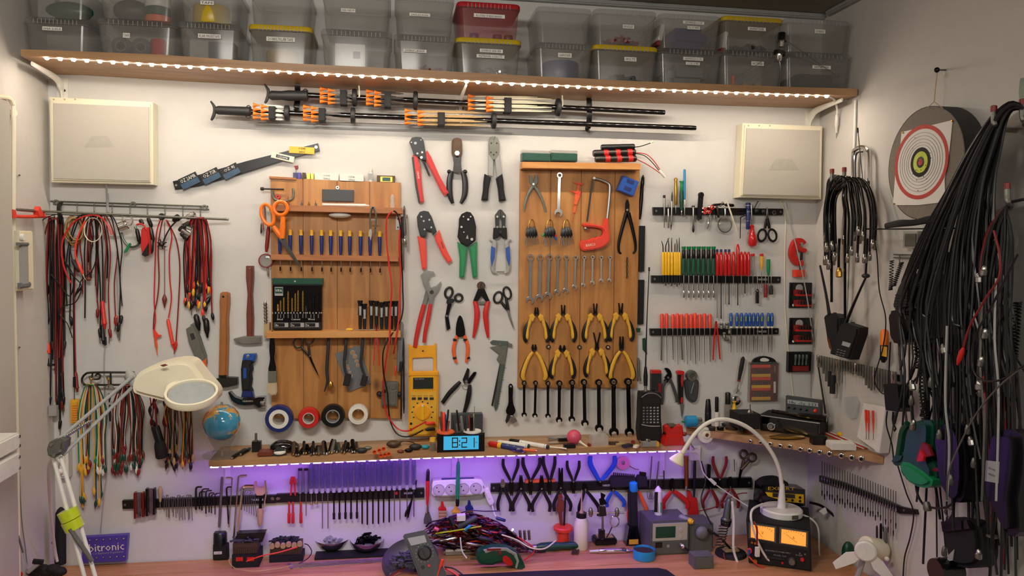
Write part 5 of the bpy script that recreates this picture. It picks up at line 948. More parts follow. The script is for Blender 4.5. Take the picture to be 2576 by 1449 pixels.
# ================================================================ magnetic tool rails, right of the boards
def rail(label,q,logo=None,lw=26):
 TP('magnetic_rail',label,'tool rail',(q[0][0]+q[1][0])/2,q[2][1],0)
 plate('bar',q,.001,.014,'black',bev=.0015)
 for k in(0,1):x=q[0][0]+7 if k==0 else q[1][0]-7;y=(q[0][1]+q[3][1])/2 if k==0 else(q[1][1]+q[2][1])/2;disc('screw',x,y,3,.015,.001,'castgrey',seg=8)
 if logo:text('PARKSIDE',logo[0],logo[1],lw,5,.0153,'white',a=logo[2]if len(logo)>2 else 0)
rail('uppermost black magnetic rail below the right panel antenna',pt(1644,521,1971,525,1970,541,1645,540))
rail('middle black magnetic rail carrying yellow, green and red small tools',pt(1640,693,1965,696,1964,712,1640,711),(1918,703))
rail('lowest of the three right magnetic rails, carrying orange and blue files',pt(1636,827,1960,826,1959,841,1637,844),(1916,834))
def tool(name,label,cat,x,parts,group=None,d=.022,tl=0,w='B',seg=10):
 "upright tool: parts = (part name, y0, y1, radius profile or px, material)"
 TP(name,label,cat,x,parts[0][1],d,group,w)
 yc=parts[0][1]
 for nm,y0,y1,r,m in parts:
  pr=r if isinstance(r,(list,tuple))else[(0,r*.8),(.06,r),(.94,r),(1,r*.8)]
  lathe(nm,(x+(y0-yc)*tl,y0,d),(x+(y1-yc)*tl,y1,d),pr,m,w=w,seg=seg)
R1='on the uppermost rail'
tool('scriber',f'silver scriber with dark cap, leftmost {R1}','scriber',1671,[('cap',491,498,3.2,'dark'),('body',498,556,2.6,'steel'),('tip',556,573,.9,'dark')])
tool('scriber',f'thin silver pin vise, second {R1}','pin vise',1681,[('stem',502,524,1.6,'steel'),('body',524,574,2.6,'chrome')])
tool('scriber',f'silver pen scriber with pointed ends, third {R1}','scriber',1691,[('tip',482,506,[(0,.4),(.5,2.4),(1,2)],'darksteel'),('body',506,566,2.4,'steel'),('point',566,580,[(0,2),(1,.3)],'darksteel')],tl=-.03)
tool('brass_tube',f'brass coloured capped tube standing {R1}','tube',1700,[('cap',447,456,[(0,2),(.3,4.6),(1,4.6)],'brass'),('body',456,516,4.2,'brass'),('stem',516,537,1.2,'steel')])
tool('screwdriver',f'two tone green screwdriver {R1}','screwdriver',1714.5,[('cap',455,459,5.6,'green'),('handle',459,482,4,'green'),('grip',480,528,[(0,4.4),(.3,5.6),(.6,5.4),(1,3.8)],'dgreen'),('tip',528,541,2,'chrome')])
tool('alignment_stick',f'tall bright blue stick with white foot {R1}','stick',1722,[('stick',426,502,3.2,'cyan'),('foot',502,516,2.4,'white'),('pin',516,545,1.8,'steel')])
tool('mini_screwdriver',f'thin silver screwdriver with dark ends {R1}','screwdriver',1744,[('cap',517,521,4,'darksteel'),('body',521,566,2.8,'steel'),('tip',566,585,[(0,2),(.3,3),(.8,3),(1,1)],'darksteel')])
TP('ratchet_wrench',f'black double ring lever wrench {R1}','wrench',1765,490,.02);plate('lever',pt(1759,488,1771,488,1766,552,1754,552),.02,.008,'black',bev=.003);annul('ring',1765,490,7,3,.02,.01,'black');annul('ring',1765,490,3.4,2,.021,.01,'chrome');disc('rivet',1764,500,2.5,.028,.001,'chrome',seg=8);disc('rivet',1757,552,3.4,.028,.002,'chrome',seg=10)
for k,(x,y,r)in enumerate(((1775,526,4.6),(1792,522,6),(1774,535,4.4),(1785,533,5.2))):
 TP('heat_tube',f'{["upper left", "largest", "lower left", "lower middle"][k]} red rimmed ring bit {R1}','ring bit',x,y,.015);lathe('shank',(x-12,y-2,.02),(x,y,.028),[(0,r*.7),(1,r*.8)],'steel');annul('rim',x,y,r,r*.5,.026,.006,'red',seg=14);disc('bore',x,y,r*.5,.027,.002,'redd',seg=8)
tool('probe',f'short chrome lens probe hanging {R1}','probe',1787,[('stem',535,548,1,'steel'),('body',548,577,[(0,1.5),(.2,3),(.8,3.2),(1,1)],'chrome')],tl=-.2)
for k,(a,b,c,e,r,m)in enumerate(((1796,540,1797,552,3.5,'steel'),(1802,513,1808,548,3,'darksteel'),(1790,516,1822,513,3,'gunmetal'),(1810,520,1819,508,3,'castgrey'),(1822,515,1846,517,4,'gunmetal'))):
 TP('small_clamp',['tiny ball ended pin','dark slim hook tool','black pointed lever','short grey pipe','black rounded handle'][k]+f' clinging to the middle of the uppermost rail','tool',a,b,.02);lathe('body',(a,b,.022),(c,e,.022),[(0,r*.3),(.2,r),(.9,r),(1,r*.6)],m)
TP('magnifier','round magnifying glass with short chrome handle hanging from the uppermost rail','magnifier',1824,540,.02);annul('rim',1824,566,20,17.5,.018,.008,'chrome',seg=28,sx=.95);disc('lens',1824,566,17,.02,.003,'glass',seg=24);lathe('handle',(1824,520,.022),(1824,547,.022),[(0,1.5),(.2,3),(1,2)],'chrome')
tool('wooden_stick','thin pale wooden stick slanting across the magnifying glass','stick',1827,[('stick',501,588,[(0,.6),(.1,1.8),(.6,2.4),(.62,2),(1,.5)],'cream')],tl=.33,d=.032)
TP('bradawl','dark bradawl with wide wire head hanging from the uppermost rail','bradawl',1863,545,.02);tube('shaft',pt(1863,546,1862,600),[1.4,1],'gunmetal',.022,n=1);tube('head',pt(1850,534,1855,530,1875,530,1878,538,1863,547),1.3,'gunmetal',.022)
tool('screwdriver','blue and chrome striped pen screwdriver on the uppermost rail','screwdriver',1882,[('cap',510,526,6.4,'navy'),('band',516,518,6.8,'chrome'),('body',526,577,5,'navy'),('band',532,534,5.6,'chrome'),('band',555,557,5.6,'chrome'),('tip',577,590,1.2,'steel')],tl=-.01)
tool('bulb_screwdriver','screwdriver with transparent red bulb handle hanging from the uppermost rail','screwdriver',1890,[('shaft',516,570,2.2,'steel'),('handle',566,621,[(0,3),(.06,6),(.15,5),(.5,9),(.8,12),(.95,9),(1,4)],'redclear')],tl=.03,seg=16)
scissors('scissors','small black handled scissors clinging to the uppermost rail',(1917,592,10,15,12),(1943,592,10,15,-12),((1924,575),(1936,575)),(1930,548),(1930,520),'black','steel',.018,3,tw=6,open_=2)
TP('magnet_ring','small dark ring magnet and loop at the right end of the uppermost rail','magnet',1948,534,.016);annul('ring',1948,535,5.5,3,.016,.004,'steel',seg=14);tube('loop',pt(1898,524,1905,510,1908,506),1.2,'dark',.02);ball('magnet',P(1902,530,.02),.008,'dark');ball('magnet',P(1920,532,.02),.008,'dark')
R2='on the middle rail'
for k,x in enumerate((1668,1675,1682,1690,1698,1703,1709)):
 y=(634,634,634,634,634,634,634)[k]
 tool('pick_tool',f'yellow handled pick tool, {ordn(k, 7)} of seven {R2}','pick',x,[('handle',y,692,[(0,2),(.05,3.6),(.9,4),(1,3.4)],'yellow'),('tip',692,714+(k*5)%9,1.3,'dark')],'yellow pick tools on the middle rail')
 tube('pick_end',[(x,636,.022),(x+(k%3-1)*.5,618,.022),((x-4,x+8,x-2,x,x+1,x-1,x)[k],(606,598,600,598,612,602,598)[k],.024)],[1.3,1.3,.7],'gunmetal',n=3)
for k in range(7):
 x=1720+k*12.5
 tool('nut_driver',f'green and black nut driver, {ordn(k, 7)} of seven {R2}','screwdriver',x,[('cap',620,628,[(0,5.6),(.5,5.4),(1,4)],'green'),('collar',628,650,4.6,'black'),('handle',650,693,[(0,4.6),(.5,5),(1,4)],'dgreen'),('shaft',693,732,1.6,'steel'),('socket',731,749,2.6,'chrome')],'green nut drivers on the middle rail')
 for dx in(-2.5,2.5):tube('stripe',[(x+dx,652,.0265),(x+dx,688,.0265)],.8,'green',n=1,seg=5)
RB_=[800,802,765,766,745,768,742,0,735,735]
for k,x in enumerate((1804,1814,1825,1834,1845,1856,1865,1874,1883)):
 y=614 if k==5 else 636
 tool('red_screwdriver',f'{"tall " if k == 5 else ""}red screwdriver{" with blue cap" if k < 4 else ""}, {ordn(k, 9)} of nine {R2}','screwdriver',x,([('cap',627,634,3.2,'navy')]if k<4 else[])+[('handle',y-3 if k!=5 else y,694,[(0,2),(.06,3),(.16,4.6),(.9,4.6),(1,3.4)],'redclear'),('blade',694,RB_[k]or 738,[(0,1.2),(.9,1.2),(1,1.6)],'steel' if k%2==0 else 'gunmetal')],'red screwdrivers on the middle rail')
for k,(x,y0,m,m2,lb)in enumerate(((1894,638,'clearp','redclear','clear screwdriver with red cap'),(1916,638,'yellowh','redclear','clear amber screwdriver with red cap'),(1933,652,'green','green','small bright green screwdriver'))):
 tool('screwdriver',f'{lb} at the right of the middle rail','screwdriver',x,[('cap',y0,y0+7,4.6,m2),('handle',y0+6,694-(14 if k==1 else 0),[(0,4.4),(.5,4.8),(.8,3.4),(1,2)],m),('shaft',680,724,1.1,'steel')])
for k,(x,y0,y1,m)in enumerate(((1905,727,763,'blackgloss'),(1926,714,748,'redd'),(1940,717,741,'dark'))):
 tool('stubby_screwdriver',f'{["black", "dark red", "short charcoal"][k]} screwdriver hanging handle down from the middle rail','screwdriver',x,[('blade',694,y0+2,1.2,'steel'),('handle',y0,y1,[(0,2.5),(.15,4.6),(.3,4),(.5,5),(1,4.6)],m)])
R3='on the lowest right rail'
for k,x in enumerate((1665,1677,1692.5,1704,1714,1727,1738,1748,1760,1772,1786)):
 y=(789,788,790,788,790,788,790,787,790,788,790)[k];m=(907,915,905,918,905,917,907,916,908,915,910)[k]
 tool('needle_file',f'orange handled file, {ordn(k, 11)} of eleven {R3}','file',x,[('handle',y,825,[(0,2.6),(.08,4.6),(.9,4.8),(1,5)],'redor'),('tang',825,848,1.4,'steel')],'orange files on the lowest right rail')
 w0=(4,1.6,3.2,1.8,4,2,3,3.4,2,1.6,3)[k];tl=(-2,3,3,4,6,6,0,5,0,1,2)[k]
 plate('blade',[(x-w0/2,846),(x+w0/2,846),(x+w0*(.5 if k in(0,4)else .2)+tl*.5,m),(x-w0*(.5 if k in(0,4)else .2)+tl*.5,m)],.0195,.002,'castgrey',bev=.0003)
for k,x in enumerate((1839,1854,1865,1877,1886,1896,1906,1917,1933,1942)):
 tool('mini_file',f'blue handled file, {ordn(k, 10)} of ten {R3}','file',x,[('handle',787,822,[(0,2.4),(.1,3.6),(.4,4.6),(.8,4.2),(1,3)],'blue'),('collar',821,825,4,'cream'),('tang',825,848,1.1,'steel'),('blade',846,887,[(0,(2,1.4,2.6)[k%3]),(1,.5)],'castgrey')],'blue files on the lowest right rail')
 box('inlay',x-1,797,x+1,808,.0265,.001,'lime',bev=.0004)
TP('tweezers','red tweezers gripping the lowest right rail','tweezers',1802,808,.02);plate('arm',pt(1800,808,1803,808,1799,850,1796,906,1793,906,1795,850),.02,.003,'red',bev=.0004);plate('arm',pt(1801,808,1804,808,1809,850,1813,904,1810,904,1805,850),.02,.003,'red',bev=.0004)
for k,(x,y)in enumerate(((1815,812),(1829,812),(1822,836),(1823,852),(1835,824))):TP('coax_adapter',f'small nickel coaxial adapter, {["upper left", "upper right", "middle", "lowest", "far right"][k]} of the cluster {R3}','adapter',x,y,.02);lathe('body',(x,y,.02),(x+(0 if k!=3 else 10),y+(16 if k!=3 else 2),.022),[(0,4),(.2,5),(.4,3.4),(.6,5),(1,4)],'castgrey')
TP('red_topped_case','dark case with red top fixed behind the radio telephone','case',1652,1000,0);plate('case',pt(1640,934,1664,934,1666,1010,1640,1010),.002,.02,'dark');plate('top',pt(1641,932,1664,932,1664,940,1640,940),.003,.022,'red');plate('label',pt(1655,966,1664,964,1664,990,1656,984),.022,.001,'redd')
pliers2('pump_pliers','dark grey slip joint pliers hanging beside the radio telephone',1681,950,[crom(pt(1672,928,1680,926,1688,934,1690,950,1680,958,1672,950,1680,940),2,True),pt(1670,958,1680,948,1687,952,1678,964)],[pt(1676,956,1668,975,1667,1000,1665,1018),pt(1685,952,1694,975,1701,998,1703,1012)],'gunmetal','dgrey',[3.4,4,4,3.4],d=.01)
TP('utility_knife','slim red and black utility knife hanging tip down on the wall','knife',1713,934,.005);plate('handle',pt(1706,940,1721,940,1719,1016,1710,1016),.005,.014,'black',bev=.003);plate('top',crom(pt(1704,935,1712,933,1722,935,1720,943,1707,943),2,True),.005,.016,'red',bev=.002);plate('inlay',pt(1714,943,1719,943,1719,960,1716,976,1713,960),.0185,.001,'red');plate('inlay',pt(1713,1000,1718,1000,1717,1014,1712,1014),.0185,.001,'red');plate('blade',pt(1711,1017,1721,1017,1718,1040,1715,1050),.008,.002,'steel',bev=.0002)
TP('cable_stripper','dark grey round headed cable stripper hanging on the wall','stripper',1743,932,.002);plate('body',crom(pt(1728,958,1756,956,1759,975,1755,1005,1745,1013,1732,1005,1728,980),3,True),.002,.022,'dgrey',bev=.005);annul('head',1742,946,14,7,.004,.018,'castgrey',seg=22);disc('roller',1742,946,7,.006,.012,'steel',seg=14);tube('edge',pt(1746,962,1738,990),.8,'lgrey',.0245,n=1)
tool('inspection_mirror','black handled inspection mirror with round chrome mirror hanging on the wall','mirror',1870,[('handle',897,956,[(0,2),(.1,5),(.5,5.4),(1,3.6)],'blackmatte'),('collar',955,960,4,'redd'),('shaft',958,990,1.6,'steel'),('joint',978,986,5,'chrome')],tl=-.19)
disc('mirror',1852,1008,12,.02,.003,'chrome',seg=20)
TP('bit_set','clear case of orange held precision bits with black arched top, hanging on the wall','bit set',1923,1010,0)
plate('hanger',crom(pt(1893,913,1900,902,1923,896,1946,902,1955,913,1956,917,1892,917),3,True),.002,.01,'black',bev=.002);plate('hanger_hole',crom(pt(1913,903,1922,900,1934,904,1932,909,1914,909),2,True),.0122,.0004,'paper',bev=0)
box('case',1889,912,1960,1011,.002,.02,'cleardim',bev=.004);box('tray',1891,914,1956,1009,.003,.006,'redd')
for j,(y,m)in enumerate(((922,'redor'),(945,'yellowh'),(953,'redor'),(973,'yellow'),(979,'redor'),(1003,'yellowh'))):box('bit_holder',1893,y-3.5,1939,y+3.5,.009,.008,m)
for j,y in enumerate((930,960,986)):
 for k in range(12):tube('bit',[(1896+k*3.6,y,.014),(1896+k*3.6,y+11,.014)],1,'steel',n=1,seg=5)
for y0,y1,m in((920,936,'steel'),(940,958,'dark'),(960,988,'white'),(990,1005,'dark')):lathe('extension',(1949,y0,.014),(1949,y1,.014),[(0,3),(1,3)],m)
TP('pipe_cutter','red pipe cutter hanging between the screwdriver rails and the room corner','pipe cutter',2008,600,0)
plate('frame',crom(pt(2025,604,2016,599,2005,600,1996,610,1990,630,1991,648,2000,664,2010,668,2010,652,2004,642,2004,628,2012,632,2026,636,2031,627,2022,624,2014,620,2012,616,2020,616,2029,611),2,True),.006,.02,'red',bev=.004);disc('wheel',2017,613,4,.026,.003,'chrome',seg=10)
lathe('screw',(2017,634,.018),(2014,680,.018),[(0,3.2),(1,3.2)],'black');lathe('nut',(2016,655,.018),(2015,669,.018),[(0,5),(.5,6.5),(1,6)],'red');box('knob',2002,679,2026,697,.006,.024,'redor',bev=.003)
for k,(y0,y1)in enumerate(((711,775),(800,866))):
 TP('bit_holder_case',f'{["upper", "lower"][k]} black wall case with red bit bars right of the rails','bit case',2018,y1,0);box('case',1990,y0,2043,y1,.002,.012,'black',bev=.006);disc('logo_disc',2011,y0+14,10,.014,.001,'lgrey',seg=18)
 for j in(0,1):
  yy=y0+28+j*26;plate('red_bar',pt(2000,yy-9,2008,yy-11,2043,yy-6,2043,yy+6,2000,yy+5),.014,.012,'redd');plate('red_lip',pt(2002,yy+1,2043,yy+2,2043,yy+6,2002,yy+6),.026,.003,'red')
  for q in range(5):lathe('bit',(2012+q*7,yy-8,.03),(2012+q*7,yy+1,.03),[(0,2.4),(1,2.4)],'darksteel',seg=7)
 disc('button',1996,y1-7,3,.014,.002,'white',seg=8)
TP('blade_case','black case with four dark bits and a dark red bar, lowest beside the corner','bit case',2014,936,0);box('case',1986,886,2042,936,.002,.02,'black',bev=.004);box('bar',1996,921,2034,934,.022,.006,'redd')
for k in range(4):lathe('bit',(2002+k*9,892,.026),(2000+k*9,918,.026),[(0,3),(.3,4),(.5,2.6),(1,3)],'greentint',seg=8)
box('clear_side',2036,890,2045,938,.002,.02,'cleardim')
# ================================================================ long rails above the bench
ZP='on the lower left rail'
rail('long black magnetic rail at lower left holding hex keys',pt(307,1260,694,1246,694,1266,308,1281),(647,1257,2),30)
rail('black magnetic rail under the lower shelf holding the purple screwdrivers',pt(695,1244,1067,1229,1067,1252,695,1265),(1029,1240.5,-2),24)
box('red_logo',994,1237,1000,1244,.0152,.0004,'red',bev=0)
for x in(685,698):disc('screw',x,1254.5,4,.015,.0015,'steel',seg=10,par=CUR[0])
rail('long black magnetic rail at lower right holding the pliers',pt(1235,1218,1892,1202,1892,1227,1235,1238),(1527,1221,-1),22)
for k,(x0,x1,y0,y1,m)in enumerate(((335,361,1238,1306,'redd'),(365,389,1228,1300,'black'))):
 TP('folding_hex_set',f'{["dark red", "black"][k]} folding hex key set {ZP}','hex key set',x0+13,y0,.015);box('scale',x0,y0+3,x0+6,y1,.018,.02,m,bev=.003);box('scale',x1-6,y0+3,x1,y1-4,.018,.02,m,bev=.003)
 for j in range(4):lathe('key',(x0+8+j*3.6,y0,.03),(x0+8+j*3.6,y1-4,.03),[(0,2.2),(1,1.6)],'chrome',seg=6)
tool('marking_knife',f'small wooden handled awl {ZP}','awl',403,[('handle',1224,1262,[(0,3),(.2,6),(.6,4.5),(1,2.5)],'tan'),('blade',1262,1282,1.3,'steel')])
def hexkey(label,x,y,lx,y1,r,m,group=None,tl=0,dy=3):
 TP('hex_key',label,'hex key',x,y,.018,group);tube('key',[(x+lx,y-dy+abs(lx)*.0),(x+lx*.35,y-dy),(x+lx*.06,y),(x,y+6),(x+tl*.5,(y+y1)/2),(x+tl,y1)],r,m,.02,n=3,seg=6)
for k in range(16):hexkey(f'tiny steel hex key, {ordn(k, 16)} in the dense row {ZP}',413+k*4.6+random.uniform(-1,1),1252+random.uniform(-4,4),random.choice((-5,6,7)),1296+random.uniform(-12,14),.9,'castgrey','tiny hex keys on the lower left rail',random.uniform(-1,3))
for k,(x,y,lx,y1,r)in enumerate(((493,1228,15,1282,2.6),(502,1240,14,1281,2),(508,1233,18,1284,1.9),(518,1237,15,1292,1.8),(526,1243,13,1289,1.6),(532,1246,14,1291,1.4),(541,1244,12,1294,1.3))):hexkey(f'black hex key, {ordn(k, 7)} of the graded black row {ZP}',x,y,lx,y1,r,'black','graded black hex keys')
tool('metal_bar_tool',f'straight dark round punch bar {ZP}','punch',559,[('bar',1200,1326,3.4,'castgrey')],tl=-.06)
hexkey(f'black long hex key right of the punch bar',570,1228,13,1318,2,'black',tl=5);hexkey('thin steel ball end key with left pointing bend',584,1203,-16,1326,1.4,'steel',tl=-8,dy=2);hexkey('tall steel hex key reaching down to the bench',600,1199,21,1354,2.1,'steel',tl=-12);hexkey('thick bright chrome hex key beside the tall one',610,1226,28,1342,4.2,'chrome',tl=-12)
for k in range(6):hexkey(f'tiny hex key, {ordn(k, 6)} in the cluster under the chrome key',616+k*5,1238+k%3*3,random.choice((-5,5)),1285+k*3,.9,'castgrey','tiny hex keys beside the chrome key',k-1)
TP('brush_fork','tan fork shaped tool with short wooden handle on the lower left rail','tool',655,1210,.018);plate('fork',pt(640,1212,645,1211,648,1225,662,1225,665,1212,669,1214,668,1240,660,1247,646,1247,640,1238),.018,.005,'tan');lathe('stem',(655,1254,.024),(655,1280,.024),[(0,3),(1,4)],'gunmetal');lathe('handle',(655,1278,.024),(654,1324,.024),[(0,7),(.2,7.5),(.8,6),(1,3)],'tan')
tube('steel_arm',pt(667,1208,670,1235,666,1262,664,1278),2,'chrome',.024)
TP('red_tweezers','red handled tweezers standing on the rail left of the purple screwdrivers','tweezers',737,1198,.018)
for s in(-1,1):tube('arm',[(737+s*2,1199),(737+s*4.5,1215),(737+s*3.5,1218),(737+s*6,1246)],[3,4,2.4,2],'red',.022)
for k,x in enumerate((727,737,757)):tool('red_probe',f'{["left", "middle", "right"][k]} red tip hanging below the rail beside the grey handles','screwdriver',x,[('shaft',1262,1292,2.4,'red'),('tip',1290,1316,3.8,'red')])
for k,x in enumerate((755,770)):tool('grey_handle_driver',f'{["left", "right"][k]} grey handled screwdriver beside the purple row','screwdriver',x,[('cap',1178,1183,5.4,'black'),('handle',1183,1241,[(0,5.6),(.8,5.2),(1,4)],'grey'),('blade',1241,1298,1.2,'steel')])
for k,x in enumerate((783,796,811,825,840,854,869,883,898,911,924,938,952,965,979,992,1006,1024,1041)):
 yt=1168-(x-783)*.04;yc=1233-(x-783)*.04;blk=4<=k<=8;y1=(1270,1268,1330,1330,1306,1306,1305,1305,1304,1318,1320,1318,1318,1315,1314,1311,1308,1306,1300)[k];yr=yc+18
 ps=[('handle',yt,yc,[(0,4.4),(.05,6),(.3,6.2),(.33,5.4),(.37,6.2),(.85,5.6),(1,4)],'violetclear'),('core',yt+14,yc-4,2,'steel'),('collar',yc-4,yc+8,5,'lgrey'),('blade',yc+8,y1,1.4 if not 4<=k<=14 else 2,'gunmetal' if 4<=k<=14 else 'steel')]
 if blk:ps.append(('thick_end',y1-18,y1,[(0,2),(.2,3.4),(1,3)],'black'))
 if k<2:ps.append(('bright_end',y1-8,y1,4,'chrome'))
 tool('clear_screwdriver',f'translucent violet handled screwdriver, {ordn(k, 19)} of the nineteen under the lower shelf','screwdriver',x,ps,'translucent screwdrivers under the lower shelf',d=.024)
TP('black_tongs','slim black tongs clinging to the rail end right of the purple screwdrivers','tongs',1045,1208,.02);tube('arm',pt(1048,1208,1043,1235,1034,1262,1022,1290,1020,1300),[1.5,2,2,3.4,2],'black',.024);tube('arm',pt(1046,1210,1040,1240,1028,1290,1026,1302),[1.2,2,3,2],'gunmetal',.022)
TP('round_brush','red and black handled steel paint scraper standing left of the power strip','scraper',1077,1181,.02)
lathe('tip',(1077,1180,.025),(1076,1210,.025),[(0,2),(.2,4.4),(1,5)],'black');lathe('handle',(1076,1209,.025),(1075,1270,.025),[(0,5.2),(.6,4.6),(.9,3.4),(1,3)],'red');lathe('ferrule',(1075,1270,.025),(1075,1290,.025),[(0,3),(1,4)],'chrome');plate('blade',pt(1071,1288,1080,1288,1086,1308,1086,1318,1066,1318,1066,1308),.022,.004,'castgrey')
TP('power_strip','white four socket power strip fixed to the wall below the lower shelf','power strip',1151,1250,0);plate('body',crom(pt(1089,1213,1110,1209,1190,1206,1213,1209,1216,1228,1213,1244,1150,1249,1092,1249,1088,1232),2,True),.002,.038,'white',bev=.005)
for x,y in((1104,1233),(1135,1232),(1166,1230),(1197,1229)):o=annul('socket',x,y,15,13,.04,.002,'lgrey',seg=22);disc('socket_well',x,y,13,.0402,.0008,'panel',seg=20);disc('pin_hole',x-5,y-6,1.8,.041,.0006,'black',seg=8);disc('pin_hole',x,y+4,1.8,.041,.0006,'black',seg=8)
TP('black_rule','thin black flat bar resting on top of the white power strip','ruler',1152,1205,.02);plate('bar',pt(1111,1205,1193,1203,1193,1206,1111,1208),.02,.012,'navy',bev=0)
TP('line_switch','white inline switch hanging tilted right of the power strip','switch',1230,1250,.02);plate('body',pt(1216,1232,1229,1226,1243,1262,1240,1271,1232,1272,1226,1262),.01,.018,'white',bev=.003);plate('rocker',pt(1222,1239,1227,1237,1234,1254,1229,1257),.028,.003,'paper');tube('lead',[(1238,1271,.02),(1243,1290,.03),(1248,1300,.04)],2,'white');tube('lead',[(1222,1231,.015),(1216,1218,.01),(1200,1206,.01)],2,'white')
tool('screwdriver','pale green and black screwdriver hanging in front of the power strip','screwdriver',1153,[('tip',1153,1164,1.4,'steel'),('handle',1162,1256,[(0,3.4),(.1,5),(.8,5.4),(1,4)],'green'),('grip',1254,1273,[(0,4),(.5,5.4),(1,4)],'black')],d=.055,tl=-.02)
for k,(x,y,m,m2)in enumerate(((1113,1266,'red','tan'),(1148,1272,'yellowh','tan'),(1181,1263,'navy','dgreen'))):
 TP('glue_tube',f'{["red", "yellow", "dark blue"][k]} capped flat marker standing behind the wire pile','marker',x,1330,.02);plate('cap',crom(pt(x-3,y,x+3,y,x+4,y+10,x+9,y+14,x+9,y+20,x-9,y+20,x-9,y+14,x-4,y+10),2,True),.02,.016,m,bev=.003);plate('body',pt(x-9,y+19,x+9,y+19,x+9,1345,x-9,1345),.02,.016,m2,bev=.002)
 for j in range(5):box('ridge',x-9,y+24+j*8,x+9,y+25+j*8,.036,.0008,'woodhandle',bev=0)
def rp(k,label,px,py,up,hx0,hy,hx1,hm,r=4,jl=16,jm='gunmetal',spread=5,d=.018,jx=0):
 s=-1 if up else 1
 hs=[]
 for x in(hx0,hx1):sg=-1 if x<px else 1;hs.append([(px+sg*3,py+s*4),(px+(x-px)*.45,py+(hy-py)*.28),(x+sg*-.5,py+(hy-py)*.68),(x+(2 if sg<0 else-2)*(0 if up else 1),hy)])
 js=[[(px-5,py),(px+4,py+s*4),(px-spread*.2,py-s*jl),(px-spread*.6,py-s*jl),(px-6,py-s*jl*.4)],[(px+5,py),(px-4,py+s*4),(px+spread*.2,py-s*jl),(px+spread*.6,py-s*jl),(px+6,py-s*jl*.4)]]
 pliers2('pliers',label,px,py,js,hs,jm,hm,[r*.8,r,r*1.1,r*.9],d=d,pr=2.6)
for k,a in enumerate((('black handled pliers pointing down, leftmost inverted pair on the lower right rail',1287,1212,True,1266,1154,1303,'black',4,36),('black handled pliers pointing down, second inverted pair on the lower right rail',1335,1210,True,1316,1151,1358,'black',4.4,36),('black handled pliers pointing down, third inverted pair on the lower right rail',1383,1210,True,1367,1148,1396,'black',4.2,36),('black handled pliers pointing down, fourth inverted pair on the lower right rail',1443,1212,True,1427,1159,1457,'black',3.8,30),('large pliers with bright blue handles pointing up to the shelf',1510,1212,True,1485,1147,1546,'blue',6,12),('steel nosed side cutters with black handles, leftmost under the lower right rail',1265,1224,False,1252,1286,1285,'black',4,18,'steel'),('black handled needle pliers, second under the lower right rail',1311,1230,False,1290,1286,1332,'black',4.2,34),('black handled needle pliers, third under the lower right rail',1363,1230,False,1339,1287,1384,'black',4.2,34),('very long nosed black handled pliers, fourth under the lower right rail',1411,1228,False,1393,1286,1436,'black',4,50,'gunmetal',9),('wide dark handled pliers behind the bottle on the lower right rail',1473,1232,False,1457,1298,1507,'black',4.4,16),('blue handled pliers hanging handles down under the lower right rail',1543,1233,False,1526,1275,1570,'blue',4.8,20),('orange and black handled pliers behind the work light',1604,1232,False,1581,1314,1628,'orange',5,24),('bright red handled pliers on the lower right rail',1692,1232,False,1668,1280,1730,'red',6,28),('dark red handled pliers pointing down at the right end of the rail',1811,1206,True,1794,1148,1827,'redd',4,20),('dark red handled pliers, left pair of two hanging at the rail end',1788,1228,False,1768,1278,1805,'redd',4,26),('dark red handled pliers, right pair of two hanging at the rail end',1838,1226,False,1816,1278,1858,'redd',4,26))):rp(k,*a)
scissors('scissors','dark brown handled scissors clinging upright to the right end of the lower rail',(1871,1143,9,10,0),(1892,1151,10,10,0),((1871,1156),(1884,1160)),(1866,1180),(1857,1226),'rust','gunmetal',.02,3,1,tw=8)
TP('solder_reel','translucent pink reel with a loose thread hanging under the lower shelf','reel',1568,1165,.01);annul('flange',1568,1165,17,5,.012,.004,'pinkl',seg=24);annul('wound',1568,1165,12,4,.003,.01,'pink',seg=20);disc('hub',1568,1163,5,.012,.006,'clearp',seg=12);tube('thread',pt(1583,1172,1592,1177,1598,1180,1607,1181),1,'redd',.014)
TP('orange_strip','narrow orange strip stuck on top of the lower right rail','strip',1364,1212,.004);plate('strip',pt(1322,1208,1397,1206,1397,1213,1322,1216),.004,.012,'orange')
for k,(x0,x1,y0,n_)in enumerate(((1536,1599,1200,11),(1602,1628,1198,5))):
 TP('bit_block',f'{["wide", "narrow"][k]} black block of small bits standing on the lower right rail','bit block',(x0+x1)/2,1226,.016);plate('block',pt(x0+6,y0,x1,y0+2,x1+2,1226,x0+4,1228,x0,y0+10),.016,.022,'blackmatte',bev=.003)
 for j in range(n_):lathe('bit',(x0+8+j*(x1-x0-12)/(n_-1),y0-12+j*.5,.028),(x0+8+j*(x1-x0-12)/(n_-1),y0+2,.028),[(0,1.4),(.3,2),(1,1.6)],'darksteel',seg=6)
for k,(pts,r,m,lb)in enumerate(((pt(1640,1148,1637,1190,1634,1228),1.6,'castgrey','tall thin steel tweezers standing under the shelf strip'),(pt(1657,1160,1653,1200,1651,1228),1.6,'steel','thin steel dental probe beside the tall tweezers'),(pt(1670,1184,1671,1232),1.8,'darksteel','short dark scribe beside the red pliers'),(pt(1748,1160,1747,1200,1746,1250),3.6,'blackmatte','thick black rod hanging right of the copper tube'),(pt(1847,1156,1848,1186),1.2,'dark','tiny dark pin hanging by the wall beside the brown scissors'))):
 TP('thin_tool',lb,'tool',*pts[0],.02);tube('shaft',pts,[r]+[r*1.2]*(len(pts)-2)+[r*.7],m,.022)
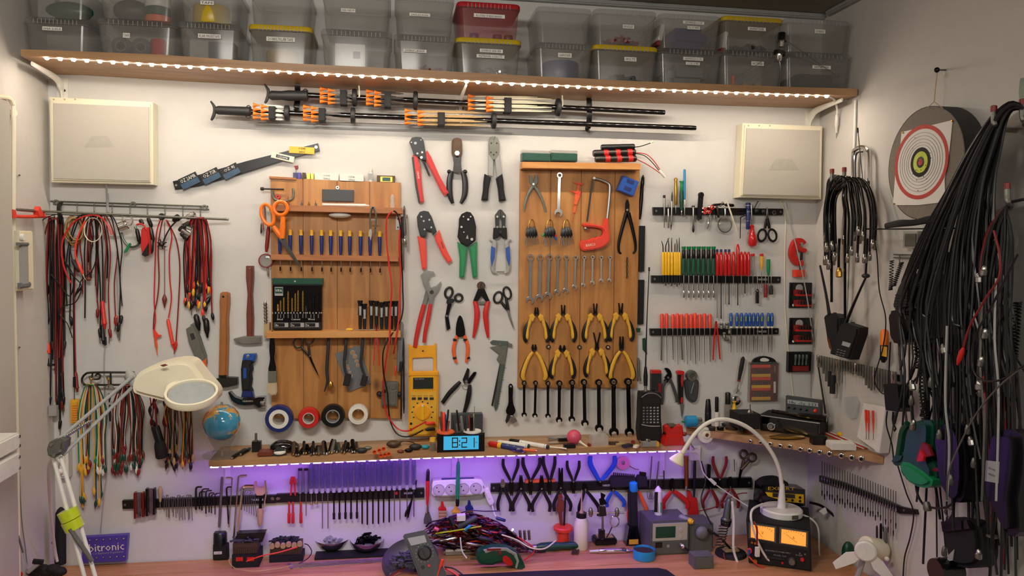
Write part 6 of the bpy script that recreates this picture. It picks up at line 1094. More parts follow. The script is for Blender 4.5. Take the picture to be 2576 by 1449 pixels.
TP('copper_tube','reddish brown round tube standing on the lower right rail','tube',1726,1147,.022);lathe('tube',(1726,1147,.026),(1727,1222,.026),[(0,5.5),(1,5.5)],'copper');lathe('tip',(1727,1222,.026),(1726,1232,.026),[(0,4.5),(1,3)],'chrome')
TP('knife_sheath','dark knife and grey clip standing beside the dark red pliers','knife',1785,1180,.02);plate('handle',pt(1781,1168,1789,1170,1788,1204,1780,1204),.02,.01,'gunmetal')
for j in range(3):tube('hook',[(1628+j*5,1236),(1629+j*5,1250),(1633+j*5,1256),(1636+j*5,1248),(1637+j*5,1238)],.8,'castgrey',.02)
# ================================================================ things standing on the lower shelf
def ls(x,y):return-LS(x,y).y
def bd(x,y):return DB(x,y,ZB)
def cs(x,y):return DB(x,y,CZ)
gm=mat('globe','2f86b4',.12,coat=.8);t=gm.node_tree;nz=t.nodes.new('ShaderNodeTexNoise');nz.inputs['Scale'].default_value=14;nz.inputs['Detail'].default_value=6
tc=t.nodes.new('ShaderNodeTexCoord');t.links.new(tc.outputs['Object'],nz.inputs['Vector']);rp_=t.nodes.new('ShaderNodeValToRGB');e=rp_.color_ramp.elements
e[0].position=.5;e[0].color=(*lin('3a92b8'),1);e[1].position=.515;e[1].color=(*lin('c8a050'),1);q_=e.new(.6);q_.color=(*lin('b05c34'),1);t.links.new(nz.outputs['Fac'],rp_.inputs['Fac']);t.links.new(rp_.outputs['Color'],t.nodes['Principled BSDF'].inputs['Base Color'])
D=ls(556,1146);TP('globe','small glossy world globe on a clear foot at the left end of the shelf','globe',558,1146,D)
c=P(558,1062,D);s=S_(c);ball('sphere',c,46*s,'globe',seg=36);b0=Vector((c.x,c.y,lz(c.x)+.001))
lathew('foot',b0,b0+UP*.055,[(0,.056),(.06,.056),(.12,.03),(.4,.022),(1,.04)],'cleardim',seg=28);tubew('meridian',[c+Vector((.051*math.sin(a),0,.051*math.cos(a)))for a in(-2.6,-2,-1.3,-.6,-.1,.2)],.003,'cleardim');lathew('pin',c+UP*.049,c+UP*.06,[(0,.004),(1,.003)],'chrome')
for k,(a,b,c_,e_)in enumerate(((584,1156,618,1130),(604,1148,630,1128))):D=ls(a,b);TP('pen_torch',f'{["longer", "shorter"][k]} black pen torch lying slanted right of the globe','torch',a,b,D);p0=LS(a,b)+UP*.005;p1=LS(c_,e_+4)+UP*.006;lathew('body',p0,p1,[(0,.003),(.05,.0055),(.9,.005),(1,.003)],'black');lathew('lens',p0,p0+(p0-p1)*.03,[(0,.004),(1,.003)],'chrome')
D=ls(644,1138);TP('plug_socket','black square adapter with upright steel bolt standing on the lower shelf','adapter',644,1138,D);box('block',633,1112,656,1138,D-.02,.02,'black');lathe('nut',(644,1107,D-.01),(644,1113,D-.01),[(0,6),(1,6)],'steel',seg=6);lathe('bolt',(644,1090,D-.01),(644,1108,D-.01),[(0,3),(1,3.2)],'castgrey')
T('wallet','flat brown case lying beside the black headlamp on the lower shelf','case',LS(670,1146));q=LS(670,1144);wbox('case',q+UP*.007,(.045,.05,.012),'woodred',bev=.003)
D=ls(712,1146);TP('headlamp','black headlamp with pale round lens lying on the lower shelf','headlamp',712,1146,D);q=P(712,1124,D-.04);ball('strap_body',q,.034,'blackgloss',sq=(1.15,.8,.62));lathew('lens',P(704,1142,D-.014),P(704,1143,D+.002),[(0,.019),(1,.02)],'black',seg=20);c=P(704,1137,D-.004);lathew('reflector',c,c+Vector((0,-.2,.98))*.004,[(0,.018),(1,.017)],'paper',seg=20);tube('strap',[(740,1112,D-.04),(750,1122,D-.03),(748,1138,D-.02)],3,'dark')
for k in range(26):
 x=738+k*6.4;y=1146-k*.35+random.uniform(-3,5);D=ls(x,y);up_=k%4==0 or 12<=k<=17;p0=LS(x,y)+UP*.006;p1=P(x+random.uniform(-6,16),y-(34 if up_ else 22),D-.05);m=random.choice(['darksteel','gunmetal','rust','castgrey'])
 T('drill_bit',f'worn dark drill bit, {ordn(k, 26)} in the jumbled row along the lower shelf','drill bit',p0,'jumbled drill bits on the lower shelf');lathew('bit',p0,p1,[(i/12,(.0062 if i%2 else .0048)*(.8 if k%3 else 1.15))for i in range(13)],m,seg=7);lathew('tip',p0,p0+(p0-p1)*.12,[(0,.004),(1,.001)],'brass' if k%5==0 else 'steel',seg=6)
for k,(x,y)in enumerate(((942,1138),(954,1134),(965,1130),(958,1147),(968,1145),(978,1143))):
 D=ls(960,1150);TP('dart_tube',f'orange open plastic cone, {ORD[k]} of the stack of six, upper row first','cone',x,y,D,'stacked orange cones');p=P(x,y,D);lathew('cone',p+Vector((0,.03,0)),p,[(0,.003),(.9,.0062),(1,.0064),(1,.0052),(.6,.002)],'orange',seg=12)
for k,(x,y,r,m,n_)in enumerate(((910,1140,.012,'dark','dark rounded metal part'),(990,1126,.016,'rust','rusty rounded metal plate'),(925,1132,.009,'castgrey','small grey metal nut'),(1045,1132,.014,'dark','dark lumpy cable clamp'),(1028,1138,.009,'gunmetal','small dark screw part'),(1008,1140,.008,'woodred','small brown metal part'))):
 T('metal_part',f'{n_} lying on the lower shelf left of the clock','part',LS(x,y));ball('part',LS(x,y)+UP*r*.7,r,m,sq=(1.4,.8,.7),seg=8)
TP('wire_coil','loose coil of dark thin wire behind the parts left of the clock','wire coil',1025,1120,.08);[ringloop('turn',1020+j*2,1118,26-j*2,8,4,.8,'dark',.07+.004*j,n=10)for j in range(4)]
T('teal_stone','smooth teal oval stone beside the alarm clock','stone',LS(1070,1130));ball('stone',P(1070,1124,ls(1070,1130)),.0125,'teal',sq=(1.1,.7,.55))
D=ls(1089,1136);TP('small_jar','tiny glass jar of pins with a yellow lid left of the alarm clock','jar',1089,1136,D);lathe('jar',(1089,1136,D-.01),(1089,1110,D-.01),[(0,8),(1,8)],'clearp');lathe('lid',(1089,1110,D-.01),(1089,1101,D-.01),[(0,9),(1,8)],'yellowh')
for j in range(5):lathe('pin',(1085+j*2,1134,D-.01),(1083+j*3,1116,D-.01),[(0,1),(1,1)],'brass',seg=5)
D=ls(1160,1136);TP('alarm_clock','black alarm clock glowing blue and showing 8:21 on the lower shelf','clock',1160,1136,D);box('body',1100,1092,1219,1136,D-.05,.05,'blackgloss',bev=.004)
o=box('display',1116,1098,1204,1130,D,.001,'lcdlit',bev=.0004)
def seg7(ch,x,y,w,h,m,d,th=2.2,par=0):
 on={'8':'abcdefg','2':'abged','1':'bc','0':'abcdef','5':'afgcd','3':'abgcd','4':'fgbc'}[ch]
 for q in on:
  a={'a':(0,0,w,th),'g':(0,h/2-th/2,w,h/2+th/2),'d':(0,h-th,w,h),'f':(0,0,th,h/2),'e':(0,h/2,th,h),'b':(w-th,0,w,h/2),'c':(w-th,h/2,w,h)}[q]
  box('segment',x+a[0],y+a[1],x+a[2],y+a[3],d,.0005,m,bev=0,par=par)
seg7('8',1137,1101,15,25,'ink',D+.001,par=o);seg7('2',1161,1101,14,25,'ink',D+.001,par=o);seg7('1',1176,1101,18,25,'ink',D+.001,par=o)
for y in(1108,1118):box('colon',1154.5,y,1157.5,y+3,D+.001,.0005,'ink',bev=0,par=o)
text('H',1198,1113,4,4,D+.0016,'ink',par=o)
TP('dark_card_box','dark grey card box standing behind the clock','box',1175,1092,.05);box('box',1136,1043,1214,1094,.02,.03,'dgrey')
for k,(x,y,m)in enumerate(((1121,1083,'orange'),(1188,1083,'white'),(1155,1087,'clearp'))):
 c=P(x,y,D-.012 if k<2 else D-.03);c.z=P(1160,1092,D).z+.004;T('pin_dish',['orange round dish on the left of the clock top','white round dish on the right of the clock top','clear cup between the two dishes on the clock'][k],'dish',c);lathew('dish',c-UP*.004,c+UP*(.004 if k<2 else .02),[(0,.02 if k<2 else .009),(.5,.028 if k<2 else .01),(1,.0275 if k<2 else .011),(.8,.02 if k<2 else .009)],m,seg=24)
for k,(x,y0,m,r,tl)in enumerate(((1110,1035,'copper',3,5),(1116,1037,'redor',4.2,1),(1120,1042,'navy',3,0),(1128,1030,'black',2.6,-5),(1129,1058,'copper',3.2,-4),(1106,1048,'woodred',3,6),(1138,1048,'dark',1.2,4),(1149,1031,'black',2.6,6),(1152,1050,'castgrey',2,3),(1180,1045,'redd',2.6,3),(1186,1048,'gunmetal',4.6,0),(1192,1040,'castgrey',3,0),(1194,1022,'steel',.8,-3),(1168,1044,'dark',3,4),(1160,1046,'grey',3.6,4))):
 TP('burr_tool',f'{ {"copper": "copper coloured", "redor": "orange topped", "navy": "navy", "black": "black", "woodred": "brown", "dark": "charcoal", "castgrey": "grey metal", "redd": "dark red", "gunmetal": "gunmetal", "steel": "silver", "grey": "grey"}[m]} {"thick" if r > 3.5 else "slim" if r > 2 else "very thin"} stick standing on the clock, {ORD[k]} listed from its left dish' if False else f'{ {"copper": "copper coloured", "redor": "orange topped", "navy": "navy blue", "black": "black", "woodred": "brown", "dark": "charcoal", "castgrey": "grey metal", "redd": "dark red", "gunmetal": "gunmetal", "steel": "silver", "grey": "grey plastic"}[m]} rod in the dishes on the clock, {ORD[int((x - 1100) / 8)] if x > 1107 else "leftmost"} place from the left','rod',x,y0,D-.015)
 lathe('rod',(x,y0,D-.015),(x+tl,1084,D-.012),[(0,r*.6),(.05,r),(.95,r),(1,r*.6)],m,seg=7)
for k,(a,b,c_,e_,r,m,m2,lb)in enumerate(((1230,1114,1318,1131,7.5,'navy','red','thick blue Multi-Pen marker with red cap'),(1252,1110,1330,1122,6,'white','black','white marker lying over the blue pen'),(1282,1106,1378,1124,6,'white','black','rearmost white marker with black tip'),(1300,1128,1350,1134,3.5,'orange','steel','small orange and steel bit'))):
 p0,p1=LS(a,b+8)+UP*.008,LS(c_,e_+6)+UP*.007;T('marker',lb+' on the shelf right of the clock','marker',p0);L=r*.00122;lathew('barrel',p0.lerp(p1,.28),p1,[(0,L),(.95,L),(1,L*.7)],m);lathew('cap',p0,p0.lerp(p1,.3),[(0,L*.6),(.1,L*.95),(1,L)],m2 if k!=1 else 'white')
 if k==0:lathew('yellow_band',p0.lerp(p1,.28),p0.lerp(p1,.38),[(0,L*1.03),(1,L*1.03)],'yellow')
 if k:lathew('end_cap',p0.lerp(p1,.93),p0.lerp(p1,1.02),[(0,L*1.02),(1,L*.8)],m2)
 if k==0:q=p0.lerp(p1,.66)+Vector((0,-L*.9,L*.5));text('Multi-Pen',1287,1121,32,7,0,'white',basis=(q,(p1-p0).normalized(),Vector((0,.35,.94)),0))
T('chopstick','pale wooden stick lying on the shelf between pens and pink ball','stick',LS(1380,1128));tubew('stick',[LS(1378,1126)+UP*.003,LS(1425,1131)+UP*.003],.0022,'cream',n=1)
D=ls(1402,1118);TP('chrome_lighter_box','small chrome box lying left of the pink ball','box',1402,1116,D);box('box',1380,1101,1430,1115,D-.02,.02,'chrome')
D=ls(1446,1124);TP('blower_ball','round pink rubber blower ball with a thin nozzle on the lower shelf','blower',1446,1119,D);c=P(1444,1099,D-.03);ball('ball',c,.0232,'pink',seg=24);lathe('nozzle',(1457,1110,D-.012),(1480,1126,D),[(0,4),(.4,2.6),(1,2)],'cream')
T('small_black_case','small black case in front of the pink ball','case',LS(1432,1128));wbox('case',LS(1432,1126)+UP*.006,(.036,.02,.012),'black')
D=ls(1510,1122);TP('clear_box','clear frosted plastic box on the lower shelf right of the pink ball','box',1508,1122,D);box('box',1490,1098,1530,1122,D-.04,.04,'film')
for k,(x,y,m,sx)in enumerate(((1545,1118,'rust',.02),(1560,1121,'tan',.016),(1578,1124,'dark',.022),(1600,1126,'cream',.014),(1592,1115,'redd',.012),(1482,1122,'redd',.010))):T('small_part',['rusty flat bracket','tan flat plate','dark red bladed folding knife','cream terminal block','dark red wire end','dark red nozzle tip'][k]+' on the lower shelf','part',LS(x,y));wbox('part',LS(x,y)+UP*.004,(sx*1.6,sx*.9,.007),m,rz=.3*k)
D=ls(1638,1118);TP('handheld_radio','tall black handheld radio telephone with keypad and long aerial at the right board','radio',1638,1116,D)
plate('body',crom(pt(1613,994,1620,988,1655,988,1663,994,1664,1050,1663,1113,1612,1113,1611,1050),2,True),D-.045,.04,'blackmatte',bev=.006);plate('display',pt(1616,1002,1660,1002,1660,1014,1616,1014),D-.005,.001,'blackgloss',bev=0);tube('trim',[(1614,1000,D-.004),(1630,990,D-.002),(1650,991,D-.002),(1663,1001,D-.004)],1.4,'grey');tube('trim',[(1614,1068,D-.004),(1635,1072,D-.003),(1660,1072,D-.004)],1.2,'lgrey')
for r in range(6):
 for c_ in range(5):box('key',1617.5+c_*8.8,1024+r*7.4,1622+c_*8.8,1027.5+r*7.4,D-.005,.0016,'lgrey' if c_>1 else 'grey',bev=.0004)
lathe('connector',(1624,988,D-.03),(1624,969,D-.03),[(0,4),(.3,5),(.5,3.4),(1,5)],'chrome');lathe('aerial_base',(1624,970,D-.03),(1624,922,D-.03),[(0,5),(.5,5.6),(1,3)],'black');tube('aerial',[(1624,924,D-.03),(1628,790,D-.03),(1633,680,D-.03)],[2,1.4,1.2],'black',n=4);lathe('aerial_tip',(1633,682,D-.03),(1633,672,D-.03),[(0,2.4),(1,2)],'black');lathe('knob',(1643,989,D-.03),(1643,978,D-.03),[(0,4),(1,4)],'black')
D=ls(1634,1127);TP('silver_box','small chrome hinged box in front of the handheld radio','box',1634,1125,D);box('box',1614,1110,1652,1124,D-.02,.02,'chrome',bev=.003);box('yellow_end',1652,1113,1658,1124,D-.02,.018,'yellowh');lathe('knob',(1630,1110,D-.01),(1630,1103,D-.01),[(0,8),(1,4)],'chrome')
D=ls(1696,1122);TP('bench_vise','small bright red vise standing on the lower shelf beside the lamp','vise',1696,1122,D);plate('base',pt(1672,1122,1672,1112,1680,1098,1718,1096,1724,1120),D-.05,.05,'red',bev=.003);plate('jaw',pt(1677,1100,1676,1076,1684,1072,1690,1082,1702,1074,1718,1072,1722,1098),D-.045,.035,'red',bev=.004);lathe('screw',(1668,1090,D-.02),(1690,1090,D-.02),[(0,3),(1,3)],'gunmetal');ball('knob',P(1722,1092,D-.01),.007,'redd');box('steel_jaw',1682,1068,1700,1074,D-.04,.02,'castgrey')
TP('hanging_tag','white folded card with clip hanging left of the corner shelf','card',1748,1195,.01);box('card',1737,1122,1762,1158,.006,.012,'white');tube('ring',[(1734,1105,.03),(1738,1118,.035),(1746,1128,.03),(1742,1132,.02)],1.6,'chrome');text('100',1750,1128,8,3,.0185,'ink')
TP('dc_motor','blue ribbed motor with steel end at the left of the corner shelf','motor',1738,1074,.05);lathe('housing',(1724,1060,.04),(1752,1060,.04),[(0,12),(.05,14.5),(.95,14.5),(1,12)],'cyan',seg=22);lathe('end',(1752,1058,.04),(1764,1058,.04),[(0,8),(1,8)],'steel');lathe('shaft',(1715,1061,.04),(1724,1061,.04),[(0,2),(1,2)],'green')
# ================================================================ corner shelf things
for k,(x,r,y0,ym,y1,m,m2,lb)in enumerate(((1780,9.5,1003,1036,1068,'black','black','black pocket torch'),(1803,6,998,1036,1068,'black','paper','black capped tube with printed label'),(1831,9,987,1016,1070,'black','clearp','clear bottle with tall black cap'),(1847,10,1010,1050,1068,'yellow','navy','yellow coned glue bottle'))):
 D=cs(x,1072+k);TP('small_bottle',lb+' standing on the corner shelf','bottle',x,y1,D);lathe('top',(x,y0,D),(x,ym,D),[(0,r*.6),(.1,r*(.75 if k<3 else .3)),(1,r*(.75 if k in(1,2)else 1))],m);lathe('body',(x,ym,D),(x,y1+4,D),[(0,r*.9),(.1,r),(1,r)],m2)
for k,(x,y,r,m)in enumerate(((1790,1082,11,'dark'),(1812,1082,10,'gunmetal'),(1840,1080,18,'rust'),(1868,1084,6,'castgrey'),(1835,1072,24,'dark'),(1885,1088,14,'woodred'))):T('round_part',['dark low ring','black low cap','wide rusty ring','tiny grey knob','long dark clamp','dark red low lid'][k]+' lying at the left of the corner shelf','part',H(x,y,CZ));q=H(x,y,CZ);lathew('part',q,q+UP*.012,[(0,r*.0011),(.8,r*.0012),(1,r*.001)],m,seg=16)
TP('wire_reel','white marked reel hanging under the left end of the corner shelf','reel',1776,1095,.06);disc('flange',1777,1096,20,.045,.012,'white',seg=28);annul('hub',1779,1095,10,5,.057,.004,'cream',seg=18);disc('bore',1779,1095,5,.057,.001,'woodred',seg=12);text('1.0 mm',1777,1083,13,4,.0575,'ink',a=0)
D=.13;TP('black_speaker','black box with a thin spindle left of the car radio','speaker',1886,1078,D);box('box',1862,1043,1912,1080,D-.08,.08,'blackmatte',bev=.003);lathe('cap',(1887,1041,D-.03),(1887,1030,D-.03),[(0,9),(.3,8),(1,3)],'chrome');tube('spindle',[(1887,1034,D-.03),(1887,1017,D-.03)],1,'gunmetal',n=1)
a,b=H(1914,1083,CZ),H(2058,1104,CZ);u=(b-a).normalized();nn=Vector((u.y,-u.x,0));nn=nn if nn.y<0 else-nn
def obl(name,x0,t0,b0,x1,t1,b1,m,dep,par=0,off=0.,bev=.003):
 "front face standing on the oblique line a-b of the corner shelf, from pixels"
 p=[hit(x0,t0,a+nn*off,nn),hit(x1,t1,a+nn*off,nn),hit(x1,b1,a+nn*off,nn),hit(x0,b0,a+nn*off,nn)]
 return slab(name,p,nn,dep,m,par,bev)
T('car_radio','black car stereo with silver volume knob on the corner shelf','radio',(a+b)/2);obl('housing',1911,1043,1081,2062,1063,1103,'blackmatte',.11);obl('faceplate',1916,1048,1078,2060,1068,1099,'blackgloss',.008,off=.008);obl('slot',1914,1044,1046,2062,1064,1066.5,'lgrey',.002,off=.009,bev=0)
c=hit(1941,1072,a+nn*.008,nn);lathew('knob_ring',c,c+nn*.006,[(0,.014),(1,.013)],'chrome',seg=24);lathew('knob',c,c+nn*.012,[(0,.0095),(.8,.009),(1,.008)],'black',seg=20);lathew('knob_face',c+nn*.012,c+nn*.0125,[(0,.0075),(1,.007)],'steel',seg=20)
T('travel_clock','grey desk clock with wide lcd and red button behind the car radio','clock',(a+b)/2-nn*.09+UP*.06);a-=nn*.06
o=obl('body',1976,996,1056,2066,1008,1066,'dgrey',.02);obl('lcd',1981,1005,1015,2058,1014,1024,'lcdgrey',.002,off=.002,par=o,bev=0)
c=hit(2019,1015,a+nn*.0024,nn);text('14u  -1u  0:53',2019,1015,66,8,0,'ink',par=o,basis=(c,u,UP,0))
for k in range(4):c=hit(1984+k*15,1025+k*2.2,a+nn*.001,nn);ball('button',c,.005,'black',sq=(1.4,.6,.6),seg=8)
c=hit(2051,1034,a+nn*.002,nn);ball('red_button',c,.007,'redor',seg=10,sq=(1,.6,1));a+=nn*.06
T('handset','black slim handset lying on top of the car radio','handset',hit(2010,1045,a,nn));p0,p1=hit(1942,1034,a-nn*.02,nn),hit(2080,1054,a-nn*.02,nn);tubew('body',[p0,p0.lerp(p1,.3),p0.lerp(p1,.6),p1],[.006,.007,.011,.011],'blackgloss')
T('oval_plate','olive patterned oval soap dish in front of the car radio','dish',H(1980,1106,CZ));q=H(1980,1103,CZ);ball('dish',q+UP*.006,.062,'brass',sq=(1,.42,.1),seg=20)
T('black_block','small black relay box on the corner shelf edge','box',H(2058,1120,CZ));q=H(2058,1117,CZ);wbox('box',q+UP*.014,(.045,.03,.026),'black',rz=-.15)
T('white_case','flat white plastic box on the corner shelf','box',H(2115,1135,CZ));q=H(2115,1128,CZ);wbox('box',q+UP*.009,(.075,.05,.017),'white',rz=-.2);wbox('lid',q+UP*.019,(.073,.048,.003),'paper',rz=-.2)
T('red_pliers_heap','red and yellow needle pliers lying behind the white box','pliers',H(2150,1110,CZ));q,q2=H(2115,1100,CZ)+UP*.01,H(2185,1118,CZ)+UP*.01;tubew('handle',[q,q.lerp(q2,.5)+Vector((0,.01,.01)),q2],[.006,.006,.003],'redor');tubew('handle',[q+Vector((.01,-.02,0)),q2+Vector((-.01,-.02,0))],[.005,.004],'red');ball('yellow_cap',q,.011,'yellow',sq=(1.3,1,.7))
for k in range(4):T('test_needle',f'thin {("red", "white")[k % 2]} needle, {ORD[k]}, at the back of the corner shelf','needle',H(2090+k*14,1100,CZ),'needles on the corner shelf');tubew('needle',[H(2066+k*8,1092,CZ)+UP*.006,H(2165+k*8,1132,CZ)+UP*.004],.0018,('red','white')[k%2],n=1)
TP('probe_tray','white display tray holding three red probes leaning on the right wall','tray',2190,1140,.02,w='R');plate('tray',pt(2172,1014,2225,1024,2208,1138,2155,1100),.004,.02,'white',w='R');plate('rim',pt(2216,1022,2228,1026,2212,1140,2200,1136),.006,.03,'paper',w='R')
for k,x in enumerate((2178,2184,2196)):lathe('probe',(x,1031+k,.034),(x+1,1086+k*2,.034),[(0,3),(.5,2.8),(.6,2),(1,1)],'redor',w='R');tube('needle',[(x+1,1086,.034),(x+1,1106,.034)],.7,'dark',w='R',n=1)
TP('blister_pack','clear blister pack of small bits hanging on the right wall','pack',2138,1055,.004,w='R');plate('pack',pt(2120,998,2150,996,2158,1014,2152,1050,2140,1054,2122,1036),.002,.008,'film',w='R')
TP('corner_rod','dark steel telescopic rod leaning in the room corner','rod',2077,1040,.03,w='R');tube('rod',[(2057,912,.02),(2077,1040,.03)],[2,2.6],'darksteel',w='R',n=1)
# ================================================================ bench
T('battery_tool','black upright battery pack with small label at the left of the bench','battery',BE(553,1411));D=bd(553,1406);lathe('upper',(554,1337,D),(554,1375,D),[(0,13),(.1,16),(1,17)],'black',seg=18);plate('base',pt(535,1372,572,1372,573,1408,535,1410),D-.02,.04,'blackmatte',bev=.004);box('label',538,1388,558,1394,D+.0202,.0005,'paper',bev=0);text('4.0Ah',548,1391,14,4,D+.021,'ink')
for k,(x0,x1,yt,yb,D)in enumerate(((583,652,1381,1430,bd(617,1428)),(677,762,1384,1414,bd(720,1414)))):
 TP('meter_case',['left black finned charger with an open tray of odds on top','right black finned charger with loose batteries on top'][k],'charger',(x0+x1)/2,yb,D);box('case',x0,yt+16,x1,yb,D-.07,.07,'blackmatte',bev=.002);box('neck',x0+2,yt-12,x1-4,yt+17,D-.07,.062,'rust',bev=.002)
 for j in range(13):box('fin',x0+3+j*(x1-x0-8)/13,yt-2,x0+5+j*(x1-x0-8)/13,yt+10,D-.01,.006,'rust',bev=0)
 if k==0:[box('red_plug',x0+10+j*28,yt+22,x0+28+j*28,yt+31,D,.004,'red')for j in(0,1)];plate('tray',pt(588,1366,596,1343,668,1340,660,1364),D-.06,.03,'black',bev=.002)
 c=P((x0+x1)/2,yt-22,D-.04);heap('loose_parts','','',c,'dgrey' if k==0 else 'dark',60,(.042,.025,.014),.003,.026,par=CUR[0])
 if k:
  for j in range(6):lathe('battery',(684+j*14,1372-(j%2)*3-j*.6,D-.01),(684+j*14,1376-(j%2)*3-j*.6,D),[(0,6.5),(1,6.5)],'tan')
strand('bench_lead','thin tan lead looping from the left charger along the bench','cable',[BEP for BEP in((576,1408,.1),(580,1420,.12),(596,1431,.14),(640,1437,.16),(700,1430,.15),(735,1422,.14))],1.2,'tan')
strand('bench_lead','red lead rising from the left charger plug toward the right charger','cable',[(620,1412,.13),(660,1398,.14),(700,1390,.14),(748,1376,.12)],1.8,'redor')
strand('bench_lead','black wire loop right of the battery charger','cable',[(752,1418,.12),(775,1404,.1),(784,1388,.08),(776,1372,.07),(766,1368,.06)],1.3,'black')
for k in range(5):T('rod',f'long thin silver rod lying on the bench, {ORD[k] if k else "rearmost"} of five','rod',BE(730,1424));tubew('rod',[BE(722+k*2,1421+k*2.6)+UP*.002,BE(976-k*3,1405+k*2.4)+UP*.002],.0019,'chrome',n=1,seg=6);lathew('end',BE(722+k*2,1421+k*2.6)+UP*.003,BE(729+k*2,1420.6+k*2.6)+UP*.003,[(0,.003),(1,.003)],'steel',seg=7)
T('black_tray','low black tray under the two steel bowls','tray',BE(880,1404));wbox('tray',BE(890,1396)+UP*.004,(.24,.06,.007),'blackmatte')
for k,(x,y,r,zz)in enumerate(((836,1391,43,.008),(923,1394,42,.008),(1034,1408,68,.001))):
 c=BE(x,y-6);c.z=ZB+zz;s=S_(c);c.y=max(c.y,-.13)if k<2 else-.16;R=r*s;hgt=R*(.62 if k<2 else .5)
 T('steel_bowl',['left small steel bowl filled with magnets and parts','right small steel bowl filled with dark parts','large round steel pan tilted behind the grey multimeter'][k],'bowl',c);ax=UP if k<2 else Vector((-.15,-.5,1)).normalized()
 lathew('bowl',c,c+ax*hgt,[(0,R*.45),(.05,R*.55),(.4,R*.82),(.9,R),(1,R),(.9,R*.97),(.4,R*.79),(.12,R*.5)],'steel' if k<2 else 'castgrey',seg=32)
 heap('contents',['silver magnets and clips in the left small bowl','dark washers and motors in the right small bowl','lamps, coils and copper wire ends in the large round pan'][k],'parts',c+ax*hgt*.72,['lgrey','gunmetal','dgrey'][k],70+60*(k>1),(R*.62,R*.62,.03),.004,.03)
T('wire_tray','rectangular steel tray under the tangle of wires','tray',BE(1180,1392));q=BE(1176,1384);wbox('tray',q+UP*.012,(.16,.09,.02),'steel',bev=.006)
WC=[('tangle_of_wires','red tangle of thick and thin wires heaped on the bench','redd',85),('tangle_of_wires','black tangle of wires heaped on the bench','black',95),('tangle_of_wires','pale grey wires and metal strips in the heap on the bench','lgrey',26),('tangle_of_wires','bright orange red wires running through the heap on the bench','redor',14),('tangle_of_wires','yellow green wires lying across the wire heap','lime',4)]
for nm,lb,m,cnt in WC:
 vs=[];fs=[]
 for k in range(cnt):
  x0=random.uniform(1060,1230);y0=random.uniform(1300,1372);L=random.uniform(60,150);sl=random.uniform(-.12,.45)if x0>1110 else random.uniform(-.4,.1);pts=[]
  for j in range(5):xx=x0+L*j/4;top=1292+((xx-1175)/130)**2*62;pts.append((*P(xx,min(1388,max(top,y0+sl*L*j/4+random.uniform(-10,10))),random.uniform(.03,.13)),random.uniform(.0010,.0029 if m!='lime' else .0024)))
  q=crom(pts,3);b0=len(vs)
  for i,v in enumerate(q):
   p=Vector(v[:3]);p.z=max(p.z,ZB+.003);vs+=[p+Vector((0,v[3]*math.cos(a),v[3]*math.sin(a)))for a in(0,1.57,3.14,4.71)]
   if i:b=b0+4*(i-1);fs+=[(b+j,b+(j+1)%4,b+4+(j+1)%4,b+4+j)for j in range(4)]
 o=mk(nm,vs,fs,m,None);tag(o,lb,'wires',None,'stuff')
for k,(pts,r,m,lb)in enumerate((([(1160,1290,.09),(1185,1284,.1),(1220,1286,.1),(1258,1285,.09)],1.6,'black','black wire arching over the top of the wire heap'),([(1072,1325,.12),(1085,1313,.13),(1115,1308,.12),(1140,1308,.1)],2,'black','black wire bending round the left of the wire heap'),([(1096,1342,.14),(1150,1334,.15),(1210,1324,.14)],2,'lime','yellow green wire lying across the middle of the heap'),([(1262,1345,.13),(1300,1358,.15),(1335,1378,.16),(1370,1380,.15),(1398,1360,.12)],1.8,'cream','cream wire trailing from the heap to the red spool'),([(1300,1350,.12),(1338,1374,.14),(1342,1390,.15),(1318,1410,.16)],1.8,'red','red wire curling down beside the power screwdriver'),([(1158,1352,.16),(1162,1385,.165),(1174,1404,.17)],1.8,'white','white wire hanging over the tray front edge'))):strand('loose_wire',lb,'wire',pts,r,m)
for k,(a,b_,c,e,r,m,n_)in enumerate(((1104,1362,1150,1352,3,'chrome','shiny tube lying low at the left of the heap'),(1172,1366,1222,1374,4,'steel','steel tube sticking out at the middle of the heap'),(1236,1362,1300,1382,2.4,'chrome','perforated silver strip at the right front of the heap'),(1130,1300,1142,1322,7,'black','black lump near the top left of the heap'),(1204,1352,1240,1360,6,'dark','dark sleeve in the middle of the heap'),(1168,1334,1184,1322,4,'cyan','small blue wire end in the middle of the heap'),(1248,1303,1272,1310,4,'navy','dark blue wire knot near the top right of the heap'),(1222,1362,1236,1356,5,'redd','dark red round cap at the middle of the heap'),(1092,1328,1104,1334,5,'pink','pink red cap at the left of the heap'),(1278,1330,1300,1346,2,'steel','bare silver wire ends right of the heap'))):
 TP('loose_part',n_,'part',a,b_,.145);lathe('part',(a,b_,.145),(c,e,.15),[(0,r*.5),(.1,r),(.9,r),(1,r*.6)],m,seg=9)
TP('white_connector','white plastic connector block on top of the wire heap','connector',1160,1310,.14);box('block',1150,1297,1171,1311,.12,.02,'white');TP('ferrite_tube','thick grey sleeve lying across the wire heap','sleeve',1180,1310,.13);lathe('sleeve',(1152,1326,.13),(1200,1300,.13),[(0,5),(.1,7),(.9,7),(1,5)],'dgrey')
TP('bright_diode','tiny glowing violet white diode at the right edge of the wire heap','diode',1290,1332,.14);ball('diode',P(1290,1332,.145),.0028,'ledviolet')
T('digital_multimeter','dark grey digital multimeter leaning tilted at the front of the bench','multimeter',BE(1090,1449));n_=Vector((0,-.94,.34));c0=P(1070,1395,.24)
def dm(name,q,t,m,off=0,bev=.003,par=0):return slab(name,[hit(x,y,c0+n_*off,n_)for x,y in q],n_,t,m,par,bev)
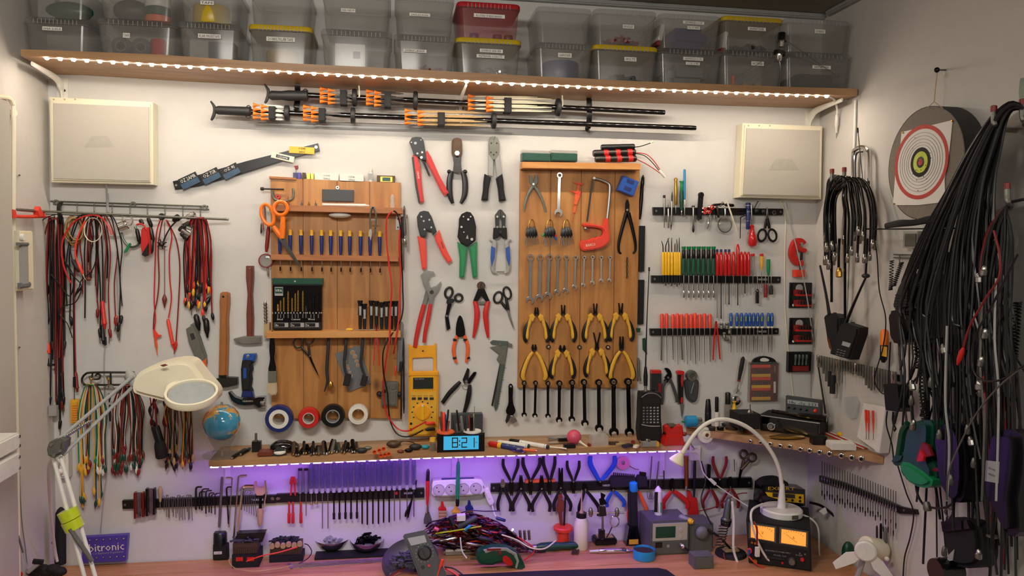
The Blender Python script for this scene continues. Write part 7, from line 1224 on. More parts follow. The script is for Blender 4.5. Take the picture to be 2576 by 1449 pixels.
dm('body',pt(1014,1350,1018,1344,1066,1334,1073,1338,1104,1405,1122,1440,1126,1475,1060,1478,1050,1440,1035,1400),.03,'dgrey',bev=.005);o=dm('display',pt(1025,1354,1068,1346,1074,1364,1034,1373),.002,'lcdgrey',.002,0);c=hit(1068,1391,c0,n_)
lathew('dial',c,c+n_*.012,[(0,.021),(.3,.02),(.4,.017),(1,.016)],'black',seg=26);slab('dial_grip',[hit(x,y,c0+n_*.016,n_)for x,y in pt(1060,1378,1064,1377,1077,1402,1071,1405)],n_,.006,'dark')
for j in range(16):aa=6.28*j/16;q=c+Vector((math.cos(aa),0,0))*.026+Vector((0,.34,.94))*math.sin(aa)*.026;lathew('range_mark',q,q+n_*.0006,[(0,.0013),(1,.0013)],'red' if j==14 else 'lgrey',seg=6)
for x,y in((1064,1427),(1079,1423)):c=hit(x,y,c0,n_);lathew('jack',c,c+n_*.003,[(0,.005),(1,.004)],'red' if x>1070 else 'black',seg=12)
TP('red_plug','red banana plug standing beside the grey multimeter','plug',1110,1430,.26);lathe('plug',(1114,1406,.25),(1100,1449,.26),[(0,2),(.05,4.5),(.4,4.4),(.5,2.6),(1,1.6)],'redor')
strand('meter_lead','red and black meter leads trailing at the left foot of the grey multimeter','cable',[(985,1449,.22),(1010,1432,.2),(1040,1422,.2)],2,'redd',extra=lambda:tube('black_lead',[(980,1447,.2),(1008,1429,.19),(1040,1418,.2)],2,'black'))
strand('meter_lead','red and black meter leads trailing at the right foot of the grey multimeter','cable',[(1120,1430,.2),(1140,1440,.22),(1160,1455,.24)],2.4,'redor',extra=lambda:tube('black_lead',[(1118,1426,.2),(1145,1432,.21),(1175,1455,.23)],2,'black'))
D=bd(1260,1436);TP('power_screwdriver','black, grey and red cordless screwdriver lying on the bench','cordless screwdriver',1260,1434,D)
plate('body',crom(pt(1200,1398,1212,1386,1240,1379,1275,1380,1300,1392,1314,1410,1322,1428,1316,1438,1304,1438,1294,1430,1284,1424,1262,1416,1240,1424,1212,1422,1201,1412),2,True),D-.035,.034,'dgreen',bev=.008);plate('grey_stripe',pt(1216,1384,1240,1378,1275,1379,1300,1393,1306,1412,1300,1432,1296,1428,1300,1412,1293,1398,1273,1386,1240,1386,1222,1392),D-.004,.005,'lgrey');plate('red_label',pt(1224,1381,1260,1380,1260,1384,1226,1386),D-.001,.003,'redd',bev=0);plate('trigger',crom(pt(1266,1402,1276,1400,1288,1412,1290,1422,1280,1424,1266,1414),2,True),D-.002,.006,'red',bev=.002);disc('direction_switch',1258,1392,4.5,D,.005,'redd');text('IXO',1289,1395,14,6,D+.0015,'ink',a=22);tube('bit',[(1202,1405,D-.015),(1184,1405,D-.015)],2.4,'gunmetal',n=1)
T('file_handle','dark green glossy handled tool lying between wire heap and red spool','tool',BE(1390,1372));q,q2=BE(1342,1374)+UP*.016,BE(1450,1376)+UP*.016;q.y=q2.y=-.07;lathew('handle',q,q2,[(0,.008),(.1,.013),(.4,.015),(.6,.011),(.75,.013),(1,.01)],'dgreen',seg=16);lathew('ferrule',q,q+Vector((-.012,0,0)),[(0,.009),(1,.008)],'steel')
for k in range(3):lathe('spring_contact',(1308+k*11,1334,.1),(1310+k*11,1358,.1),[(i/8,4 if i%2 else 3)for i in range(9)],'steel',par=CUR[0])
D=bd(1416,1378);TP('wire_spool','bright red plastic spool standing on the bench','spool',1416,1382,D);c=H(1416,1374,ZB);s=S_(c);lathew('spool',c,c+UP*.068,[(0,24*s),(.1,25*s),(.14,24*s),(.2,15*s),(.75,15*s),(.82,24*s),(.95,25*s),(1,23*s)],'redor',seg=28)
TP('desoldering_pump','dark brown clamp tool standing inside the red spool','tool',1412,1322,D-.02);plate('body',pt(1404,1245,1414,1243,1416,1252,1412,1258,1420,1262,1421,1282,1414,1290,1416,1322,1410,1324,1406,1292,1399,1282,1404,1266),D-.03,.012,'woodred',bev=.002);tube('rod',[(1423,1235,D-.02),(1419,1322,D-.02)],2.6,'black',n=1)
D=bd(1461,1382);c=H(1461,1380,ZB);s=S_(c);T('glue_bottle','frosted squeeze bottle with black cap standing on the bench','bottle',c);lathew('bottle',c,c+UP*(88*s),[(0,16*s),(.03,18*s),(.75,18*s),(.86,14*s),(1,11*s)],'skin' if False else 'cream',seg=24);lathew('cap',c+UP*78*s,c+UP*92*s,[(0,13*s),(1,13*s)],'black',seg=18);lathew('nozzle',c+UP*92*s,c+UP*150*s,[(0,6*s),(.15,2.4*s),(1,.8*s)],'tan')
T('dark_nuts','three small dark bits lying in front of the bottle','bits',BE(1446,1394));[lathew('bit',BE(1440+j*6,1396)+UP*.004,BE(1443+j*6,1388)+UP*.006,[(0,.004),(1,.003)],'rust')for j in range(3)]
D=.09;TP('helping_hands','soldering helping hands stand with chrome arm and black iron base','soldering stand',1520,1378,D)
c=H(1520,1366,ZB);wbox('base',c+UP*.012,(.075,.05,.022),'black',bev=.004);wbox('sponge',c+UP*.0245,(.055,.032,.004),'tan');tube('post',[(1516,1356,D),(1516,1250,D)],3,'steel',n=1);box('foot_block',1508,1335,1522,1356,D-.008,.016,'black');tube('arm',[(1476,1290,D),(1570,1290,D)],2.4,'chrome',n=1)
for x in(1486,1552):lathe('clamp',(x,1278,D+.004),(x,1300,D+.004),[(0,3),(.3,6),(.7,6),(1,3)],'steel')
plate('clamp_body',pt(1508,1276,1524,1276,1526,1298,1508,1300),D-.004,.012,'darksteel');plate('top_jaw',pt(1512,1240,1524,1246,1520,1254,1528,1268,1510,1272,1508,1258,1513,1254),D-.003,.008,'gunmetal');ringloop('magnifier_clip',1546,1312,11,14,10,1.6,'chrome',D+.01,n=10);tube('flex',[(1540,1324,D),(1534,1338,D),(1526,1352,D)],1.4,'black')
D=bd(1595,1374);TP('work_light','black stick work light with bright blue cap standing on the bench','work light',1595,1376,D);lathe('cap',(1593,1211,D-.02),(1594,1236,D-.02),[(0,6),(.15,10.5),(.9,10.5),(1,9)],'cyan',seg=18);plate('body',pt(1584,1234,1604,1234,1606,1330,1584,1330),D-.035,.024,'blackmatte',bev=.004);plate('base',pt(1584,1326,1606,1326,1614,1374,1576,1376),D-.04,.04,'blackgloss',bev=.005);box('amber_panel',1583,1358,1606,1369,D,.002,'yellowh')
T('gas_iron','chrome gas soldering iron lying on the bench','soldering iron',BE(1550,1393));q,q2=BE(1506,1392)+UP*.008,BE(1575,1391)+UP*.008;lathew('barrel',q,q2,[(0,.006),(.05,.0085),(.95,.0085),(1,.006)],'chrome',seg=16);lathew('tail',q,q+Vector((-.03,0,0)),[(0,.0045),(1,.004)],'white');lathew('neck',q2,q2+Vector((.055,-.02,.004)),[(0,.005),(.1,.006),(.2,.003),(1,.0012)],'steel')
c=H(1620,1404,ZB);s=S_(c);T('solder_tin','round blue tin with brown residue on the bench front','tin',c);lathew('tin',c,c+UP*24*s,[(0,26*s),(.05,27.5*s),(.95,27.5*s),(1,27*s),(.9,26*s),(.7,25.5*s)],'cyan',seg=28);lathew('residue',c+UP*14*s,c+UP*19*s,[(0,25*s),(1,25*s)],'rust',seg=24)
D=bd(1685,1396);TP('soldering_station','grey digital soldering station on the bench with an iron lead plugged in','soldering station',1685,1394,D);box('body',1637,1313,1733,1394,D-.11,.11,'esd',bev=.005);box('panel',1643,1318,1729,1358,D,.002,'panel',bev=.001);box('lcd',1650,1326,1699,1352,D+.002,.001,'dgreen',bev=0);box('rocker',1650,1366,1666,1378,D,.004,'black')
for y in(1334,1350):disc('button',1713,y,5,D+.002,.002,'panel')
lathe('socket',(1712,1369,D),(1722,1378,D+.02),[(0,6),(.8,6),(1,4)],'chrome');disc('logo',1681,1374,4,D,.0006,'lgrey',seg=12);text('Weldron',1694,1374,18,4,D+.0008,'lgrey')if False else None
TP('hot_air_unit','second grey box with round black knob right of the soldering station','box',1762,1390,D);box('body',1736,1320,1794,1390,D-.1,.09,'esd',bev=.004);ball('knob',P(1766,1340,D+.002),.022,'grey',sq=(1,.6,1));tube('lead',[(1780,1332,D+.01),(1810,1352,D+.02),(1850,1395,D+.03),(1890,1449,D+.05)],3,'black')
strand('iron_cable','thick black cord running from the station socket down across the bench','cable',[(1722,1378,.18),(1740,1395,.19),(1760,1425,.2),(1785,1455,.22)],3.4,'black')
D2=bd(1772,1432);TP('sponge_box','small dirty grey sponge box in front of the soldering station','box',1772,1432,D2);box('box',1748,1402,1796,1431,D2-.05,.05,'esd',bev=.004);q=P(1772,1402,D2-.02);heap('dirt','','',q,'rust',40,(.02,.015,.006),.003,.012,par=CUR[0])
TP('sample_tube','glass vial with yellow cap lying tilted on the soldering station','vial',1724,1312,D-.03);lathe('glass',(1708,1298,D-.03),(1734,1310,D-.01),[(0,3),(.15,7),(1,7)],'film');lathe('cap',(1732,1309,D-.01),(1744,1314,D),[(0,7.5),(.7,7.5),(.75,5),(1,5)],'yellow')
D3=.08;TP('solder_paste_syringe','white and green labelled syringe standing nose up on the soldering station','syringe',1656,1306,D3);lathe('nose',(1656,1222,D3),(1656,1236,D3),[(0,1.5),(.6,8),(1,9)],'ledcap' if False else 'white');lathe('barrel',(1656,1235,D3),(1656,1298,D3),[(0,9.5),(1,9.5)],'paper');box('black_label',1647,1238,1654,1288,D3+.011,.001,'black',bev=0);box('green_label',1656,1264,1664,1290,D3+.011,.001,'green',bev=0);lathe('flange',(1656,1298,D3),(1656,1305,D3),[(0,9),(.4,13),(1,13)],'white')
TP('red_sheath','dark red plastic sheath hanging right of the red handled pliers','sheath',1745,1240,.01);plate('sheath',pt(1730,1236,1738,1236,1742,1252,1754,1254,1760,1300,1733,1300),.012,.012,'red',bev=.002)
D=bd(1845,1400);TP('iron_holder','soldering iron with grey blue grip resting in its coiled steel holder','soldering iron',1838,1402,D);lathe('grip',(1834,1254,D),(1826,1314,D),[(0,5),(.1,7),(.8,10),(.85,13),(1,13)],'greentint',seg=18);lathe('collar',(1827,1308,D),(1825,1322,D),[(0,14),(1,12)],'black')
tube('coil',[(1822+12*math.cos(i*1.05)-i*.25,1320+i*1.15+3*math.sin(i*1.05),D+.01*math.sin(i*1.05))for i in range(50)],1.3,'steel',n=2,seg=5);c=H(1838,1395,ZB);lathew('base',c,c+UP*.012,[(0,.05),(.8,.048),(1,.044)],'blackmatte',seg=26);wbox('sponge',c+UP*.016,(.05,.03,.012),'tan',bev=.004)
# ================================================================ power supply and desk lamp
a=H(1884,1418,ZB);b=H(2040,1440,ZB);a.y=max(a.y,-.30);u=(b-a);u.z=0;u.normalize();nn=Vector((u.y,-u.x,0));nn=nn if nn.y<0 else-nn;PSN=nn.copy();PSA=a.copy()
def ps(name,q,t,m,off=0.,bev=.002,par=0):return slab(name,[hit(x,y,PSA+PSN*off,PSN)for x,y in q],PSN,t,m,par,bev)
T('power_supply','black bench power supply with two glowing orange analogue meters','power supply',(a+b)/2)
ps('case',pt(1877,1309,2039,1333,2042,1438,1883,1416),.22,'blackmatte',bev=.004);ps('front_frame',pt(1880,1312,2037,1336,2035,1386,1880,1358),.002,'dark',.001)
for k,q in enumerate((pt(1884,1316,1953,1326,1952,1366,1884,1354),pt(1961,1327,2033,1338,2032,1379,1960,1368))):
 o=ps('meter_frame',q,.006,'castgrey',.007);cx,cy=sum(p[0]for p in q)/4,sum(p[1]for p in q)/4;q2=[(cx+(x-cx)*.86,cy+(y-cy)*.84)for x,y in q];ps('meter_face',q2,.001,'meterlit',.0085,0,o)
 c=hit(cx,cy,PSA+PSN*.0095,PSN);text('A' if k else 'V',cx,cy,5,7,0,'redd',basis=(c,u,UP,0),par=o)
 for j in range(9):aa=math.radians(-48+12*j);p=c+u*math.sin(aa)*.034+UP*(math.cos(aa)*.03-.012);tubew('tick',[p,p+u*math.sin(aa)*.004+UP*.004],.0005,'ink',par=o,n=1,seg=4)
 tubew('needle',[c-UP*.014+u*(.01 if k else 0),c+UP*.008-u*(.022 if k else .02)],.0005,'ink',par=o,n=1,seg=4)
for x,y,r,m,L in((1892,1363,3.5,'brass',.008),(1900,1365,3.5,'brass',.008),(1886,1384,6,'redor',.012),(1900,1409,6,'brass',.012),(1992,1410,8.5,'castgrey',.018),(2018,1407,5,'red',.006),(1968,1415,3,'red',.006),(2025,1394,2,'grey',.003),(2012,1392,2,'grey',.003)):
 c=hit(x,y,PSA,PSN);s=S_(c);lathew('knob',c,c+PSN*L,[(0,r*s),(.8,r*s),(1,r*s*.85)],m,seg=14)
for x,y,w_,s_ in((1957,1388,60,'REGULATED DC POWER SUPPLY'),(1962,1398,30,'MODEL 1220'),(2010,1397,16,'40 AMP')):c=hit(x,y,PSA+PSN*.0006,PSN);text(s_,x,y,w_,3.4,0,'lgrey',basis=(c,u,UP,0))
ps('handle_bar',pt(1930,1400,1974,1406,1974,1411,1930,1405),.01,'dark',.01)
zt=hit(1960,1322,PSA,PSN).z;cT=PSA+u*.07-PSN*.05
T('white_leads_plug','white plug and blue red banana plugs in front of the power supply','plug',hit(1900,1385,PSA+PSN*.02,PSN));c=hit(1905,1388,PSA+PSN*.02,PSN);wbox('plug',c,(.013,.01,.03),'white');c=hit(1884,1396,PSA+PSN*.02,PSN);lathew('blue_plug',c,c+UP*.016,[(0,.003),(1,.004)],'blue')
cl=hit(1965,1300,Vector((0,PSA.y-u.y+.05 if False else-.19,0)),Vector((0,-1,0)));cl.z=zt+.001
T('gooseneck_lamp','white gooseneck desk lamp with round base standing on the power supply','lamp',cl);s=S_(cl);R=51*s
lathew('base',cl,cl+UP*.022,[(0,R*.97),(.1,R),(.8,R),(1,R*.93)],'white',seg=36);lathew('neck_collar',cl+UP*.02,cl+UP*.1,[(0,.015),(.2,.013),(1,.007)],'white')
dl=-cl.y;tube('gooseneck',[(1967,1230,dl),(1962,1190,dl),(1948,1150,dl),(1922,1112,dl),(1888,1080,dl),(1850,1061,dl),(1812,1055,dl),(1777,1066,dl),(1748,1092,dl),(1727,1122,dl),(1716,1142,dl)],5.4,'white',n=6,seg=10)
lathe('shade',(1718,1134,dl),(1700,1166,dl),[(0,5),(.12,8),(.2,6.5),(.35,9),(.7,17),(.92,20),(1,17)],'cream',seg=28);c=cl+Vector((.012,-R-.0005,.011));wbox('label',c,(.022,.0008,.013),'castgrey',bev=0)
strand('lamp_lead','white lamp lead running from the base down the right side of the power supply','cable',[(2000,1288,dl+.01),(2040,1305,dl+.03),(2058,1330,dl+.03),(2060,1380,dl+.02),(2062,1400,dl+.02)],2.4,'white')
for k,(pts,r,m,lb)in enumerate((([(1722,1138,.1),(1752,1140,.06),(1762,1162,.05),(1770,1190,.05),(1795,1215,.05),(1860,1260,.06),(1885,1275,.08)],1.6,'white','thin white cord with inline switch crossing the lower right rail'),([(1842,1262,.22),(1846,1310,.22),(1845,1370,.22),(1850,1400,.22),(1872,1455,.24)],3.2,'white','thick white cord hanging in front of the iron holder'),([(1918,1268,.2),(1893,1282,.24),(1890,1310,.26),(1905,1360,.27),(1930,1405,.27),(1962,1430,.27),(1998,1433,.27)],3,'white','white cord draped over the front of the power supply'),([(1764,1160,.03),(1775,1210,.04),(1764,1260,.1),(1790,1320,.15)],1.8,'black','black cord hanging between dark red pliers and red sheath'),([(1760,1285,.05),(1800,1275,.05),(1850,1245,.05),(1880,1240,.06)],1.4,'redd','dark red wire curling behind the iron holder'),([(1884,1400,.27),(1905,1420,.28),(1940,1434,.28),(1975,1436,.28)],1.8,'redor','red wire running along the foot of the power supply'),([(1820,1390,.2),(1830,1412,.21),(1880,1420,.22),(1890,1390,.24)],1.6,'redd','red and black wire loop around the iron holder base'),([(1896,1312,.3),(1904,1330,.31),(1904,1370,.3)],2.6,'redd','dark red lead hanging over the left orange meter'),([(2036,1264,.12),(2065,1272,.14),(2092,1292,.16),(2130,1330,.2),(2168,1368,.24)],3.6,'black','thick black coaxial cable arching from the charger to the white fan'))):strand('power_cable',lb,'cable',pts,r,m,n=6)
TP('inline_switch','small white inline switch on the cord in front of the lower right rail','switch',1794,1213,.07);plate('body',pt(1784,1208,1792,1205,1804,1216,1798,1222),.055,.012,'white');plate('tag',pt(2063,1288,2078,1278,2082,1290,2072,1296),.16,.008,'white')
DE=-(PSA-PSN*.14).y;TP('battery_charger','black and yellow charger reading EXPERT on top of the power supply','charger',1970,1272,DE);plate('case',pt(1916,1262,1920,1222,2026,1232,2026,1272,1990,1280,1916,1272),DE-.06,.06,'blackgloss');o=plate('yellow_panel',pt(1925,1238,2022,1244,2022,1266,1975,1262,1932,1248),DE,.001,'yellow',bev=0);plate('window',pt(1944,1240,2000,1244,2000,1254,1944,1250),DE+.001,.001,'lcdd',bev=0);text('EXPERT',1966,1229,72,8,DE+.0012,'yellow',a=3)
for x,y in((1978,1257),(1994,1259),(2013,1252),(2013,1261)):disc('button',x,y,3.4,DE+.001,.002,'black',seg=10)
plate('top_loop',crom(pt(1915,1225,1925,1210,1945,1205,1968,1206,1985,1222),2,True),DE-.05,.04,'blackmatte')
# ================================================================ fan, torch and small things at the right end of the bench
q=P(2178,1384,.5,'B');T('desk_fan','white fan with broad blades on a cream motor at the right end of the bench','fan',Vector((q.x,q.y,ZB)));s=S_(q);v=Vector((-.6,-.8,0)).normalized();m0=q+Vector((.018,.035,-.004));lathew('motor',m0,m0+Vector((.072,.012,-.02)),[(0,18*s),(.06,27*s),(.75,28*s),(.93,24*s),(1,15*s)],'cream',seg=26);lathew('hub',q,q+v*.014,[(0,26*s),(.7,26*s),(1,22*s)],'white',seg=26)
e1=UP.cross(v).normalized()*-1;e1=e1 if e1.x>0 else-e1;e2=UP
for aa in(-.75,3.85):dr=e1*math.cos(aa)+e2*math.sin(aa);tr=v.cross(dr);c=q+v*.004;slab('blade',[c+dr*.02-tr*.008,c+dr*.05-tr*.022,c+dr*.1-tr*.016,c+dr*.105+tr*.004,c+dr*.05+tr*.014,c+dr*.02+tr*.01],v,.004,'paper',bev=.001)
ball('knob',P(2231,1406,.5),.007,'white');tubew('stand',[q-v*.04-UP*.01,Vector((q.x,q.y+.05,ZB))],.008,'lgrey',n=1)
T('pocket_torch','short black torch with blue ring standing on the bench right of the power supply','torch',H(2086,1432,ZB));D=.18;lathe('body',(2084,1400,D),(2087,1449,D),[(0,5),(.1,8),(.5,7),(.6,9),(1,10)],'black',seg=14);lathe('ring',(2084,1412,D),(2085,1418,D),[(0,8.6),(1,8.6)],'blue')
T('green_tool','dark green rounded tool handle standing behind the torch','tool',H(2130,1430,ZB));ball('handle',H(2132,1418,ZB)+UP*.036,.028,'dgreen',sq=(.7,.6,1.3))
T('leather_glove','black crumpled glove on the bench at the far left corner','glove',H(145,1440,ZB));[ball('finger' if k else 'palm',P(90+k*14,1438-k%2*6,.2),.02,'blackmatte',sq=(1.2,.8,.7),seg=9)for k in range(5)]
T('crimp_tool','black, silver and red tool lying at the bottom left corner','tool',P(60,1440,.24));tube('handle',[(84,1412,.24),(108,1414,.24)],7,'black',.24,n=1);tube('shaft',[(70,1440,.24),(100,1415,.24)],5,'lgrey',n=1);ball('red_end',P(48,1446,.24),.009,'red')
TP('black_bottle','tall dark object standing behind the white lamp cord at the left of the bench','bottle',152,1418,.08);lathe('body',(153,1276,.07),(152,1418,.07),[(0,3),(.04,8),(.1,12),(1,13)],'blackmatte')
TP('equalizer_board','purple battery equalizer box lettered bitronic leaning on the wall','box',265,1414,.03);plate('box',pt(208,1353,321,1346,316,1412,205,1417),.01,.02,'purple');text('bitronic',268,1376,82,20,.0305,'cream',a=-2);text('Cd Battery Equalizer',272,1391,74,7,.0305,'lgrey',a=-2)
for k in range(6):
 for y in(1359,1404):ball('terminal',P(226+k*17,y-k*.8,.032),.0032,'steel',seg=7)
# ================================================================ right wall
w='R'
TP('foam_target','thick round grey foam archery target with paper face on the right wall','target',2324,555,.0,w=w)
disc('rim',2324,411,141,.004,.06,'foamside',seg=48,w=w,prof=[(0,141),(1,141)]);disc('face',2324,411,140,.0642,.002,'foam',seg=48,w=w,prof=[(0,140),(1,139)])
tube('string',[(2358,180,.05),(2354,215,.06),(2350,256,.06)],1.3,'tan',w=w,n=1);tube('string',[(2350,256,.06),(2330,273,.08)],1,'tan',w=w,n=1);tube('string',[(2350,256,.06),(2372,272,.08)],1,'tan',w=w,n=1)
o=plate('paper_face',pt(2268,332,2330,318,2396,302,2388,380,2376,450,2378,508,2310,516,2246,516,2252,440,2262,390),.0675,.0012,'paper',bev=0,w=w)
TC=(2315,408)
annul('red_ring',*TC,93,83,.069,.0006,'inkred',w=w,seg=44,par=o,sx=1.08)
for r in(74,66,58,50,43):annul('ring_line',*TC,r,r-.7,.069,.0005,'grey',w=w,seg=36,par=o,sx=1.08)
for k,(r,m)in enumerate(((37,'ink'),(27,'lime'),(14,'dark'),(8,'inkred'))):disc('bullseye',*TC,r,.069+k*.0006,.0006,m,w=w,seg=32,par=o)
for k in range(26):aa,rr=random.uniform(0,6.28),abs(random.gauss(0,42));disc('dart_hole',TC[0]+rr*.62*math.cos(aa),TC[1]+rr*math.sin(aa),1.5,.0718,.0004,'ink' if k%3 else 'redd',w=w,seg=6,par=o)
for x,y in((2270,334),(2393,304),(2375,506),(2248,513)):disc('pin',x,y,2.5,.069,.003,'brass',w=w,seg=8,par=o)
TP('wall_hook','black screw hook in the right wall holding the target string','hook',2368,176,0,w=w);tube('screw',[(2378,176,0),(2360,176,.05)],2.4,'gunmetal',w=w,n=1);ball('head',P(2357,176,.055,w),.007,'gunmetal')
TP('handle_bracket','chrome u-shaped handle bracket on the right wall behind the coaxial bundle','bracket',2170,480,.0,w=w);tube('frame',pt(2147,470,2147,390,2153,376,2170,370,2182,376,2187,392,2188,480),5.5,'chrome',.02,w=w,n=5);tube('inner',pt(2153,470,2153,392,2170,382),2,'darksteel',.03,w=w)
def hookp(lb,x,y,d,s=1.):
 TP('utility_hook',lb,'hook',x,y,d,w=w);tube('arm',[(x+6*s,y+50*s,.0),(x+8*s,y+44*s,d*.6),(x+3*s,y+40*s,d),(x,y+30*s,d*1.05),(x,y+8*s,d*1.05)],6*s,'castgrey',w=w,n=5);lathe('red_cap',(x,y+10*s,d*1.05),(x,y-4*s,d*1.05),[(0,7*s),(.9,7*s),(1,5*s)],'redd',w=w)
hookp('left red capped hook of the pair holding the coaxial cables with silver plugs',2093,428,.1,.8);hookp('right red capped hook of the pair holding the coaxial cables with silver plugs',2124,424,.1,.8)
hookp('left red capped hook carrying the big black cable mass',2500,270,.16,1.1);hookp('right red capped hook at the top right edge carrying the black cable mass',2572,254,.14,1.2);hookp('lower red capped hook at the right edge with red and black cables',2534,464,.16,1.15)
def plug(x,y,d,m='steel',r=5.5,tl=0):lathe('plug',(x,y-4,d),(x+tl,y+22,d),[(0,2),(.15,r*.7),(.4,r*.8),(.45,r),(.9,r),(1,r*.7)],m,w=w,seg=9)
for k in range(13):
 t=k/12;hx=2100+60*t;xl=2073+30*t+random.uniform(-4,4);xr=2130+78*t+random.uniform(-5,5);yl_,yr=random.uniform(560,660),random.uniform(550,650);d=.07+.03*(k%3)-.03*t
 TP('coax_cable',f'black coaxial cable with silver plugs, {ordn(k, 13)}, looped over the paired red hooks','cable',hx,445,d,'coaxial cables on the paired hooks',w=w)
 tube('cable',[(xl,yl_,d),(xl-2,540,d),(xl+4,490,d),(hx-16,455,d),(hx,442+6*t,d+.01),(hx+22,455+8*t,d),(xr-6,500,d),(xr,550,d),(xr-3,yr,d)],3.2,'blackgloss',w=w,n=4,seg=6);plug(xl,yl_,d);plug(xr-3,yr,d)
for k,(x,y0,y1,lb)in enumerate(((2094,470,760,'left'),(2128,470,800,'middle'),(2112,600,672,'short'))):
 strand('hanging_lead',f'{lb} straight black lead hanging down toward the handheld radios','cable',[(x,y0,.09),(x-2,(y0+y1)/2,.08),(x-2,y1,.07)],3.6,'blackgloss',w=w,extra=(lambda:plug(2111,676,.09,'brass',8))if k==2 else None)
TP('loose_antenna','thin whip aerial standing up out of the coaxial bundle','antenna',2166,440,.08,w=w);tube('whip',[(2158,328,.08),(2170,450,.08)],1.2,'black',w=w,n=1);lathe('tip',(2157,322,.08),(2158,334,.08),[(0,2.4),(1,2.4)],'black',w=w)
strand('hanging_lead','black lead with round clip hanging right of the coaxial bundle','cable',[(2182,600,.07),(2180,650,.06),(2178,690,.06)],3,'black',w=w,extra=lambda:ball('clip',P(2178,694,.06,w),.012,'dark',sq=(1,1,.6)))
strand('thin_cable','thin black cord hanging from the coaxial bundle to the black adapter box','cord',[(2196,590,.05),(2206,640,.05),(2212,730,.05),(2228,800,.06),(2222,870,.06),(2205,930,.05),(2200,960,.05),(2214,985,.05),(2226,992,.05)],1.6,'black',w=w,n=6)
for k,(body,ant,lb)in enumerate(((pt(2070,796,2080,788,2098,790,2108,800,2108,840,2100,880,2088,886,2080,860),[(2086,790),(2078,740),(2063,668)],'left handheld two-way radio with slanting whip aerial hanging by the corner'),(pt(2112,815,2120,812,2157,824,2156,840,2134,905,2084,890,2100,845),[(2126,818),(2150,760),(2178,698)],'right handheld two-way radio with keypad hanging tilted by the corner'))):
 TP('two_way_radio',lb,'radio',*body[0],.06,w=w);plate('body',body,.04+.03*k,.035,'blackmatte',w=w,bev=.006);tube('aerial',[(*p,.07+.02*k)for p in ant],[4.4,3.4,2.6],'black',w=w,n=3);lathe('knob',(2100+46*k,786+24*k,.06),(2100+46*k,798+26*k,.06),[(0,4),(1,4)],'dark',w=w)
 if k:plate('display',pt(2120,858,2140,864,2136,874,2117,868),.105,.001,'lcdgrey',w=w,bev=0);[box('key',2106+c_*8-r*2,878+r*6+c_*2,2111+c_*8-r*2,881+r*6+c_*2,.105,.0015,'grey',w=w,bev=0)for r in range(3)for c_ in range(3)]
 if k==0:plate('orange_label',pt(2080,850,2086,852,2094,884,2086,876),.0751,.001,'copper',w=w,bev=0)
TP('socket_rail','black rail holding the row of chrome sockets on the right wall','rail',2160,920,0,w=w);plate('bar',pt(2056,900,2262,944,2262,960,2056,912),.0,.012,'black',w=w)
for k in range(30):
 x=2058+k*6.7;y=893+k*1.45;L=(30,30,44,62,66,40,56,60,52,30,26,26,28,30,28,30,30,32,50,56,60,58,52,56,58,48,48,48,46,46)[k]
 TP('socket',f'chrome socket bit, {ordn(k, 30)} in the thirty socket row on the right wall','socket',x,y,.016,'sockets on the right wall rail',w=w);lathe('socket',(x,y,.022),(x,y+L,.022),[(0,3.2),(.05,3.7),(.45,3.7),(.5,3),(1,2.9)],'castgrey' if k%7 else 'chrome',w=w,seg=9)
TP('deep_socket','pair of long black impact sockets hanging under the socket row','socket',2090,930,.03,w=w);lathe('socket',(2087,934,.03),(2087,972,.03),[(0,4),(1,5)],'blackmatte',w=w);lathe('socket',(2095,944,.03),(2094,990,.03),[(0,7),(1,7)],'blackmatte',w=w)
TP('voltage_stick','orange and black voltage tester hanging in a clear sleeve on the right wall','tester',2225,910,.03,w=w);lathe('orange_body',(2225,828,.04),(2225,868,.04),[(0,5),(.15,10),(1,11)],'orangef',w=w);lathe('lower',(2225,866,.04),(2222,912,.04),[(0,10),(.8,9),(1,4)],'black',w=w);box('label',2217,870,2230,898,.052,.001,'yellowh',w=w,bev=0)
TP('adapter_box','black adapter box hanging by its leads on the right wall','adapter',2240,1035,.06,w=w);plate('box',pt(2220,966,2252,964,2260,968,2264,1026,2256,1036,2226,1032),.04,.04,'black',w=w,bev=.003);tube('lead',[(2236,968,.06),(2237,920,.06),(2240,860,.06)],1.8,'black',w=w);tube('lead',[(2232,1034,.06),(2230,1070,.06),(2244,1120,.05),(2248,1160,.04)],1.8,'black',w=w);tube('lead',[(2247,1036,.06),(2246,1060,.06),(2252,1078,.06)],2.4,'black',w=w);lathe('jack',(2251,1074,.06),(2250,1086,.06),[(0,3),(.4,5),(1,1)],'black',w=w)
TP('flat_black_blade','long black cloth wrapped blade on a shelf pin below the target','blade',2300,572,.1,w=w);tube('blade',[(2228,568,.12),(2262,562,.14),(2300,560,.12),(2340,552,.1),(2400,548,.08)],[7,9,8,10,12],'blackmatte',w=w,flat=.5);tube('steel_rod',[(2176,576,.1),(2260,576,.1),(2440,574,.08)],2,'gunmetal',w=w,n=1)
TP('thermostat','small grey wall box below the target','box',2288,620,.0,w=w);box('box',2272,582,2307,624,.0,.03,'lgrey',w=w);box('face',2276,588,2303,620,.03,.002,'castgrey',w=w)
TP('wire_rail','grey wire rail on the right wall behind the microphones','rail',2340,645,.01,w=w);tube('wire',[(2248,640,.01),(2445,644,.01)],1.6,'castgrey',w=w,n=1);tube('wire',[(2248,648,.01),(2445,652,.01)],1.6,'castgrey',w=w,n=1);tube('hook',[(2263,640,.01),(2263,668,.03)],1.4,'castgrey',w=w,n=1)
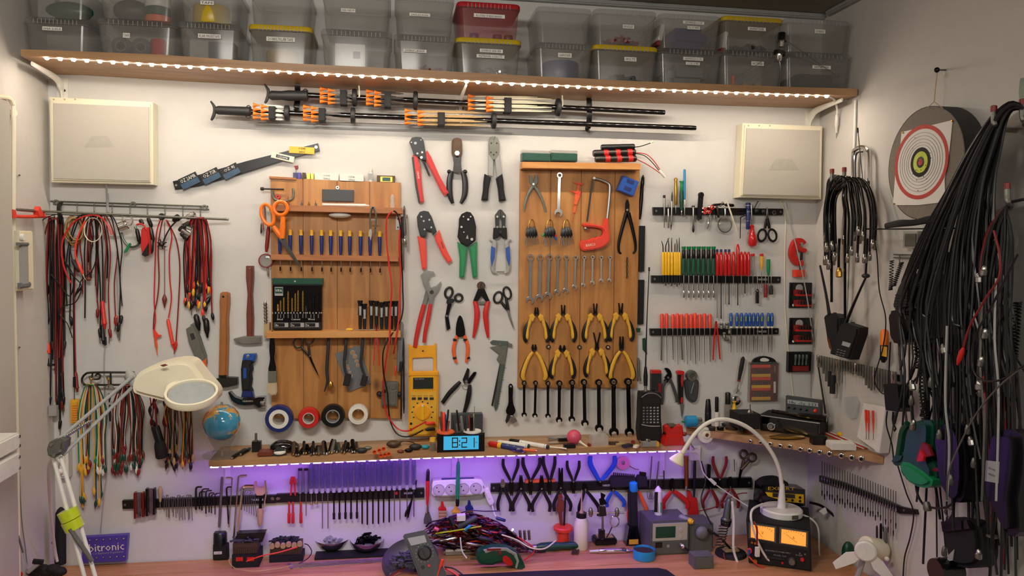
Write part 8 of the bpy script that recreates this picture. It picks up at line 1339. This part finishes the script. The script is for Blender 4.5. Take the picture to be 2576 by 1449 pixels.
def coil(lb,pts,r,tr,m='black',n_=40,d=.1):
 q=crom([(*P(x,y,d,w),)for x,y in pts],10);TP('coiled_cable',lb,'cord',*pts[0],d,w=w);out=[]
 for i in range(n_*6):f=i/(n_*6-1)*(len(q)-1);j=min(int(f),len(q)-2);p=Vector(q[j]).lerp(Vector(q[j+1]),f-j);aa=i*1.0472;out.append(p+Vector((math.cos(aa)*r,-math.sin(aa)*r*.9,0)))
 tubew('coil',out,tr,m,n=1,seg=5)
coil('short coiled microphone cord left of the black fist microphone',[(2243,655),(2242,700),(2240,730)],.0055,.0013,n_=14);coil('coiled microphone cord above the black fist microphone',[(2268,660),(2258,690),(2248,720)],.006,.0014,n_=14)
coil('long coiled cord slanting behind the fist microphone',[(2330,690),(2310,720),(2290,755)],.006,.0014,n_=18);coil('long black coiled cord hanging low beside the green jigsaw',[(2330,866),(2325,930),(2322,1000),(2328,1060)],.009,.002,n_=24);coil('second black coiled cord hanging at the left of the cable mass',[(2304,870),(2308,920),(2300,925)],.006,.0016,n_=12)
coil('dark coiled cord hanging at the right edge of the picture',[(2560,760),(2556,830),(2550,900)],.008,.002,n_=18)
for k,(q,d,m,lb)in enumerate(((pt(2268,694,2292,692,2289,735,2282,780,2244,782,2246,745),.1,'dark','black ribbed fist microphone hanging on the right wall'),(pt(2234,782,2280,782,2296,800,2282,860,2240,862,2232,820),.07,'black','dark radio body hanging under the fist microphone'),(pt(2292,632,2340,634,2342,676,2296,676),.03,'blackmatte','black cloth pouch on the wire rail of the right wall'),(pt(2310,720,2340,690,2400,700,2420,780,2400,850,2330,862,2290,858,2296,790),.05,'blackmatte','big black bag half hidden behind the hanging cables'),(pt(2348,1080,2400,1070,2420,1150,2415,1250,2390,1262,2360,1220,2350,1150),.08,'black','black tool case hanging right of the green jigsaw'))):
 TP(('fist_microphone','radio_body','cloth_pouch','black_bag','tool_case')[k],lb,('microphone','radio','pouch','bag','case')[k],*q[0],d,w=w);plate('body',crom(q,2,True),d-.02,.035+.01*k,m,w=w,bev=.01)
 if k==0:[tube('rib',[(2252,742+j*7,.118),(2282,742+j*7,.118)],1.1,'black',w=w,n=1)for j in range(5)]
TP('jigsaw','dark green and red power jigsaw hanging on the right wall','jigsaw',2290,1225,.1,w=w)
plate('body',crom(pt(2288,1062,2330,1058,2338,1090,2334,1150,2345,1180,2342,1215,2310,1226,2270,1206,2258,1176,2266,1140,2272,1090),2,True),.05,.07,'dgreen',w=w,bev=.012);plate('front',crom(pt(2240,1150,2252,1138,2276,1140,2268,1165,2246,1172,2237,1162),2,True),.05,.06,'dgreen',w=w,bev=.01);plate('grip_lower',crom(pt(2258,1170,2280,1164,2340,1208,2320,1228,2280,1212),2,True),.08,.05,'green',w=w,bev=.008)
plate('red_lever',pt(2318,1112,2334,1120,2344,1146,2332,1150,2302,1156),.125,.008,'redd',w=w);plate('red_button',pt(2314,1132,2324,1148,2322,1160,2304,1162),.133,.006,'red',w=w);plate('red_foot',pt(2328,1180,2372,1176,2372,1184,2330,1188),.08,.03,'redd',w=w);tube('handle_loop',[(2284,1066,.1),(2272,1085,.1),(2266,1120,.1),(2262,1145,.1)],9,'dgreen',w=w)
TP('grinder','large black power tool with white rating label hanging on the right wall','power tool',2500,1300,.1,w=w);plate('body',crom(pt(2480,1100,2520,1080,2556,1100,2556,1190,2545,1260,2548,1340,2520,1345,2490,1290,2466,1230,2474,1160),2,True),.08,.09,'black',w=w,bev=.015);plate('rating_label',pt(2480,1158,2514,1162,2511,1216,2477,1210),.1702,.001,'lgrey',w=w,bev=0);text('230V~ 50Hz',2495,1180,22,5,.1716,'ink',w=w);text('MADE IN EU',2495,1195,22,5,.1716,'ink',w=w)
lathe('spindle',(2500,1300,.12),(2494,1390,.12),[(0,4),(.5,4),(.52,14),(.56,14),(.58,4),(1,4)],'castgrey',w=w)
TP('holster','shiny black holster pouch hanging on a clip at the lower right','pouch',2420,1430,.1,w=w);plate('pouch',crom(pt(2366,1310,2400,1306,2430,1310,2458,1330,2462,1400,2448,1428,2400,1426,2378,1400),2,True),.06,.05,'blackmatte',w=w,bev=.012);tube('clip',[(2384,1300,.09),(2376,1288,.09),(2386,1278,.09),(2396,1290,.09),(2388,1304,.09)],2.4,'steel',w=w)
plate('flap',pt(2366,1312,2432,1308,2440,1330,2370,1338),.11,.01,'blackgloss',w=w);plate('tag',pt(2384,1398,2400,1382,2396,1410,2382,1412),.111,.002,'lgrey',w=w,bev=0)
TP('round_speaker','round black rubber foot or speaker at the bottom edge right of the fan','speaker',2350,1449,.12,w=w);disc('disc',2352,1436,32,.08,.06,'blackgloss',w=w,seg=28)
TP('connector_t','large nickel coaxial connector hanging on a black loop below the jigsaw','connector',2332,1272,.1,w=w);lathe('body',(2330,1262,.1),(2334,1286,.1),[(0,7),(.3,9),(.8,10),(1,8)],'castgrey',w=w);tube('loop',[(2302,1180,.1),(2306,1235,.1),(2322,1268,.1),(2350,1278,.1),(2380,1276,.1),(2402,1262,.1)],3,'black',w=w)
TP('green_case','pale green plastic case end hanging at the top right edge','case',2572,240,.1,w=w);plate('case',crom(pt(2564,204,2572,196,2600,196,2600,262,2564,262),2,True),.08,.06,'greentint',w=w)
TP('magnetic_rail','curved black magnetic rail on the right wall holding thin needle tools','tool rail',2280,1280,.0,w=w);plate('bar',pt(2060,1196,2120,1214,2200,1246,2262,1274,2300,1282,2303,1294,2262,1292,2200,1262,2120,1230,2060,1212),.0,.012,'black',w=w);disc('screw',2273,1284,3,.012,.002,'steel',w=w,seg=8)
for k in range(30):
 x=2068+k*6.4;y=1160+k*2.6;TP('needle_tool',f'thin steel needle tool, {ordn(k, 30)} in the thirty tool row on the right wall','tool',x,y,.016,'needle tools on the right wall rail',w=w);L=(88,95,84,90)[k%4]+(28 if k in(24,26,28)else 0)
 tube('shaft',[(x,y,.02),(x,y+L,.02)],1.1,'castgrey',w=w,n=1,seg=5);lathe('collar',(x,y+42,.02),(x,y+52,.02),[(0,1.4),(.5,2.4),(1,1.4)],'chrome',w=w,seg=6);lathe('tip',(x,y+L-14,.02),(x,y+L,.02),[(0,1.8),(1,1)],'gunmetal',w=w,seg=6)
for k,(x,y0,y1,r,m)in enumerate(((2206,1322,1362,2.6,'darksteel'),(2216,1316,1366,3,'gunmetal'),(2228,1326,1368,4,'castgrey'),(2240,1276,1350,2.4,'chrome'))):TP('hanging_tool',['thin dark','thicker dark','grey stubby','long chrome'][k]+' tool hanging under the needle tool rail','tool',x,y0,.02,w=w);lathe('tool',(x,y0,.02),(x,y1,.02),[(0,r*.5),(.1,r),(.9,r),(1,r*.5)],m,w=w,seg=8)
strand('wall_cable','thin black cable running down the right wall past the rail end','cable',[(2258,1170,.03),(2280,1240,.03),(2298,1290,.02),(2290,1350,.015),(2276,1400,.015),(2272,1449,.015)],2,'black',w=w,n=6)
CG='black cables hanging in the right wall mass'
MC=['black','blackmatte','dark','black','rubber']
for k in range(92):
 f=random.random();d=.05+.12*random.random();m=MC[k%5];x1=2392+112*f;x2=2318+190*f+random.uniform(-8,8);x3=2262+270*f+random.uniform(-14,14);ye=random.uniform(760,1380)if f>.25 else random.uniform(660,1120)
 TP('hanging_cable','black cable hanging from the upper red capped hooks on the right wall','cable',2520,260,d,CG,w=w)
 tube('cable',[(2566+12*f,262+14*f,d),(2538+10*f,258+20*f,d),(2492+40*f,296+12*f,d),(2440+80*f,372,d),(x1,460,d),(x2,600,d),(x3,760,d),(x3+random.uniform(-14,20),(760+ye)/2+20,d),(x3+random.uniform(-14,26),max(ye,780),d)],random.uniform(2.2,3.8),m,w=w,n=3,seg=5)
 if k%4==0:plug(x3+4,max(ye,780),d,'castgrey',7)
for k in range(60):
 d=.04+.12*random.random();x=2496+74*random.random();ye=random.uniform(900,1460);m=MC[k%5]if k%15 else 'redd'
 TP('hanging_cable','black cable hanging from the lower right red capped hook' if m!='redd' else 'dark red cable hanging among the black ones from the lower right hook','cable',2560,500,d,CG if m!='redd' else 'dark red cables in the right wall mass',w=w)
 tube('cable',[(2590,500,d),(2560,505,d),(2530,520,d),(x-22,600,d),(x-30+random.uniform(-12,12),760,d),(x-20+random.uniform(-20,20),(760+ye)/2,d),(x-10+random.uniform(-24,20),ye,d)],random.uniform(2.4,4),m,w=w,n=3,seg=5)
for k in range(26):
 d=.03+.06*random.random();x=2300+180*random.random();y0=random.uniform(780,900);ye=random.uniform(1050,1440)
 TP('lower_cable','black lead dangling below the cable mass on the right wall','cable',x,y0,d,'black leads below the cable mass',w=w);tube('cable',[(x,y0,d),(x+random.uniform(-20,20),y0+130,d),(x+random.uniform(-20,30),(y0+ye)/2,d),(x+random.uniform(-20,40),ye,d)],random.uniform(2,3.4),MC[k%5],w=w,n=3,seg=5)
for k,(x,y)in enumerate(((2478,672),(2462,690),(2372,868),(2470,900),(2462,960),(2292,960),(2300,1060),(2462,1385),(2500,1220),(2480,830),(2545,1120),(2440,1100))):TP('coax_plug',f'nickel coaxial plug number in the black cable mass, {["upper", "middle", "lower"][min(2, int((y - 600) / 280))]} part, {"left" if x < 2400 else "right"} side'.replace(' number',''),'plug',x,y,.2,'coaxial plugs in the cable mass',w=w);plug(x,y,.2 if y<1000 else .15,'steel',8,(k%3-1)*5)
strand('red_lead','red lead with alligator clip crossing the black cable mass','test lead',[(2500,580,.21),(2514,640,.21),(2512,700,.21),(2480,750,.21),(2440,820,.21),(2422,880,.21)],3,'redd',w=w,extra=lambda:lathe('clip',(2424,874,.21),(2408,918,.21),[(0,3),(.3,7),(.7,6),(1,2)],'red',w=w))
strand('grey_cable','grey cable sweeping diagonally across the lower part of the cable mass','cable',[(2570,925,.21),(2510,975,.21),(2450,1050,.2),(2400,1150,.2),(2384,1200,.2),(2382,1260,.18)],2.2,'castgrey',w=w)
strand('black_hoop','large loose black cable hoop across the middle of the cable mass','cable',[(2560,640,.22),(2500,760,.21),(2452,850,.21),(2446,920,.21),(2470,955,.21),(2520,955,.21),(2576,920,.21)],3,'black',w=w,n=6)
for k,(x,m)in enumerate(((2506,'lgrey'),(2470,'castgrey'),(2382,'lgrey'))):strand('pale_cable',['pale grey cable hanging straight through the right of the black mass','grey cable hanging through the middle of the black mass','pale cable hanging below the grey sweep at lower right'][k],'cable',[(x,700+k*60,.2),(x-4,850+k*80,.2),(x+6,1000+k*60,.19),(x,1260,.18)],3,m,w=w)
